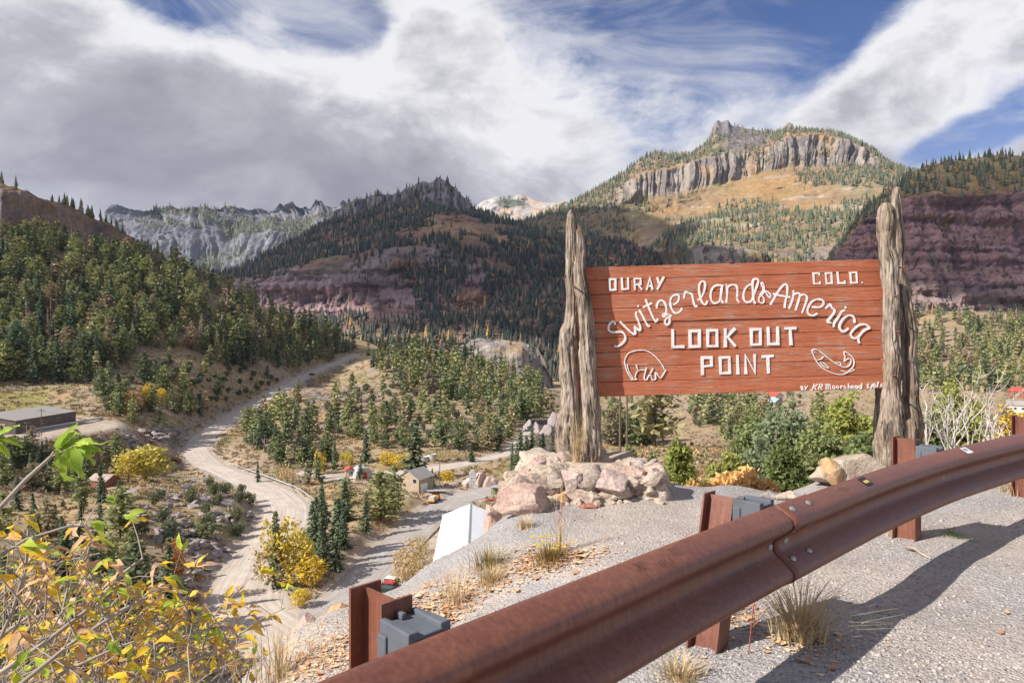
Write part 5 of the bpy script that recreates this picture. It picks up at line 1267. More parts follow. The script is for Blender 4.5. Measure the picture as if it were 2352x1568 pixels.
def logm(pts, D, seed, dsc=1.0, rings=150, segs=72):
    pts = np.array(pts, float); y = np.linspace(pts[0, 1], pts[-1, 1], rings)
    o = np.argsort(pts[:, 1]); cx = np.interp(y, pts[o, 1], pts[o, 0]); hw = np.interp(y, pts[o, 1], pts[o, 2])
    for _ in range(3):
        hw[1:-1] = (hw[:-2] + 2 * hw[1:-1] + hw[2:]) / 4; cx[1:-1] = (cx[:-2] + 2 * cx[1:-1] + cx[2:]) / 4
    cx = cx + 5.0 * fbm(np.stack([y / 70, 0 * y, 0 * y + seed], 1), 3); hw = hw * (1 + .22 * fbm(np.stack([y / 55, 0 * y, 0 * y + seed + 7], 1), 3)) * .96
    X = (cx - 1176) / FP * D; Z = CH - (y - 784) / FP * D; R = hw / FP * D
    th = np.linspace(0, 2 * np.pi, segs, endpoint=False); T, ZZ = np.meshgrid(th, Z); tw = ZZ * 0.5
    P = np.stack([np.cos(T + tw) * 1.3, np.sin(T + tw) * 1.3, ZZ * 0.9], -1)
    r = 1 + 0.24 * fbm(P + seed, 4)
    gr = vnoise(np.stack([np.cos(T + tw) * 4.2, np.sin(T + tw) * 4.2, ZZ * 1.3], -1) + seed); r -= 0.30 * np.clip(1 - np.abs(gr) / 0.14, 0, 1) * sstep(-.3, .3, fbm(P * 1.3 + 9 + seed, 2) + .1)
    gr2 = vnoise(np.stack([np.cos(T + tw) * 9, np.sin(T + tw) * 9, ZZ * 2.2], -1) + seed + 5); r -= 0.10 * np.clip(1 - np.abs(gr2) / 0.2, 0, 1)
    kn = fbm(np.stack([np.cos(T) * 2.2, np.sin(T) * 2.2, ZZ * 4.5], -1) + seed + 50, 3); r += 0.75 * np.clip(kn - 0.26, 0, 1) - 0.6 * np.clip(kn - 0.42, 0, 1) * 2
    endf = np.clip((np.arange(rings)[:, None]) / 4.0, 0, 1) ** 0.5; r = r * (0.55 + 0.45 * endf)
    V = np.stack([X[:, None] + np.cos(T) * R[:, None] * r, D + np.sin(T) * R[:, None] * r * dsc, ZZ + 0.02 * fbm(P * 3 + 1, 2) * (np.arange(rings)[:, None] < 6)], -1).reshape(-1, 3)
    ix = np.arange(rings * segs).reshape(rings, segs); F = np.stack([ix[:-1], np.roll(ix[:-1], -1, 1), np.roll(ix[1:], -1, 1), ix[1:]], -1).reshape(-1, 4)
    n = len(V); V = np.concatenate([V, [[X[0], D, Z[0] + 0.012]]]); F = F.tolist() + [[(k + 1) % segs, k, n] for k in range(segs)]
    o = link('log_post', make_mesh('log_post', V, F, M['log'], True), sign, -sign.location); return o
def Z8(p): return [(1255.6 + x * .391, 459.4 + y * .391, w * .391) for x, y, w in p]
logm(Z8([(150,62,14),(149,85,30),(148,150,35),(147,300,36),(147,500,38),(147,650,39),(145,740,43),(132,800,56),(134,950,55),(138,1100,54),(138,1250,66),(130,1370,75),(130,1450,66),(130,1570,58)]), 6.62, 1.0)
logm(Z8([(190,160,18),(190,180,23),(192,260,27),(194,400,36),(206,500,35),(219,600,43),(229,700,43),(234,800,43),(241,950,48),(250,1100,50),(262,1250,50),(269,1400,49),(274,1570,45)]), 6.43, 7.0)
logm([(2038,468,12),(2038,480,17),(2037,507,20),(2039,546,22),(2042,593,22),(2047,663,19),(2048,741,19),(2047,819,19),(2049,878,21),(2050,948,26),(2047,999,30),(2040,1040,28),(2032,1085,22)], 6.36, 13.0)
logm([(2060,431,8),(2060,445,10),(2061,480,11),(2063,546,13),(2068,624,14),(2078,702,16),(2084,780,16),(2091,858,17),(2095,948,19),(2096,1080,22)], 6.72, 19.0)
logm([(2020,860,8),(2022,900,12),(2022,1000,14),(2024,1085,16)], 6.75, 25.0)
# board: nine painted planks
m, t, b = new_mat('red_painted_plank'); tc = t.node('ShaderNodeTexCoord'); oi = t.node('ShaderNodeObjectInfo')
mp = t.node('ShaderNodeMapping'); mp.inputs['Scale'].default_value = (0.09, 1, 1); t.link(tc.outputs['Object'], mp.inputs[0])
off = t.vmath('ADD', mp.outputs[0], t.vmath('SCALE', (1.0, 1.0, 1.0), t.math('MULTIPLY', oi.outputs['Random'], 40)))
g = t.noise(off, 60, 7, 0.68, 0.5); g1 = t.noise(off, 17, 6, 0.65, 0.3); a = t.noise(tc.outputs['Object'], 2.6, 5, 0.6); pit = t.voro(off, 34)
c = t.ramp(a.outputs[0], [(0.3, (0.40, 0.122, 0.062)), (0.7, (0.50, 0.172, 0.090))])
c = t.mix(1.0, c, t.ramp(g1.outputs[0], [(0.30, 0.80), (0.5, 1.0), (0.7, 1.10)]), 'MULTIPLY')
c = t.mix(t.ramp(g.outputs[0], [(0.30, 0.85), (0.37, 0.0)]), c, (0.10, 0.040, 0.025))
peel = t.math('MULTIPLY', t.ramp(g.outputs[0], [(0.52, 0.0), (0.60, 1.0)]), t.ramp(a.outputs[0], [(0.46, 0.0), (0.58, 0.9)])); c = t.mix(peel, c, (0.36, 0.30, 0.24))
c = t.mix(t.ramp(pit.outputs['Distance'], [(0.05, 0.9), (0.10, 0.0)]), c, (0.12, 0.04, 0.025))
t.link(c, b.inputs['Base Color']); b.inputs['Roughness'].default_value = 0.72; b.inputs['Specular IOR Level'].default_value = 0.2
bump(t, b, t.math('ADD', g.outputs[0], g1.outputs[0]), 0.8, 0.012); M['plank'] = m
board = empty('board', (0, 0, 0)); board.parent = sign
def R3(x, y, D=SD): return at(1225 + x * .39063, 428.75 + y * .39063, D)
LY_ = [472, 552, 637, 722, 803, 890, 978, 1062, 1152, 1238]; RY_ = [425, 498, 583, 668, 757, 845, 930, 1015, 1103, 1187]
XL, XR = 300, 2062
for k in range(9):
    q = np.random.default_rng(k); n = 60; V = []; dep = q.uniform(-.005, .005); g1_ = 1.5
    for i in range(n + 1):
        f = i / n; x = XL + (XR - XL) * f + (2 if k == 0 else 0)
        jt = 1.2 * float(vnoise(np.array([[f * 14, k * 3.7, 0]]))[0]); jb = 1.2 * float(vnoise(np.array([[f * 14, k * 3.7 + 50, 0]]))[0])
        y0 = LY_[k] + (RY_[k] - LY_[k]) * f + g1_ + jt; y1 = LY_[k + 1] + (RY_[k + 1] - LY_[k + 1]) * f - g1_ + jb
        bow = dep + .002 * math.sin(f * 5 + k)
        for D, yy in ((SD + bow + .003, y0), (SD + bow, y0 + 1.5), (SD + bow, y1 - 1.5), (SD + bow + .003, y1), (SD + .045, y1), (SD + .045, y0)):
            p = R3(x, yy); p.y = D; V.append(p - sign.location)
    F = []
    for i in range(n):
        for e in range(6):
            e2 = (e + 1) % 6; F.append((i * 6 + e, i * 6 + e2, i * 6 + 6 + e2, i * 6 + 6 + e))
    F += [tuple(range(5, -1, -1)), tuple(n * 6 + e for e in range(6))]
    o = link('plank', make_mesh('plank', V, F, M['plank']), board)
bb = MB(); bb.add([Vector((R3(x, y).x, SD + .05 + d_, R3(x, y).z)) - sign.location for d_ in (0, .03) for x, y in ((XL + 4, LY_[0] + 6), (XR - 4, RY_[0] + 6), (XR - 4, RY_[9] - 6), (XL + 4, LY_[9] - 6))], [(0, 1, 2, 3), (7, 6, 5, 4), (0, 4, 5, 1), (1, 5, 6, 2), (2, 6, 7, 3), (3, 7, 4, 0)]); bb.build('backing', M['rust'], board)  # dark sheet added behind the planks, blocks daylight through the gaps
for x, y in ((492, 458), (1160, 442)):
    p = R3(x, y) - sign.location; bb = MB(); bb.box(p + Vector((0, .02, 0)), (.03, .05, .014)); bb.build('nail', M['rust'], board)
for x, y in ((190, 528), (2145, 640), (2187, 470), (2135, 1110), (2155, 850)):
    p = at(1225 + x * .39063, 428.75 + y * .39063, 6.24) - sign.location; bb = MB(); bb.tube([p, p + Vector((0, .25, 0))], .008, 8); bb.build('bolt', M['rust'], sign)
# lettering: painted strokes standing a hair proud of the planks
m, t, b = new_mat('white_lettering'); tc = t.node('ShaderNodeTexCoord'); mp = t.node('ShaderNodeMapping'); mp.inputs['Scale'].default_value = (.35, 1, 1); t.link(tc.outputs['Object'], mp.inputs[0])
n = t.noise(mp.outputs[0], 55, 6, .7); n2 = t.noise(tc.outputs['Object'], 7, 4, .6); k = t.ramp(n2.outputs[0], [(.3, (.66, .64, .62)), (.7, (.82, .81, .79))]); k = t.mix(t.ramp(n.outputs[0], [(.33, .9), (.40, 0.0)]), k, (.38, .20, .15))
t.link(k, b.inputs['Base Color']); b.inputs['Roughness'].default_value = .75; bump(t, b, n.outputs[0], .4, .004); M['letter'] = m
def rsm(pts, it=2):
    p = [Vector((a, b)) for a, b in pts]
    for _ in range(it):
        n = [p[0]]
        for a, b in zip(p, p[1:]): n += [a * .75 + b * .25, a * .25 + b * .75]
        p = n + [p[-1]]
    return p
class Letters:
    def __init__(self): self.b = MB(); self.k = 0
    def stroke(self, pts, conv, th, closed=False, smooth=False):
        p = rsm(pts) if smooth else [Vector(q) for q in pts]
        if closed: p = p + [p[0]]
        p = [Vector(conv(*q)) for q in p]
        n = len(p); Lf = []; Rt = []; h0 = th / 2
        for i in range(n):
            h = h0 * (1 + .16 * math.sin(p[i].x * .35 + p[i].y * .22 + self.k))
            if closed: a = p[i - 1] if i else p[-2]; c = p[i + 1] if i < n - 1 else p[1]
            else: a = p[max(i - 1, 0)]; c = p[min(i + 1, n - 1)]
            d1 = (p[i] - a); d2 = (c - p[i]); d1 = d1.normalized() if d1.length > 1e-6 else d2.normalized(); d2 = d2.normalized() if d2.length > 1e-6 else d1
            nn = Vector((-(d1 + d2).y, (d1 + d2).x))
            nn = nn.normalized() if nn.length > 1e-3 else Vector((-d1.y, d1.x)); k = min(1.5, 1 / max(0.4, nn.dot(Vector((-d1.y, d1.x)))))
            e = Vector((0, 0))
            if not closed and i == 0: e = -d2 * h * .7
            if not closed and i == n - 1: e = d1 * h * .7
            Lf.append(p[i] + nn * h * k + e); Rt.append(p[i] - nn * h * k + e)
        self.k += 1; D1 = SD + .01
        vs = [at(q.x, q.y, SD) for q in Lf] + [at(q.x, q.y, SD) for q in Rt]
        V = []
        for e in (0, 1):
            for i, v in enumerate(vs): V.append(Vector((v.x, D1 if e else SD - .0058 - .0003 * (self.k % 6) - .00005 * (i % n), v.z)) - sign.location)
        f = []; m_ = 2 * n
        for i in range(n - 1):
            f += [(i, i + 1, n + i + 1, n + i), (m_ + i, m_ + n + i, m_ + n + i + 1, m_ + i + 1), (i, m_ + i, m_ + i + 1, i + 1), (n + i, n + i + 1, m_ + n + i + 1, m_ + n + i)]
        self.b.add(V, f)
    def dot(self, x, y, r, conv):
        c = conv(x, y); self.stroke([(c[0] - r * .3, c[1]), (c[0] + r * .3, c[1])], lambda a, b: (a, b), r * 1.6)
    def circ(self, x, y, r, conv, th): self.stroke([(x + r * math.cos(a), y + r * 1.2 * math.sin(a)) for a in np.linspace(0, 6.283, 10, endpoint=False)], conv, th, True)
    def done(self, name): return self.b.build(name, M['letter'], board)
cA = lambda x, y: ((2250 + x * .22321) * .6125, (1000 + y * .22321) * .6125)
cB = lambda x, y: ((2550 + x * .22321) * .6125, (1000 + y * .22321) * .6125)
cC = lambda x, y: ((2850 + x * .22321) * .6125, (1000 + y * .22321) * .6125)
cD = lambda x, y: ((2250 + x * .21259) * .6125, (1200 + y * .21259) * .6125)
cE = lambda x, y: ((2900 + x * .19133) * .6125, (1200 + y * .19133) * .6125)
cR = lambda x, y: (1225 + x * .39063, 428.75 + y * .39063)
L = Letters(); T_ = 4.2
for p, cl in (([(160,210),(258,210),(260,386),(166,390)], 1), ([(365,192),(376,378),(474,372),(470,190)], 0), ([(585,385),(578,200),(680,198),(682,292),(592,300)], 0), ([(640,300),(700,380)], 0), ([(785,382),(838,190),(880,378)], 0), ([(800,325),(864,322)], 0), ([(962,185),(992,285)], 0), ([(1068,180),(965,375)], 0)): L.stroke(p, cA, T_, bool(cl))
L.done('town_lettering')
L = Letters(); T_ = 4.3
for p in ([(248,960),(245,925),(215,915),(165,950),(140,1010),(145,1070),(200,1105),(290,1095),(370,1090),(415,1140),(428,1200),(410,1250),(350,1310),(275,1345),(248,1330)],
          [(340,925),(460,1050),(565,1140),(600,1115),(575,990),(610,1030),(665,1080),(685,1045),(650,930),(590,800),(612,762)], [(660,735),(690,780),(800,1000),(830,992)], [(768,555),(800,650),(915,920),(955,905),(965,880)], [(725,680),(862,612)],
          [(950,715),(955,620),(1010,560),(1060,570),(1105,640),(1115,740),(1095,790),(1060,790),(1045,820),(1060,840),(1095,825),(1110,790),(1150,800),(1200,825),(1160,835),(1110,865),(1080,920),(1100,970),(1140,975),(1170,930),(1165,860)],
          [(1235,635),(1300,600),(1325,540),(1325,480),(1290,465),(1210,490),(1175,560),(1185,680),(1225,760),(1275,785),(1345,750),(1372,700)], [(1408,525),(1420,450),(1440,415),(1480,440),(1545,455),(1560,560),(1580,640),(1605,680),(1625,655)],
          [(1640,560),(1700,520),(1755,400),(1770,300),(1750,245),(1700,245),(1665,300),(1660,420),(1690,560),(1740,640),(1780,630),(1800,580)]): L.stroke(p, cA, T_, False, True)
L.dot(638, 662, 2.7, cA)
for p in ([(720,320),(640,305),(560,330),(510,430),(510,530),(545,610),(610,615),(670,570),(685,460),(705,320)], [(700,400),(685,580),(722,600)], [(775,300),(790,340),(790,450),(775,595)], [(790,350),(850,300),(930,305),(965,350),(960,450),(955,560),(985,595)],
          [(1215,295),(1140,310),(1075,400),(1055,500),(1080,590),(1160,600),(1210,560),(1245,440),(1310,280),(1315,215),(1270,200),(1220,220),(1215,330),(1225,480),(1235,570),(1255,610)],
          [(1520,630),(1620,450),(1720,320),(1775,280),(1805,340),(1795,480),(1765,580),(1755,685)], [(1565,455),(1700,490),(1840,510)], [(1900,405),(1905,450),(1885,560),(1830,695)], [(1905,470),(1960,440),(2010,450),(2010,500),(1940,725)], [(2010,490),(2070,460),(2130,490),(2130,560),(2050,770)]): L.stroke(p, cB, T_, False, True)
L.stroke([(1340,470),(1400,385),(1415,340),(1385,265),(1365,265),(1362,300),(1400,370),(1440,440),(1490,520),(1520,520),(1520,470),(1470,415),(1420,405),(1375,470),(1340,490),(1315,540),(1330,600),(1380,620),(1415,580),(1400,520),(1360,480),(1345,470)], cB, 2.9, False, True)
for p in ([(870,675),(1000,685),(1060,640),(1070,590),(1030,550),(940,540),(850,600),(800,690),(790,770),(830,815),(890,825),(950,790)], [(1100,700),(1160,640),(1180,630),(1200,690),(1265,740),(1200,830),(1150,890),(1140,935),(1185,940)], [(1420,730),(1370,745),(1320,840),(1235,960),(1240,1000)],
          [(1590,930),(1590,870),(1540,815),(1470,815),(1400,870),(1335,970),(1335,1040),(1380,1090),(1430,1085),(1480,1040)], [(1840,1030),(1790,970),(1720,960),(1640,990),(1540,1090),(1515,1140),(1550,1195),(1610,1205),(1670,1160),(1740,1070),(1840,1030)], [(1670,1160),(1640,1210),(1665,1275)]): L.stroke(p, cC, T_, False, True)
L.dot(1430, 683, 2.7, cC); L.done('arched_script_lettering')
L = Letters(); T_ = 3.9
for p, cl in (([(990,140),(990,108),(893,112),(905,285),(1005,283),(1005,255)], 0), ([(1100,110),(1195,105),(1205,275),(1115,282)], 1), ([(1300,95),(1315,275),(1420,275),(1420,240)], 0), ([(1510,100),(1615,95),(1628,268),(1528,272)], 1)): L.stroke(p, cC, T_, bool(cl))
L.dot(1712, 267, 2.2, cC); L.done('state_lettering')
L = Letters(); T_ = 6.0
L.stroke([(1222,1060),(1224,1345),(1400,1340)], cA, T_); L.stroke([(1510,1078),(1668,1075),(1672,1335),(1517,1340)], cA, T_, True); L.stroke([(1810,1068),(1963,1065),(1967,1330),(1810,1333)], cA, T_, True)
for p, cl in (([(762,1045),(762,1335)], 0), ([(915,1045),(795,1175),(920,1325)], 0), ([(1198,1052),(1350,1047),(1352,1303),(1203,1308)], 1), ([(1480,1020),(1490,1298),(1645,1293),(1640,1015)], 0), ([(1760,1035),(1935,1030)], 0), ([(1848,1035),(1866,1300)], 0)): L.stroke(p, cB, T_, bool(cl))
L.stroke([(1808,955),(1802,660),(1962,658),(1968,800),(1812,815)], cD, T_); L.stroke([(2118,660),(2278,655),(2288,930),(2128,935)], cD, T_, True)
for p in ([(1200,992),(1203,1097)], [(1250,1095),(1247,990),(1303,1092),(1301,988)], [(1345,998),(1408,994)], [(1378,998),(1382,1092)]): L.stroke(p, cR, T_)
L.done('block_lettering')
L = Letters(); T_ = 2.1
for p in ([(560,1050),(470,900),(430,750),(435,690),(490,590),(560,550),(740,522),(870,555),(1000,660),(1110,810),(1130,860)], [(1130,860),(1165,880),(1145,905),(1120,950),(1070,1030),(1020,980),(980,905),(975,970),(985,1040),(950,1055),(910,1050),(890,940),(830,1020),(835,1050),(770,1050),(790,940),(820,840)], [(815,880),(665,875),(620,980),(620,1020),(655,1045),(560,1050)], [(640,790),(662,870)], [(890,940),(935,850)], [(478,780),(500,900),(570,1000),(575,1045)]): L.stroke(p, cD, T_, False, True)
L.done('bear_outline')
L = Letters(); T_ = 1.8
for p in ([(755,590),(760,640),(840,810),(940,930),(1100,1020),(1270,1070),(1400,1060),(1550,940),(1585,850),(1570,760),(1490,670),(1390,605),(1380,640),(1405,730),(1380,810),(1400,800),(1440,760),(1500,750),(1525,790),(1500,870),(1450,915),(1380,925),(1300,895),(1180,830),(1050,730),(930,630),(860,580),(780,572),(755,590)], [(755,590),(800,625),(840,630)], [(975,715),(945,760),(850,785)], [(910,820),(960,895),(1060,940),(1080,930),(1020,870),(940,810)], [(1195,835),(1280,825),(1325,850),(1300,895)], [(1480,1015),(1560,995),(1585,970),(1545,950)], [(1320,990),(1410,1008)]): L.stroke(p, cE, T_, False, True)
L.done('fish_outline')
L = Letters(); T_ = 2.0
for p in ([(535,1290),(548,1360)], [(535,1295),(570,1300),(565,1325),(540,1330),(580,1340),(575,1360),(545,1362)], [(612,1295),(632,1328)], [(670,1290),(615,1365)], [(715,1372),(760,1360),(800,1250)], [(865,1250),(800,1310),(828,1360)], [(880,1350),(910,1250),(960,1260),(950,1300),(905,1310),(945,1360)], [(1010,1265),(1035,1255),(1030,1355)], [(1035,1270),(1070,1260),(1070,1350)], [(1070,1270),(1105,1260),(1118,1355)],
          [(1320,1335),(1322,1290),(1352,1290)], [(1378,1310),(1412,1302),(1400,1285),(1380,1300),(1385,1335),(1420,1335)], [(1465,1340),(1470,1245)], [(1470,1300),(1500,1290),(1507,1335)], [(1528,1310),(1565,1302),(1550,1285),(1530,1300),(1535,1335),(1570,1335)], [(1645,1290),(1648,1335)], [(1730,1240),(1726,1335)], [(1860,1245),(1835,1300),(1850,1325),(1875,1310),(1845,1298)], [(1945,1260),(1905,1340)], [(2060,1210),(2030,1310)], [(2150,1245),(2112,1250),(2106,1275),(2140,1280),(2112,1310),(2082,1295)]): L.stroke(p, cE, T_)
for x, y, r in ((1180, 1315, 24), (1255, 1312, 20), (1620, 1312, 22), (1698, 1312, 22), (1978, 1258, 16), (1973, 1298, 20)): L.circ(x, y, r, cE, T_)
L.done('signature_lettering')

# ================================================================== things down in the valley
M['wallbrown'] = simple('brown_metal_siding', (0.135, 0.105, 0.088), 0.6, 0.15, 0.6, 0.1); M['roofgrey'] = simple('grey_metal_roof', (0.34, 0.315, 0.295), 0.55, 0.12, 0.3, 0.1)
M['white'] = simple('white_fabric', (0.82, 0.82, 0.83), 0.7, 0.05, 0.3, 0.05); M['cream'] = simple('pale_wall', (0.60, 0.56, 0.50), 0.8, 0.12, 0.6, 0.1); M['tan'] = simple('tan_siding', (0.42, 0.33, 0.23), 0.85, 0.15, 1, 0.2)
M['logwall'] = simple('red_brown_boards', (0.26, 0.115, 0.075), 0.85, 0.3, 1.2, 0.3); M['rustroof'] = simple('weathered_roof', (0.40, 0.32, 0.27), 0.8, 0.35, 0.8, 0.2); M['redroof'] = simple('red_roof', (0.50, 0.085, 0.06), 0.6, 0.15, 1, 0.1)
M['tealroof'] = simple('pale_blue_roof', (0.30, 0.46, 0.50), 0.55, 0.12, 1, 0.1); M['concrete'] = simple('concrete', (0.50, 0.47, 0.44), 0.9, 0.15, 0.8, 0.2); M['glass'] = simple('dark_glass', (0.03, 0.035, 0.04), 0.12, 0.1, 1, 0, spec=0.5)
M['green'] = simple('green_paint', (0.17, 0.22, 0.10), 0.7, 0.2, 2, 0.1); M['orangep'] = simple('orange_paint', (0.62, 0.26, 0.06), 0.5, 0.2, 2, 0.05); M['redp'] = simple('red_paint', (0.45, 0.025, 0.03), 0.3, 0.1, 2, 0, spec=0.5); M['whitepaint'] = simple('white_paint', (0.78, 0.78, 0.78), 0.3, 0.05, 2, 0, spec=0.5)
M['darkpaint'] = simple('dark_green_paint', (0.035, 0.06, 0.055), 0.3, 0.15, 2, 0, spec=0.5); M['maroon'] = simple('maroon_paint', (0.16, 0.02, 0.035), 0.3, 0.1, 2, 0, spec=0.5); M['tyre'] = simple('tyre_rubber', (0.03, 0.03, 0.03), 0.9, 0.2, 3, 0); M['steel'] = simple('galvanised_steel', (0.50, 0.51, 0.52), 0.5, 0.1, 2, 0, 0.4); M['pole'] = simple('wooden_pole', (0.16, 0.115, 0.085), 0.9, 0.3, 2, 0.2); M['bikegrey'] = simple('grey_panel', (0.52, 0.53, 0.55), 0.7, 0.15, 1, 0.1)
def gable(name, label, loc, rz, w, l, eave, ridge, wallm, roofm, cat='building', over=0.35, wins=(), door=None, tr=0.14):
    """w across (x), l along (y); walls, roof slabs, door and windows as parts"""
    o = empty(name, loc, rz, label, cat); b = MB()
    b.prism([(-w / 2, -.5), (w / 2, -.5), (w / 2, eave), (0, ridge), (-w / 2, eave)], -l / 2, l / 2); b.build('wall', M[wallm], o)
    sl = (ridge - eave) / (w / 2)
    for s in (-1, 1):
        b = MB(); x1 = s * (w / 2 + over); z1 = eave - sl * over
        b.prism([(0, ridge + .02), (x1, z1 + .02), (x1, z1 + .02 + tr), (0, ridge + .02 + tr)], -l / 2 - over, l / 2 + over); b.build('roof', M[roofm], o)
    for (face, u, z, ww, hh) in wins:
        b = MB(); f = MB()
        if face in '+-':
            s = 1 if face == '+' else -1; b.box((s * (w / 2 + .03), u, z), (.06, ww, hh)); f.box((s * (w / 2 + .015), u, z), (.05, ww + .2, hh + .2))
        else:
            s = 1 if face == 'b' else -1; b.box((u, s * (l / 2 + .03), z), (ww, .06, hh)); f.box((u, s * (l / 2 + .015), z), (ww + .2, .05, hh + .2))
        fr = f.build('window_frame', M['cream'], o); b.build('pane', M['glass'], fr)
    if door:
        face, u, ww, hh, dm = door; b = MB()
        if face in '+-': s = 1 if face == '+' else -1; b.box((s * (w / 2 + .04), u, hh / 2), (.08, ww, hh))
        else: s = 1 if face == 'b' else -1; b.box((u, s * (l / 2 + .04), hh / 2), (ww, .08, hh))
        b.build('door', M[dm], o)
    return o
zb = ground(90, 985).z
gable('metal_building', 'long brown metal building with a low grey roof at the left edge', (-180, 247, hz(-172, 240)), 0, 24, 32, 4.6, 6.6, 'wallbrown', 'roofgrey', wins=[('+', -10, 2.6, 1.2, 1), ('+', -2, 2.6, 1.2, 1), ('+', 6, 2.6, 1.2, 1)], door=('f', 6, 5, 3.6, 'tan'))
b = MB(); A0 = ground(60, 992); B0 = ground(235, 962)
b.tube([A0 + Vector((0, 0, .5)), (A0 + B0) / 2 + Vector((0, 0, .55)), B0 + Vector((0, 0, .5))], .55, 4); tag(b.build('retaining_wall', M['concrete']), 'low pale retaining wall in front of the metal building', 'wall')
g = ground(240, 1116); gable('log_shed', 'small red-brown shed with a rusty tan roof below the yellow tree', g, RAD(70), 5, 7, 2.2, 3.6, 'logwall', 'rustroof', 'shed', wins=[('+', 1, 1.3, .8, .8)], door=('+', -1.5, 1, 1.9, 'tan'))
# white hall, end-on below the pink rocks
fz = CH - 47.3
M['rock_outcrop'] = rockmat('outcrop', (0.20, 0.165, 0.155), (0.30, 0.25, 0.225), (0.40, 0.34, 0.30))
hall = gable('white_hall', 'white gable-roofed hall just below the pink rocks', (-9.6, 152.5, fz), math.atan2(1.9, 39), 13.2, 39, 3.6, 6.2, 'cream', 'white', 'building', 0.3, door=('f', 0, 4, 3, 'tan'))
b = MB(); b.box((0, 0, 6.42), (.3, 39.6, .12)); b.build('ridge_cap', M['steel'], hall)
g = ground(955, 1124); gable('roadside_house', 'grey-roofed house with white garage doors beyond the white hall', g, RAD(-28), 8, 8, 4.2, 6.6, 'tan', 'roofgrey', 'house', wins=[('f', -2.5, 3.6, 1.3, 1.2), ('f', 2.5, 3.6, 1.3, 1.2), ('-', 0, 3, 1.2, 1.2), ('+', 2.4, 3.8, 1.2, 1.1)], door=('+', -1.2, 3.4, 2.6, 'whitepaint'))
g = ground(803, 1093); gable('ticket_hut', 'tiny tan hut with a red roof beside the round-roofed hut', g, RAD(20), 3.0, 3.2, 2.3, 3.3, 'tan', 'redroof', 'hut', wins=[('f', .5, 1.4, .8, .8)], door=('f', -.8, .8, 1.8, 'cream'))
# quonset hut
g = ground(832, 1094); o = empty('round_roof_hut', g, RAD(25), 'grey corrugated hut with a half-round roof', 'hut'); b = MB()
arc = [(3.2 * math.cos(a), 3.6 * math.sin(a)) for a in np.linspace(math.pi, 0, 17)]
b.prism(arc, -4, 4); b.build('shell', M['steel'], o); b = MB(); b.prism([(x * .96, z * .96) for x, z in arc], -4.05, -3.95); b.build('end_wall', M['concrete'], o)
b = MB(); b.box((0, -4.1, 1.1), (1.4, .1, 2.2)); b.build('door', M['redp'], o)
def drum(name, loc, r, h, mat, label, grp=None):
    o = empty(name, loc, 0, label, 'tank', grp); b = MB(); b.tube([(0, 0, -.3), (0, 0, h)], r, 20, False); b.build('wall', mat, o)
    b = MB(); b.tube([(0, 0, h - .25), (0, 0, h + .05)], r + .08, 20, False); b.build('rim', mat, o); b = MB(); b.tube([(0, 0, h * .7), (0, 0, h * .72)], r * .97, 20); b.build('lid', M['cream'], o)
drum('concrete_tank', ground(972, 1060), 1.9, 2.0, M['concrete'], 'left of two round concrete tanks above the dirt track'); drum('concrete_tank', ground(992, 1058), 1.7, 2.6, M['concrete'], 'taller right one of two round concrete tanks above the track')
# loader with boom beside the tanks
g = ground(958, 1061); o = empty('excavator', g, RAD(200), 'small orange excavator parked left of the concrete tanks', 'excavator')
b = MB(); b.box((0, 0, 1.2), (2.4, 1.8, .9)); b.build('body', M['orangep'], o); b = MB(); b.box((.3, .4, 2.1), (1.1, .9, 1.1)); b.build('cab', M['glass'], o)
for s in (-1, 1): b = MB(); b.tube([(-1.2, s * .8, .4), (1.2, s * .8, .4)], .42, 8); b.build('track', M['tyre'], o)
b = MB(); b.tube([(1, -.3, 1.5), (2.6, -.3, 3.2), (3.6, -.3, 1.2)], [.22, .2, .12], 5); b.build('boom', M['orangep'], o); b = MB(); b.box((3.7, -.3, .8), (.7, .8, .7)); b.build('bucket', M['steel'], o)
# climbing panel and its little red crag
g = ground(1086, 1117); o = empty('climbing_panel', g, RAD(8), 'tall pale grey panel with a pointed top standing against the pinkish crag', 'panel'); b = MB()
b.prism([(-1.1, -.3), (1.1, -.3), (1.1, 4.3), (.35, 5.4), (-.35, 5.4), (-1.1, 4.3)], -.35, .35); b.build('panel', M['bikegrey'], o)
for k in range(9): b = MB(); b.box((-.7 + .7 * (k % 3), -.4, .8 + 1.1 * (k // 3) + .2 * (k % 2)), (.25, .12, .25)); b.build('hold', M['whitepaint'], o)
for k, (px, py, w, h) in enumerate(((1102, 1102, 34, 44), (1120, 1104, 34, 38), (1072, 1108, 24, 26), (1040, 1112, 44, 26), (1135, 1106, 22, 28))):
    g = ground(px, 1120); lone(px, py + 4, w, h, g.y + 3, 'rock_pink' if k < 2 else 'rock_mauve', 90 + k, ('tall pinkish crag just right of the grey climbing panel', 'second pinkish crag, right of the taller one', 'brownish rock at the left foot of the climbing panel', 'low brown outcrop between the house and the climbing panel', 'small crag nearest the pale boulders')[k])
for k, (px, py, w, h, D) in enumerate(((1232, 1002, 44, 80, 345), (1252, 1010, 40, 84, 340), (1215, 985, 24, 36, 350), (1270, 1000, 40, 90, 350))):
    lone(px, py, w, h, D, 'rock_grey', 100 + k, ('dark cliff column left of the log post', 'dark cliff column nearest the log post', 'pale rim rock above the dark cliff columns', 'dark cliff face half hidden behind the log post')[k], dep=60)
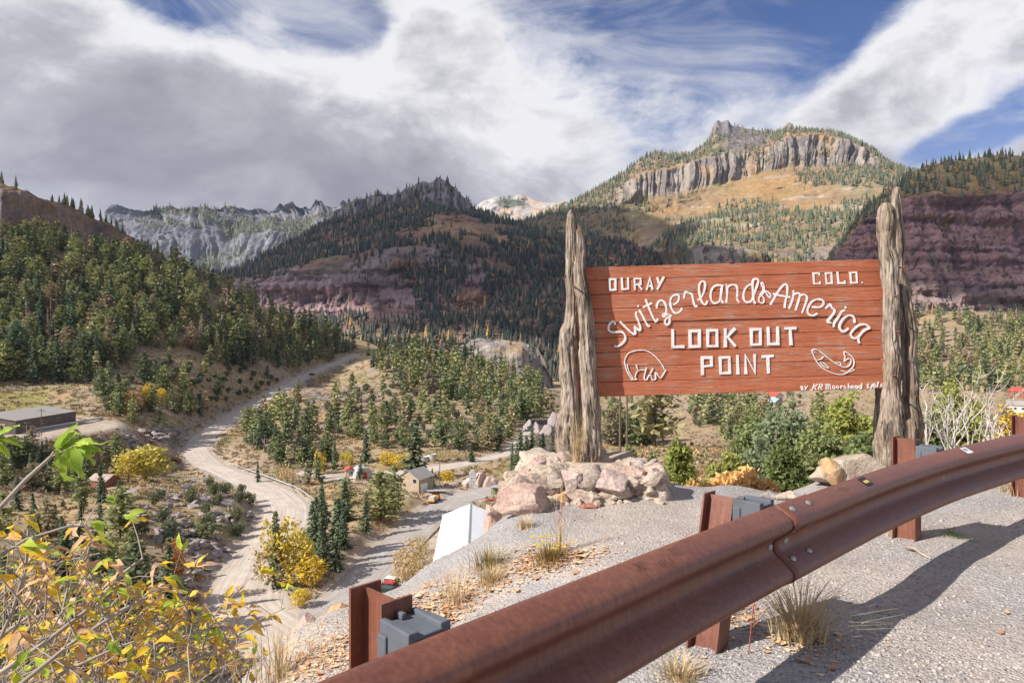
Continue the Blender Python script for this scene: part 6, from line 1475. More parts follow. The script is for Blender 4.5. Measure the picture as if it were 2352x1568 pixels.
# cars
def car(loc, rz, paint, label, kind='suv', name='parked_car'):
    o = empty(name, loc, rz, label, 'car'); L, Wd = 4.5, 1.85; hb = .95; ht = 1.75 if kind == 'suv' else 1.45
    b = MB(); b.prism([(-L / 2, .42), (L / 2, .42), (L / 2, hb - .08), (L / 2 - .5, hb), (-L / 2 + .1, hb), (-L / 2, hb - .1)], -Wd / 2, Wd / 2)
    bd = b.build('body', M[paint], o); md = bd.modifiers.new('b', 'BEVEL'); md.width = .07; md.segments = 2
    x0 = -L / 2 + (.12 if kind == 'suv' else .7); b = MB(); b.prism([(x0, hb), (.85, hb), (.2, ht - .07), (x0 + .25, ht - .07)], -Wd / 2 + .1, Wd / 2 - .1); cb = b.build('window_band', M['glass'], o)
    b = MB(); b.prism([(x0 + .12, ht - .07), (.3, ht - .07), (.2, ht), (x0 + .22, ht)], -Wd / 2 + .1, Wd / 2 - .1); b.build('roof', M[paint], o)
    for xx in (x0 + .2, x0 + 1.4, .35):
        for s in (-1, 1): b = MB(); b.tube([(xx, s * (Wd / 2 - .095), hb), (xx - (.12 if xx < .3 else .35), s * (Wd / 2 - .105), ht - .05)], .045, 4); b.build('pillar', M[paint], o)
    for xx in (-1.4, 1.4):
        for s in (-1, 1):
            b = MB(); b.tube([(xx, s * (Wd / 2 - .2), .36), (xx, s * (Wd / 2 + .02), .36)], .37, 14); wh = b.build('wheel', M['tyre'], o); b = MB(); b.tube([(xx, s * (Wd / 2 - .1), .36), (xx, s * (Wd / 2 + .035), .36)], .2, 10); b.build('rim', M['steel'], wh)
    for s in (-1, 1):
        b = MB(); b.box((L / 2, s * .65, .74), (.06, .3, .14)); b.build('headlight', M['whitepaint'], o); b = MB(); b.box((-L / 2, s * .7, .74), (.06, .2, .18)); b.build('tail_light', M['redp'], o)
    b = MB(); b.box((L / 2 + .03, 0, .5), (.14, Wd * .95, .2)); b.build('bumper', M['tyre'], o); return o
def gp(px, py): g = ground(px, py); return Vector((g.x, g.y, hz(g.x, g.y) + .02))
car(gp(908, 1347), RAD(-18), 'whitepaint', 'white off-road car, farthest of three parked below the nearest guardrail post'); car(gp(903, 1358), RAD(-18), 'redp', 'red car parked between the white and dark ones')
car(gp(899, 1370), RAD(-18), 'darkpaint', 'dark green car, nearest of three parked below the guardrail'); car(gp(402, 1062), RAD(20), 'maroon', 'small maroon car parked beside the road before the bridge', 'car')
car(gp(718, 862), RAD(48), 'darkpaint', 'dark car driving up the far end of the gravel road', name='car')
g = gp(996, 1153); o = empty('truck', g, RAD(80), 'orange flatbed work truck parked on the grey road', 'truck')
b = MB(); b.box((1.9, 0, 1.25), (1.9, 2.2, 1.5)); b.build('cab', M['orangep'], o); b = MB(); b.box((2.0, 0, 1.75), (1.5, 2.24, .5)); b.build('window_band', M['glass'], o); b = MB(); b.box((3.1, 0, .95), (.9, 2.0, .8)); b.build('hood', M['orangep'], o)
b = MB(); b.box((-1.2, 0, 1.0), (4.2, 2.3, .3)); b.build('bed', M['orangep'], o); b = MB(); b.box((-1.2, 0, 1.6), (2.8, 1.6, .9)); b.build('load', M['concrete'], o)
for xx in (2.7, -1.8, -.8):
    for s in (-1, 1): b = MB(); b.tube([(xx, s * .8, .45), (xx, s * 1.15, .45)], .46, 12); b.build('wheel', M['tyre'], o)
g = gp(1003, 1131); o = empty('trailer', g, RAD(5), 'flat grey trailer parked in front of the garage', 'trailer'); b = MB(); b.box((0, 0, .7), (6, 2.2, .2)); b.build('deck', M['steel'], o)
for xx in (-.6, .5):
    for s in (-1, 1): b = MB(); b.tube([(xx, s * .9, .38), (xx, s * 1.1, .38)], .38, 10); b.build('wheel', M['tyre'], o)
b = MB(); b.tube([(3, 0, .6), (4.2, 0, .55)], .08, 5); b.build('drawbar', M['steel'], o)
g = gp(1142, 1136); o = empty('shelter', g, RAD(-10), 'small green shelter at the roadside behind the pink boulders', 'shelter'); b = MB(); b.box((0, .6, 1.2), (3, 1.6, 2.4)); b.build('wall', M['green'], o); b = MB(); b.box((0, .2, 2.55), (3.8, 3.2, .14)); b.build('roof', M['steel'], o)
for s in (-1, 1): b = MB(); b.box((s * 1.6, -1.1, 1.2), (.14, .14, 2.5)); b.build('post', M['green'], o)
g = gp(1128, 1150); o = empty('kayak', g, RAD(15), 'red and lime kayak lying beside the green shelter', 'kayak'); b = MB(); b.tube([(-1.8, 0, .3), (-.9, 0, .3), (.9, 0, .3), (1.8, 0, .35)], [.05, .36, .36, .05], 8); b.build('hull', M['redp'], o); b = MB(); b.box((0, 0, .58), (1.3, .4, .1)); b.build('deck', simple('lime_plastic', (.35, .55, .08), .4, .1, 2, 0), o)
# bridge and its rails
R, wd = RO['main']; pj = np.array([proj(r) for r in R])
def rseg(px0, py0, px1, py1):
    i0 = int(np.argmin(np.hypot(pj[:, 0] - px0, pj[:, 1] - py0))); i1 = int(np.argmin(np.hypot(pj[:, 0] - px1, pj[:, 1] - py1))); return min(i0, i1), max(i0, i1)
T = np.gradient(R[:, :2], axis=0); T /= np.linalg.norm(T, axis=1)[:, None]; N = np.stack([-T[:, 1], T[:, 0]], 1)
i0, i1 = rseg(620, 1130, 490, 1072)
br = empty('bridge', Vector(R[(i0 + i1) // 2]), 0, 'short concrete bridge with steel railing on the gravel road', 'bridge'); c0 = Vector(br.location)
for s, nm in ((1, 'parapet'), (-1, 'parapet')):
    b = MB(); pts_ = [Vector((R[i, 0] + s * N[i, 0] * (wd[i] + .35), R[i, 1] + s * N[i, 1] * (wd[i] + .35), R[i, 2] - .6)) - c0 for i in range(i0, i1 + 1, 2)]
    b.tube(pts_, .55, 4); b.build('kerb_beam', M['concrete'], br)
    b = MB(); b.tube([p + Vector((0, 0, 1.6)) for p in pts_], .13, 5); b.build('rail', M['steel'], br)
    for p in pts_[::2]: b = MB(); b.tube([p, p + Vector((0, 0, 1.6))], .09, 5); b.build('post', M['steel'], br)
i0, i1 = rseg(690, 1140, 520, 1082); sgn = 1 if proj((R[i0, 0] + N[i0, 0] * wd[i0], R[i0, 1] + N[i0, 1] * wd[i0], R[i0, 2]))[0] > pj[i0, 0] else -1
fr = empty('roadside_barrier', Vector(R[i0]), 0, 'long pale steel barrier along the outer side of the road bend', 'barrier'); c0 = Vector(fr.location); pts_ = [Vector((R[i, 0] + sgn * N[i, 0] * (wd[i] + 1.4), R[i, 1] + sgn * N[i, 1] * (wd[i] + 1.4), R[i, 2] + .65)) - c0 for i in range(i0, i1 + 1, 2)]
b = MB(); b.tube(pts_, .2, 4); b.build('rail', M['steel'], fr)
for p in pts_[::2]: b = MB(); b.tube([p - Vector((0, 0, .9)), p], .08, 4); b.build('post', M['pole'], fr)
# poles and wires
def upole(px, py, h, label, arm=True):
    g = ground(px, py); o = empty('utility_pole', g, .3, label, 'pole'); b = MB(); b.tube([(0, 0, -.5), (0, 0, h)], [.17, .11], 6); b.build('mast', M['pole'], o)
    if arm: b = MB(); b.box((0, 0, h - .6), (2.2, .12, .14)); b.build('crossarm', M['pole'], o)
    return g + Vector((0, 0, h - .5))
p1 = upole(1010, 1126, 9.5, 'tall dark utility pole right of the grey-roofed house', False); p2 = upole(95, 1000, 9, 'utility pole in front of the metal building'); p3 = upole(835, 1055, 11, 'utility pole behind the round-roofed hut'); p4 = upole(650, 1065, 12, 'utility pole at the far end of the bridge barrier'); p5 = upole(730, 905, 12, 'utility pole beside the climbing gravel road')
g1 = ground(1424, 1062); g2 = ground(1440, 1062); o = empty('twin_pole', g1, 0, 'pair of utility poles with a crossbeam right of the left log post', 'pole'); dx = Vector(g2 - g1)
for q0 in (Vector((0, 0, 0)), dx): b = MB(); b.tube([q0 - Vector((0, 0, .5)), q0 + Vector((0, 0, 10.5))], [.17, .12], 6); b.build('mast', M['pole'], o)
b = MB(); b.tube([Vector((-1.5, 0, 9.8)), dx + Vector((1.5, 0, 9.8))], .12, 4); b.build('crossarm', M['pole'], o)
def wire(a, c, sag, label):
    b = MB(); b.tube([a + (c - a) * f - Vector((0, 0, sag * 4 * f * (1 - f))) for f in np.linspace(0, 1, 14)], .03, 3, False); tag(b.build('overhead_wire', M['pole']), label, 'wire')
wire(p2, p4, 3, 'overhead wire sagging from the metal building across the road'); wire(p4, p3, 2, 'overhead wire between the barrier pole and the hut pole'); wire(p3, p1, 2, 'overhead wire leading to the pole by the grey-roofed house'); wire(p4, p5, 4, 'overhead wire running up beside the climbing road')
# houses seen under and beside the board
for (px, py, w, l, rf, wl, lab, rz) in ((1778, 921, 9, 10, 'redroof', 'cream', 'far house with a red roof seen just under the board', 30), (1778, 936, 8, 8, 'tealroof', 'tan', 'far house with a pale blue roof below the red-roofed one', 30), (2350, 912, 12, 14, 'redroof', 'logwall', 'red-brown chalet at the right edge above the guardrail', 20), (2338, 945, 11, 12, 'roofgrey', 'cream', 'low house with a grey roof below the red-brown chalet', 60), (1520, 912, 9, 12, 'roofgrey', 'wallbrown', 'dark low house peeping out beneath the board', 10)):
    g = ground(px, py); gable('hillside_house', lab, g, RAD(rz), w, l, 4.6, 7.0, wl, rf, 'house', .6, wins=[('f', -2, 2.4, 1.2, 1.3), ('f', 2, 2.4, 1.2, 1.3), ('-', -2, 2.4, 1.3, 1.3), ('-', 2, 2.4, 1.3, 1.3)], door=('f', 0, 1, 2, 'tan'))
for k, (px, py, h, lab) in enumerate(((1026, 1190, 2.6, 'small road sign at the edge of the grey road'),)):
    g = gp(px, py); o = empty('road_sign', g, 0, lab, 'sign'); b = MB(); b.tube([(0, 0, 0), (0, 0, h)], .06, 5); b.build('post', M['steel'], o); b = MB(); b.box((0, -.08, h - .35), (.8, .05, .7)); b.build('plate', M['bikegrey'], o)

# ---- outcrops on the mound and on the slope above the yard
OUT = [rock_mesh(300 + i, (1.0, .8, .62), 14, .12, 3, M['rock_grey' if i % 2 else 'rock_outcrop']) for i in range(6)]
qo = random.Random(21)
def outcrop(poly, n, hr, label, grp):
    xs = [p[0] for p in poly]; ys = [p[1] for p in poly]; k = 0; made = []
    while k < n:
        x, y = qo.uniform(min(xs), max(xs)), qo.uniform(min(ys), max(ys))
        if not inpoly(x, y, poly): continue
        if float(fbm(np.array([[x / 40, y / 25, 3.0]]), 3)[0]) < qo.uniform(-.2, .25): continue
        g = ground(x, y)
        if g is None or not offroad(g, 2): continue
        s_ = qo.uniform(*hr); o = link('outcrop_rock', qo.choice(OUT), None, (g.x, g.y, g.z + s_ * .12), (qo.uniform(-.3, .3), qo.uniform(-.3, .3), qo.uniform(0, 6.28)), (s_ * qo.uniform(1, 2), s_ * qo.uniform(.9, 1.5), s_ * qo.uniform(.8, 1.2))); made.append((g, s_, o)); k += 1
    p33, p67 = np.percentile([m_[1] for m_ in made], (33, 67))
    for (g, s_, o), (v, h_) in zip(made, where([m_[0] for m_ in made])): tag(o, '%s %s %s %s, %s' % ('small' if s_ < p33 else 'large' if s_ > p67 else 'middling', label, v, grp[1], h_), 'rock', grp[0])
outcrop([(330,1118),(560,1116),(600,1150),(560,1240),(470,1300),(380,1260),(320,1190)], 100, (.8, 2.4), 'grey outcrop rock', ('outcrops on the mound', 'the rocky mound'))
outcrop([(700,880),(880,900),(960,960),(880,1010),(740,990),(690,930)], 70, (1.0, 2.8), 'grey outcrop rock', ('outcrops on the slope', 'the slope beside the road'))
outcrop([(275,992),(430,982),(440,1008),(395,1040),(300,1045)], 50, (1.2, 3.0), 'dark rock', ('rocks of the bank', 'the bank below the bench'))
outcrop([(440,1270),(520,1240),(500,1330),(400,1400),(360,1340)], 35, (.7, 1.8), 'grey rock', ('rocks below the mound', 'the drop below the mound'))
outcrop([(980,990),(1180,970),(1200,1030),(1000,1045)], 35, (.7, 1.8), 'tan rock', ('rocks above the track', 'the slope above the dirt track'))

# ---- single trees that stand out
def lt(sp, px, py, h, lab, wide=1.0, grp=None): g = ground(px, py); return place_tree(sp, g - Vector((0, 0, .2)), h, lab, grp, wide)
lt('aspen', 295, 1108, 11.5, 'tall loose yellow cottonwood above the shed', 1.3); lt('aspen', 335, 1106, 13, 'broad yellow-green cottonwood beside the parked maroon car', 1.45)
lt('aspen', 662, 1340, 14.5, 'large golden cottonwood on the island between the two roads', .72); lt('aspen', 695, 1345, 12, 'golden cottonwood leaning right beside the largest one', .75); lt('aspen', 712, 1352, 7, 'low golden bush at the right foot of the cottonwoods', 1.3); lt('brush', 625, 1350, 9, 'dry tan thicket at the left foot of the cottonwoods', 1.0); lt('aspen', 686, 1395, 4, 'small lime yellow bush at the fork of the roads', 1.4)
lt('spruce', 637, 1350, 15, 'slim dark spruce in front of the golden cottonwoods'); lt('spruce', 715, 1275, 12, 'tall dark spruce right of the golden cottonwoods'); lt('spruce', 775, 1255, 11, 'leftmost of the paired spruces on the bank between the roads'); lt('spruce', 792, 1258, 9, 'right one of the paired spruces on the bank'); lt('spruce', 838, 1222, 9.5, 'lone spruce on the orange grass bank'); lt('spruce', 742, 1305, 6.5, 'short spruce below the paired spruces')
lt('pine', 875, 1195, 13, 'greyish pine standing on the orange grass bank', 1.15); lt('pine', 905, 1178, 13, 'green pine left of the grey-roofed house', 1.1); lt('pine', 795, 1160, 8, 'round-headed pine on the grass below the work yard', 1.3); lt('spruce', 948, 1100, 20, 'tall dark spruce rising in front of the grey-roofed house', 1.1); lt('spruce', 826, 1100, 8, 'small spruce in front of the round-roofed hut'); lt('spruce', 993, 1118, 6, 'young spruce just right of the grey-roofed house', 1.2); lt('spruce', 1084, 1062, 7, 'slim spruce beside the dirt track'); lt('spruce', 841, 1062, 13, 'dark spruce behind the round-roofed hut')
lt('aspen', 886, 1068, 6, 'rounded lime yellow bush behind the work yard', 1.7); lt('aspen', 915, 1078, 6.5, 'yellow bush left of the excavator', 1.4); lt('brush', 1022, 1060, 5, 'tan bush right of the concrete tanks', 1.5); lt('brush', 1062, 1058, 5, 'pale bush above the dirt track', 1.5); lt('aspen', 1030, 1112, 5.5, 'yellow thicket behind the tall dark pole', 1.9); lt('brush', 660, 1110, 6.5, 'golden tan bush behind the bridge barrier', 1.4); lt('aspen', 735, 1090, 9, 'yellow tree behind a spruce near the bridge', .9); lt('spruce', 728, 1100, 9, 'spruce in front of the yellow tree near the bridge'); lt('spruce', 592, 1108, 7, 'narrow spruce behind the barrier')
lt('orangetree', 400, 1345, 10, 'orange tree with a pale trunk below the rocky mound', .8); lt('orangetree', 300, 955, 12, 'orange tree right of the metal building'); lt('aspen', 345, 938, 12, 'bright yellow aspen among conifers right of the metal building', .9); lt('aspen', 372, 930, 9, 'smaller yellow aspen behind the bright one', .8); lt('dead', 62, 1075, 15, 'rust brown dead conifer in front of the metal building', 1.2); lt('dead', 770, 1010, 10, 'rust brown dead conifer above the yard'); lt('dead', 1165, 915, 11, 'rust brown dead conifer on the knoll', 1.2)
for k, (px, py, h) in enumerate(((930, 1330, 6.5), (948, 1300, 6), (965, 1270, 4.5), (955, 1345, 5.5), (920, 1345, 4), (975, 1310, 4.5))): lt('brush', px, py, h, ('tan autumn thicket between the road and the white hall', 'taller tan bush left of the white hall', 'small tan bush at the far end of the thicket', 'tan bush just right of the parked white car', 'low tan bush behind the parked cars', 'tan bush against the hall wall')[k], 1.1)
for k, (px, py, h) in enumerate(((1186, 1085, 13), (1197, 1088, 15), (1210, 1090, 14), (1222, 1088, 16), (1236, 1090, 13), (1250, 1090, 15), (1204, 1095, 11), (1266, 1085, 14), (1176, 1080, 10))):
    g = ground(px, py); place_tree('spruce', g, h, ('first', 'second', 'third', 'fourth', 'fifth', 'sixth', 'seventh', 'eighth', 'ninth')[sorted((1186,1197,1210,1222,1236,1250,1204,1266,1176)).index(px)] + ' dark spruce from the left in the tight row left of the log post', 'spruces left of the log post')

# ---- low scrub and tussocks over the valley slopes, beyond counting
def tuft(seed):
    r = np.random.default_rng(seed); n = 9; c = r.normal(0, .32, (n, 3)) * np.array([1, 1, .35]); c[:, 2] = np.abs(c[:, 2]) + .12; d = r.normal(0, 1, (n, 3)); d[:, 2] = np.abs(d[:, 2]) + .4
    return sprays(c, d, r.uniform(.4, .75, n), r.uniform(.2, .4, n), 1.0, r)
TF = [tuft(i) for i in range(7)]
m = foliage('scrub', [(0.0, (0.36, 0.27, 0.16)), (0.3, (0.27, 0.235, 0.13)), (0.55, (0.42, 0.30, 0.165)), (0.75, (0.38, 0.22, 0.11)), (0.9, (0.19, 0.195, 0.11)), (1.0, (0.48, 0.36, 0.17))], 0.15, attr='rnd', vs=.3); M['scrub'] = m
r = np.random.default_rng(77); VV = []; FF = []; RR = []; b0 = 0; cnt = 0
while cnt < 16000:
    px = r.uniform(-60, 2420, 4000); py = r.uniform(790, 1560, 4000)
    for x, y in zip(px, py):
        if r.random() > 0.25 + 0.75 * (y < 1150): continue
        D = hit(x, y)
        if D is None or D < 60 or D > 720: continue
        X = (x - 1176) / FP * D
        if np.min(np.hypot(ROADXY[:, 0] - X, ROADXY[:, 1] - D) - ROADW) < .8: continue
        if any(math.hypot(X - a, D - b_) < rr_ for a, b_, rr_ in KEEP): continue
        V, F = TF[r.integers(7)]; s = r.uniform(.5, 1.5) * (0.8 + D / 500); z = hz(X, D)
        VV.append(V * s + np.array([X, D, z])); FF.append(F + b0); b0 += len(V); RR.append(np.full(len(V), np.clip(r.random() * .6 + .4 * (0.5 + 0.8 * float(vnoise(np.array([[X / 25, D / 25, 3.0]]))[0])), 0, 1))); cnt += 1
        if cnt >= 16000: break
    if cnt >= 16000: break
me = make_mesh('scrub', np.concatenate(VV), np.concatenate(FF), m); set_f(me, np.concatenate(RR), 'rnd'); tag(link('scrub', me), 'low dry scrub and tussocks over the valley slopes', None, None, 'stuff')

# ================================================================== mountain air
m = bpy.data.materials.new('haze'); m.use_nodes = True; t = NT(m.node_tree); t.n.clear()
o_ = t.node('ShaderNodeOutputMaterial'); pv = t.node('ShaderNodeVolumePrincipled'); pv.inputs['Color'].default_value = (0.62, 0.74, 1.0, 1); pv.inputs['Density'].default_value = 2.6e-5; pv.inputs['Anisotropy'].default_value = 0.2
t.link(pv.outputs[0], o_.inputs['Volume'])
b = MB(); b.box((0, 3300, 560), (9000, 7600, 1500)); hz_o = b.build('haze', m); tag(hz_o, 'thin blue mountain haze', None, None, 'stuff')

# ================================================================== plants close to the lookout
M['jun_light'] = foliage('yellow_green_juniper', [(0, (0.33, 0.36, 0.10)), (1, (0.37, 0.38, 0.11))], .35, vs=1.6); M['jun_mid'] = foliage('green_juniper', [(0, (0.23, 0.28, 0.115)), (1, (0.26, 0.29, 0.12))], .3, vs=1.6); M['jun_dark'] = foliage('dark_juniper', [(0, (0.185, 0.225, 0.075)), (1, (0.20, 0.235, 0.085))], .3, vs=1.6); M['jun_blue'] = foliage('blue_green_pinyon', [(0, (0.21, 0.26, 0.15)), (1, (0.23, 0.27, 0.15))], .3, vs=1.6)
M['oakleaf'] = foliage('orange_oak_leaves', [(0, (0.76, 0.46, 0.18)), (1, (0.78, 0.52, 0.22))], .3, vs=5.0); M['goldleaf'] = foliage('gold_leaves', [(0, (0.62, 0.45, 0.08)), (1, (0.58, 0.42, 0.12))], .3, vs=3)
M['palewood'] = simple('bare_pale_wood', (0.52, 0.46, 0.41), .85, .25, 6, .2, dist=.004); M['twig'] = simple('twig_bark', (0.36, 0.30, 0.25), .85, .3, 8, .2, dist=.003); M['drygrass'] = foliage('dry_grass', [(0, (0.60, 0.46, 0.27)), (1, (0.55, 0.42, 0.24))], .25, vs=6)
def near_tree(name, label, px, ytop, ybase, wpx, D, mat, n, size, seed, taper=0.6, cat='tree', shells=16, squash=1.0):
    q = np.random.default_rng(seed); h = (ybase - ytop) / FP * D; w = wpx / 2 / FP * D; base = at(px, ybase, D)
    o = empty(name, base, 0, label, cat); lob = []
    for k in range(shells):
        tt = (k + .5) / shells; rr = w * (1 - tt) ** taper * (0.55 + .45 * min(1, tt * 5)); 
        for j in range(3 if tt < .75 else 1):
            a = q.uniform(0, 6.28); e = rr * q.uniform(.25, .62); lob.append((e * math.cos(a), e * math.sin(a), h * (0.06 + .88 * tt), rr * q.uniform(.36, .62), h / shells * q.uniform(1.0, 1.9)))
    V, F = leafy(seed, lob, n, size, .55, .35); link('crown', make_mesh('crown', V, F, M[mat]), o)
    b = MB(); b.tube([(0, 0, -1.5), (0, 0, h * .4), (w * .1, 0, h * .8)], [w * .14, w * .1, w * .02], 7)
    for k in range(9):
        a = q.uniform(0, 6.28); z = h * q.uniform(.1, .6); b.tube([(0, 0, z), (math.cos(a) * w * .45, math.sin(a) * w * .45, z + h * .06), (math.cos(a) * w * .8 * (1 - z / h), math.sin(a) * w * .8 * (1 - z / h), z + h * .15)], [w * .06, w * .035, w * .008], 5)
    link('trunk', make_mesh('trunk', b.v, b.f, M['bark'], True), o); return o
near_tree('juniper_tree', 'yellow-green juniper standing right of the rock base', 1560, 985, 1165, 140, 13, 'jun_light', 8000, .085, 1, .7)
near_tree('juniper_tree', 'short rounded juniper right of the yellow-green one', 1672, 1028, 1160, 150, 15, 'jun_light', 7000, .09, 2, .5)
near_tree('juniper_tree', 'dark conical juniper left of the tan boulder', 1802, 985, 1165, 150, 11.5, 'jun_dark', 9500, .07, 3, .65)
near_tree('pinyon_tree', 'wide bluish pinyon filling the gap under the board', 1800, 905, 1120, 200, 22, 'jun_blue', 7500, .13, 4, .4)
near_tree('pinyon_tree', 'bright juniper crown just left of the right log posts', 1950, 893, 1090, 170, 19, 'jun_light', 7500, .115, 5, .35)
near_tree('pinyon_tree', 'layered pinyon behind the tan boulder', 1880, 960, 1120, 190, 16, 'jun_mid', 8000, .10, 6, .4)
near_tree('pinyon_tree', 'low green pinyon at the foot of the right log posts', 1985, 985, 1110, 130, 13, 'jun_mid', 6000, .085, 7, .4)
near_tree('pinyon_tree', 'pale green pinyon farther back between the two junipers', 1725, 935, 1100, 130, 30, 'jun_mid', 5000, .16, 8, .4)
near_tree('juniper_tree', 'olive juniper crown behind the bare white branches', 2205, 868, 1040, 170, 22, 'jun_light', 7000, .13, 9, .35); near_tree('juniper_tree', 'low green juniper right of the right log posts', 2140, 935, 1060, 120, 16, 'jun_mid', 5000, .10, 10, .4)
near_tree('juniper_bush', 'round olive bush on the dry slope right of the left log post', 1443, 1018, 1062, 50, 88, 'jun_mid', 1500, .32, 11, .35, 'bush', 8); near_tree('juniper_bush', 'second round bush, nearer the yellow-green juniper', 1496, 1036, 1086, 44, 80, 'jun_mid', 1500, .3, 12, .4, 'bush', 8)
near_tree('gold_bush', 'yellow and orange leaved bush at the right edge behind the guardrail', 2335, 925, 1040, 150, 15, 'goldleaf', 3000, .08, 13, .3, 'bush', 8)
# orange oak scrub along the rim
for k, (px, yt, yb, w, D) in enumerate(((1690, 1078, 1172, 180, 7.7), (1600, 1105, 1182, 160, 7.4), (1745, 1096, 1165, 110, 7.4), (1550, 1125, 1182, 90, 7.2))):
    near_tree('oak_shrub', ('largest orange oak shrub on the ledge rim under the board', 'low orange oak shrub right of the rock base', 'orange oak shrub beside the dark conical juniper', 'smallest orange oak shrub touching the rock base')[k], px, yt, yb, w, D, 'oakleaf', 1500 if k else 2400, .055, 30 + k, .25, 'shrub', 5)
# bare white-branched shrubs
def bare_shrub(px, ytop, ybase, wpx, D, seed, label, n=6):
    q = random.Random(seed); base = at(px, ybase, D); o = empty('bare_shrub', base, 0, label, 'shrub'); h = (ybase - ytop) / FP * D; w = wpx / FP * D
    def grow(b, p, d, L, r, lev):
        pts_ = [p]; dd = d.copy()
        for k in range(4):
            dd = (dd + Vector((q.uniform(-.3, .3), q.uniform(-.3, .3), q.uniform(-.08, .28)))).normalized(); p = p + dd * L / 4; pts_.append(p)
            if lev < 2 and k > 0:
                for _ in range(2 if lev else 1): grow(b, p, (dd + Vector((q.uniform(-1, 1), q.uniform(-1, 1), q.uniform(-.3, .7)))).normalized(), L * q.uniform(.35, .6), r * .5, lev + 1)
        b.tube(pts_, [r * (1 - .17 * i) for i in range(5)], 5 if lev < 2 else 3, False)
    for k in range(n):
        b = MB(); grow(b, Vector((q.uniform(-.15, .15) * w, q.uniform(-.2, .2), -.4)), Vector((q.uniform(-.45, .45) * w / h, q.uniform(-.3, .3), 1)).normalized(), h * q.uniform(.7, 1.0), .022 * D / 9, 0)
        link('stem', make_mesh('stem', b.v, b.f, M['palewood'], True), o)
bare_shrub(2160, 860, 1045, 110, 8.5, 5, 'leafless pale shrub just right of the right log posts'); bare_shrub(2255, 870, 1035, 130, 9, 8, 'leafless white-branched shrub behind the far guardrail bend'); bare_shrub(2310, 940, 1030, 100, 10, 11, 'tangled bare shrub at the right edge', 5)
# dry grass tufts and stalks
M['rabbit2'] = foliage('olive_dry_brush', [(0, (0.36, 0.30, 0.15)), (1, (0.33, 0.27, 0.13))], .2, vs=8)
def grass(name, label, px, py, h, w, n, seed, lean=.35, mat='drygrass', D=None, bw=.0035, cat='grass tuft'):
    g = lground(px, py) if D is None else at(px, py, D); q = np.random.default_rng(seed); V = []; F = []
    for k in range(n):
        a = q.uniform(0, 6.28); r0 = abs(q.normal(0, w * .25)); p = np.array([r0 * math.cos(a), r0 * math.sin(a), -.02]); L = h * q.uniform(.45, 1.05); ln_ = lean * q.uniform(.2, 1.5); aa = a + q.normal(0, .6); s = np.array([-math.sin(aa), math.cos(aa), 0]) * bw * q.uniform(.6, 1.3); b0 = len(V)
        for i in range(4):
            f = i / 3; c = p + np.array([math.cos(aa) * ln_ * L * f * f, math.sin(aa) * ln_ * L * f * f, L * f * (1 - .25 * ln_ * f)]); V += [c - s * (1 - .85 * f), c + s * (1 - .85 * f)]
        F += [(b0 + 2 * i, b0 + 2 * i + 1, b0 + 2 * i + 3, b0 + 2 * i + 2) for i in range(3)]
    o = link(name, make_mesh(name, V, F, M[mat]), None, g); return tag(o, label, cat)
grass('grass_tuft', 'big tan grass tuft beside the second guardrail post', 1840, 1470, .27, .20, 330, 1, .8)
grass('grass_tuft', 'small dry grass tuft at the foot of the second guardrail post', 1672, 1412, .12, .25, 160, 2, .7); grass('grass_tuft', 'dry grass at the foot of the third guardrail post', 2062, 1222, .14, .3, 160, 3, .6); grass('grass_tuft', 'dry grass at the far guardrail post on the right edge', 2330, 1128, .2, .4, 200, 4, .7); grass('grass_tuft', 'tan grass between the two left logs', 1328, 1058, .55, .12, 60, 5, .2, D=6.33)
grass('grass_tuft', 'tall pale grass stalks in front of the rock base', 1285, 1268, .50, .10, 18, 6, .18, bw=.003); grass('grass_tuft', 'tan grass clump under the large pink boulder', 1205, 1212, .13, .18, 130, 7, .4); grass('grass_tuft', 'low dry grass at the bottom edge below the rail', 1560, 1560, .12, .14, 200, 8, .7); grass('grass_tuft', 'long dry grass on the drop left of the flowers', 1130, 1335, .13, .22, 260, 9, .7); grass('grass_tuft', 'sparse dry stalks at the bottom of the slope', 640, 1560, .35, .5, 160, 10, .4)
grass('grass_tuft', 'wispy dry stalks above the parked cars', 1045, 1390, .30, .25, 60, 11, .3); grass('grass_tuft', 'olive dry brush hanging on the pink rock face', 1120, 1300, .18, .3, 260, 12, .6, 'rabbit2')
M['rabbit'] = foliage('olive_brown_stems', [(0, (0.33, 0.24, 0.10)), (1, (0.30, 0.21, 0.09))], .2, vs=8)
fl = grass('flowering_shrub', 'small shrub with yellow flowers in front of the rock base', 1262, 1288, .15, .26, 380, 20, .55, 'rabbit', cat='shrub'); q = np.random.default_rng(4)
M['petal'] = simple('yellow_petals', (0.72, 0.55, 0.03), .6, .15, 20, 0)
for k in range(26):
    b = MB(); c = Vector((q.normal(-.02, .075), q.normal(0, .06), q.uniform(.08, .16))); 
    for a in range(5): b.add([c, c + Vector((.012 * math.cos(a * 1.257), .012 * math.sin(a * 1.257), .004)), c + Vector((.012 * math.cos(a * 1.257 + .9), .012 * math.sin(a * 1.257 + .9), .002))], [(0, 1, 2)])
    b.add([c + Vector((.007 * math.cos(x), -.006, .007 * math.sin(x) + .004)) for x in np.linspace(0, 6.28, 7)[:-1]], [(0, 1, 2, 3, 4, 5)]); me = make_mesh('flower', b.v, b.f, M['petal']); link('flower', me, fl)
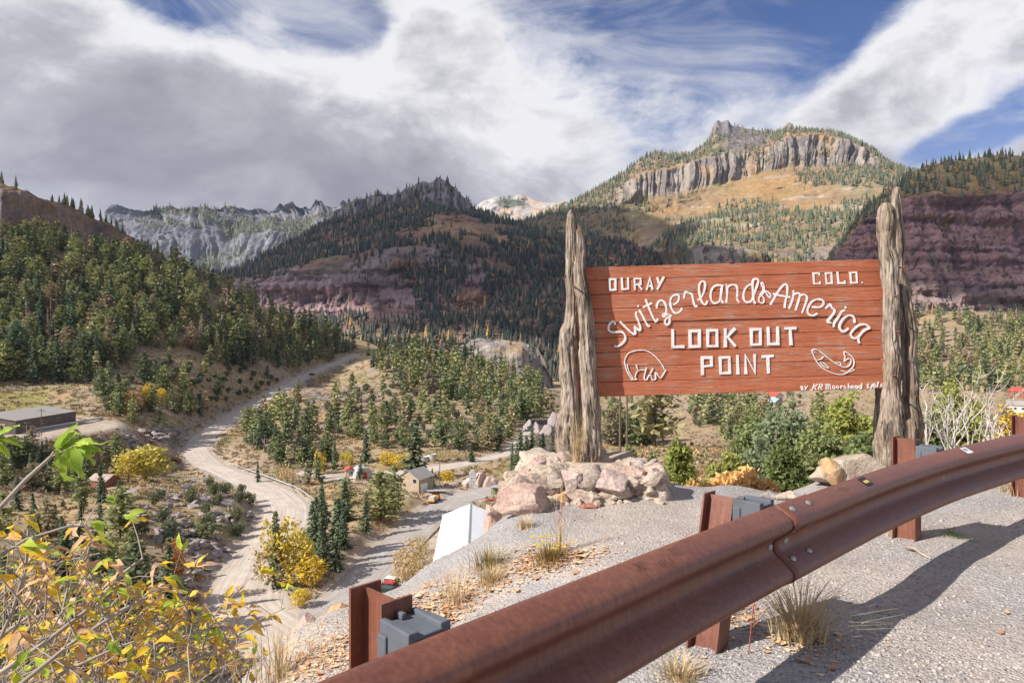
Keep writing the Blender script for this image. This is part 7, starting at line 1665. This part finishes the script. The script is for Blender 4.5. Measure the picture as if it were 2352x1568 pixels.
for k, (px, py, h, lab) in enumerate(((1718, 1500, .35, 'thin red stemmed weed in front of the second guardrail post'), (1275, 1270, .4, 'dark red stalk beside the yellow flowers'))):
    g = lground(px, py); q_ = random.Random(k); b = MB(); b.tube([(0, 0, -.02), (.02, 0, h * .5), (.07, .02, h)], [.0025, .002, .001], 5)
    for j in range(7): z = h * (.3 + .09 * j); b.tube([(.02 + .04 * j / 7, 0, z), (.02 + q_.uniform(-.07, .09), q_.uniform(-.03, .03), z + .06)], [.002, .001], 3)
    o = empty('weed', g, 0, lab, 'weed'); link('stem', make_mesh('stem', b.v, b.f, simple('red_stem', (.34, .09, .07), .7, .2, 9, 0)), o)
g = lground(2112, 1275); b = MB(); b.tube([(-.005, .12, .01), (.012, .06, .02), (.0, -.02, .016), (.008, -.09, .012)], [.012, .010, .009, .005], 6); o = b.build('stick', M['twig'], None, True, g); tag(o, 'crooked grey stick lying on the gravel past the third guardrail post', 'stick')
grass('green_weed', 'sparse green weed in the shadow beside the third guardrail post', 2190, 1232, .10, .10, 90, 33, 1.3, 'jun_mid', cat='weed')

# ================================================================== yellow-leaved shrub, close on the left
shrub = empty('yellow_leaf_shrub', (-1.9, 1.7, -1.6), 0, 'leggy shrub with yellow, green and dry tan leaves filling the lower left corner', 'shrub'); so_ = Vector(shrub.location)
def leafmat(name, c, c2, tr=.4):
    m, t, b = new_mat(name); oi = t.node('ShaderNodeObjectInfo'); tc = t.node('ShaderNodeTexCoord'); n = t.noise(tc.outputs['Object'], 30, 4, .6); k = t.mix(oi.outputs['Random'], c, c2); k = t.mix(1.0, k, t.ramp(n.outputs[0], [(.3, .75), (.7, 1.2)]), 'MULTIPLY')
    t.link(k, b.inputs['Base Color']); b.inputs['Roughness'].default_value = .55; b.inputs['Specular IOR Level'].default_value = .25; tr_ = t.node('ShaderNodeBsdfTranslucent'); t.link(k, tr_.inputs[0]); mx = t.node('ShaderNodeMixShader'); mx.inputs[0].default_value = tr
    t.link(b.outputs[0], mx.inputs[1]); t.link(tr_.outputs[0], mx.inputs[2]); t.link(mx.outputs[0], t.n['Material Output'].inputs[0]); return m
LM = {'green': leafmat('green_leaf', (.30, .44, .05), (.42, .52, .08)), 'lime': leafmat('lime_leaf', (.50, .60, .08), (.36, .50, .06)), 'yellow': leafmat('yellow_leaf', (.80, .58, .05), (.78, .50, .04)), 'gold': leafmat('gold_leaf', (.70, .42, .07), (.74, .50, .10)), 'tan': leafmat('dry_tan_leaf', (.62, .38, .20), (.58, .32, .15), .25), 'pink': leafmat('pinkish_dry_leaf', (.66, .45, .31), (.55, .33, .2), .2)}
def leaf_geo(seed, curl):
    q = np.random.default_rng(seed); n = 6; V = []; F = []
    wd = [0.02, .34, .44, .36, .20, .02]
    for i in range(n):
        f = i / (n - 1); w = wd[i] * .5 * q.uniform(.85, 1.15); y = f; z = -curl * f * f + .03 * q.normal(); tx = .10 * q.normal() * f
        V += [(tx - w, y + .05 * q.normal(), z + .35 * w + .04 * q.normal()), (tx, y, z), (tx + w, y + .05 * q.normal(), z + .35 * w + .04 * q.normal())]
    for i in range(n - 1):
        a = i * 3; F += [(a, a + 1, a + 4, a + 3), (a + 1, a + 2, a + 5, a + 4)]
    return np.array(V), np.array(F)
LG = [(leaf_geo(i, c)) for i, c in enumerate((.15, .35, .55, .25, .8, .45))]; LGD = [(leaf_geo(20 + i, c)) for i, c in enumerate((1.1, .9, 1.3))]
LMESH = {k: [make_mesh('leaf', V, F, LM[k], True) for V, F in (LGD if k in ('tan', 'pink') else LG)] for k in LM}
rs = random.Random(12); LEAVES = []  # (pos, dir, size, colour)
def stem(pts_, r0, r1, name='stem', n=6):
    b = MB(); P = [at(*p) - so_ for p in pts_]; k = len(P); b.tube(P, [r0 + (r1 - r0) * i / (k - 1) for i in range(k)], n, False); link(name, make_mesh(name, b.v, b.f, M['twig'], True), shrub); return [p + so_ for p in P]
def sprig(p, d, cols, n, size):
    for k in range(n):
        dd = (d + Vector((rs.uniform(-1, 1), rs.uniform(-.8, .8), rs.uniform(-1.0, .25)))).normalized(); LEAVES.append((p + dd * size * .1, dd, size * rs.uniform(.7, 1.2), rs.choices([c for c, w in cols], [w for c, w in cols])[0]))
GRN = [('green', 3), ('lime', 3)]; MIX = [('yellow', 4), ('gold', 2), ('green', 2.4), ('lime', 2.2), ('tan', 1.4), ('pink', .5)]; DRY = [('tan', 4), ('pink', 3), ('gold', 2), ('yellow', 1)]; YEL = [('yellow', 5), ('gold', 2), ('lime', 1), ('tan', 1)]
MAIN = [([(-60,1240,1.75),(0,1165,1.72),(60,1100,1.7),(118,1048,1.68),(126,1036,1.68)], .008, .004, GRN, .066, 'tip'), ([(118,1048,1.68),(150,1034,1.66),(172,1022,1.66)], .003, .0015, GRN, .066, 'tip'), ([(-80,1080,1.6),(-40,1030,1.6),(-18,1010,1.6)], .005, .003, GRN, .06, 'tip'),
 ([(-60,1310,1.9),(0,1275,1.9),(60,1238,1.9),(150,1210,1.92),(200,1205,1.95)], .007, .003, [('green', 3), ('lime', 2), ('yellow', 2)], .085, 'all'), ([(-60,1600,2.0),(30,1400,2.0),(60,1300,2.0),(66,1215,2.0)], .007, .004, YEL, .075, 'all'), ([(-80,1620,1.8),(0,1545,1.85),(110,1470,1.9),(200,1400,1.95),(290,1310,2.0),(330,1280,2.0)], .011, .004, MIX, .075, 'all'),
 ([(-40,1640,1.7),(60,1560,1.75),(160,1480,1.8),(280,1400,1.9),(340,1370,1.95)], .009, .004, MIX, .075, 'all'), ([(40,1640,1.8),(150,1540,1.85),(260,1490,1.9),(400,1440,2.0)], .008, .003, MIX, .075, 'all'), ([(300,1700,2.2),(380,1600,2.25),(420,1480,2.3),(430,1400,2.3),(395,1330,2.3)], .007, .003, MIX, .07, 'all'), ([(420,1700,2.4),(450,1560,2.4),(470,1470,2.4),(500,1400,2.45),(560,1345,2.5)], .006, .0025, YEL, .065, 'all'),
 ([(330,1650,2.2),(380,1540,2.2),(480,1500,2.25),(560,1450,2.3),(600,1420,2.3),(655,1395,2.3)], .006, .002, YEL, .06, 'all'), ([(460,1700,2.5),(500,1580,2.5),(520,1480,2.5),(530,1440,2.5)], .005, .002, YEL, .06, 'all'), ([(-60,1420,2.3),(40,1330,2.3),(140,1290,2.3),(230,1270,2.35)], .007, .003, DRY, .075, 'all'), ([(-60,1500,2.2),(60,1420,2.2),(160,1330,2.25),(200,1280,2.3),(210,1235,2.3)], .008, .003, DRY, .075, 'all'), ([(100,1700,2.1),(200,1560,2.15),(270,1450,2.2),(300,1360,2.2)], .007, .003, DRY, .07, 'all'),
 ([(200,1700,1.9),(260,1600,1.95),(330,1540,2.0),(420,1530,2.05),(520,1540,2.1)], .007, .003, YEL, .07, 'all')]
for k in range(11):
    x0 = rs.uniform(-50, 480); y1 = rs.uniform(1340, 1500); D = rs.uniform(1.7, 2.7); MAIN.append(([(x0, 1720, D), (x0 + rs.uniform(-30, 40), 1620, D), (x0 + rs.uniform(-60, 70), (1620 + y1) / 2, D + .05), (x0 + rs.uniform(-90, 110), y1, D + .1)], .005, .002, rs.choice([MIX, YEL, DRY, MIX]), .07, 'all'))
for pts_, r0, r1, cols, size, mode in MAIN:
    P = stem(pts_, r0 * .8, r1)
    seg = [(a, b_) for a, b_ in zip(P, P[1:])]
    if mode == 'tip': sprig(P[-1], (P[-1] - P[-2]).normalized() + Vector((.6, 0, .1)), cols, 5, size); sprig(P[-1], Vector((.9, -.2, .1)), cols, 3, size)
    else:
        for i, (a, b_) in enumerate(seg):
            if i == 0: continue
            m_ = max(2, int((b_ - a).length / .045))
            for j in range(m_):
                p = a + (b_ - a) * ((j + rs.random()) / m_); d = (b_ - a).normalized()
                e = p + (d * .4 + Vector((rs.uniform(-1, 1), rs.uniform(-1, .6), rs.uniform(-.4, .9)))).normalized() * rs.uniform(.05, .16)
                b = MB(); b.tube([p - so_, (p + e) / 2 - so_ + Vector((0, 0, .01)), e - so_], [r1 * .6, r1 * .45, r1 * .25], 4, False); link('twig', make_mesh('twig', b.v, b.f, M['twig'], True), shrub)
                sprig(e, (e - p).normalized(), cols, rs.choice([2, 2, 3, 3, 4]), size * .70)
# fine tangle of twigs with many small curled leaves
TANG = [(-20,1330),(110,1275),(240,1330),(330,1385),(420,1405),(510,1440),(555,1500),(580,1580),(-20,1580)]
tb = MB(); cnt = 0
while cnt < 270:
    x, y = rs.uniform(-20, 590), rs.uniform(1235, 1580)
    if not inpoly(x, y, TANG): continue
    cnt += 1; D = rs.uniform(1.9, 3.0); p = at(x, y, D); d = Vector((rs.uniform(-.5, .9), rs.uniform(-.5, .5), rs.uniform(.1, 1))).normalized(); L0 = rs.uniform(.10, .28); q1 = p - d * L0 * .5 + Vector((rs.uniform(-.04, .04), 0, -.02)); e = p + d * L0 * .5
    tb.tube([q1 - so_, p - so_, e - so_], [.0032, .0024, .0012], 4, False)
    col = rs.choices([DRY, YEL, MIX], [3, 4, 4])[0]
    for f in (0.1, .5, 1.0):
        if rs.random() < .8: sprig(p + (e - p) * f, d, col, rs.choice([1, 1, 2]), rs.uniform(.028, .050))
tag(link('twig_tangle', make_mesh('twig_tangle', tb.v, tb.f, M['twig'], True), shrub), None, None, None, 'stuff')
def leaf_matrix(p, d, s):
    d = d.normalized(); side = d.cross(Vector((0, 0, 1)) + Vector((rs.uniform(-.7, .7), rs.uniform(-.9, .3), 0))); side = side.normalized(); up = side.cross(d)
    return Matrix(((side.x * s, d.x * s, up.x * s, p.x), (side.y * s, d.y * s, up.y * s, p.y), (side.z * s, d.z * s, up.z * s, p.z), (0, 0, 0, 1)))
vis = []
for L_ in LEAVES:
    x, y = proj(L_[0])
    if -60 < x < 760 and 900 < y < 1640: vis.append(L_)
vis.sort(key=lambda L_: -L_[2] / L_[0].y); rest = {}
for i, (p, d, s, c) in enumerate(vis):
    mt = leaf_matrix(p - so_, d, s); me = rs.choice(LMESH[c])
    if i < 298:
        o = bpy.data.objects.new('leaf', me); COL.objects.link(o); o.parent = shrub; o.matrix_local = mt
    else: rest.setdefault(c, []).append((me, mt))
VV = []; FF = []; MI = []; b0 = 0; names = list(LM)
for c, its in rest.items():
    for me, mt in its:
        V = np.array([v.co[:] for v in me.vertices]); V = V @ np.array(mt.to_3x3()).T + np.array(mt.translation); F = np.array([p.vertices[:] for p in me.polygons]); VV.append(V); FF.append(F + b0); b0 += len(V); MI += [names.index(c)] * len(F)
if VV:
    me = make_mesh('leaf_mass', np.concatenate(VV), np.concatenate(FF), [LM[c] for c in names], True); me.polygons.foreach_set('material_index', np.array(MI, np.int32)); tag(link('leaf_mass', me, shrub), None, None, None, 'stuff')
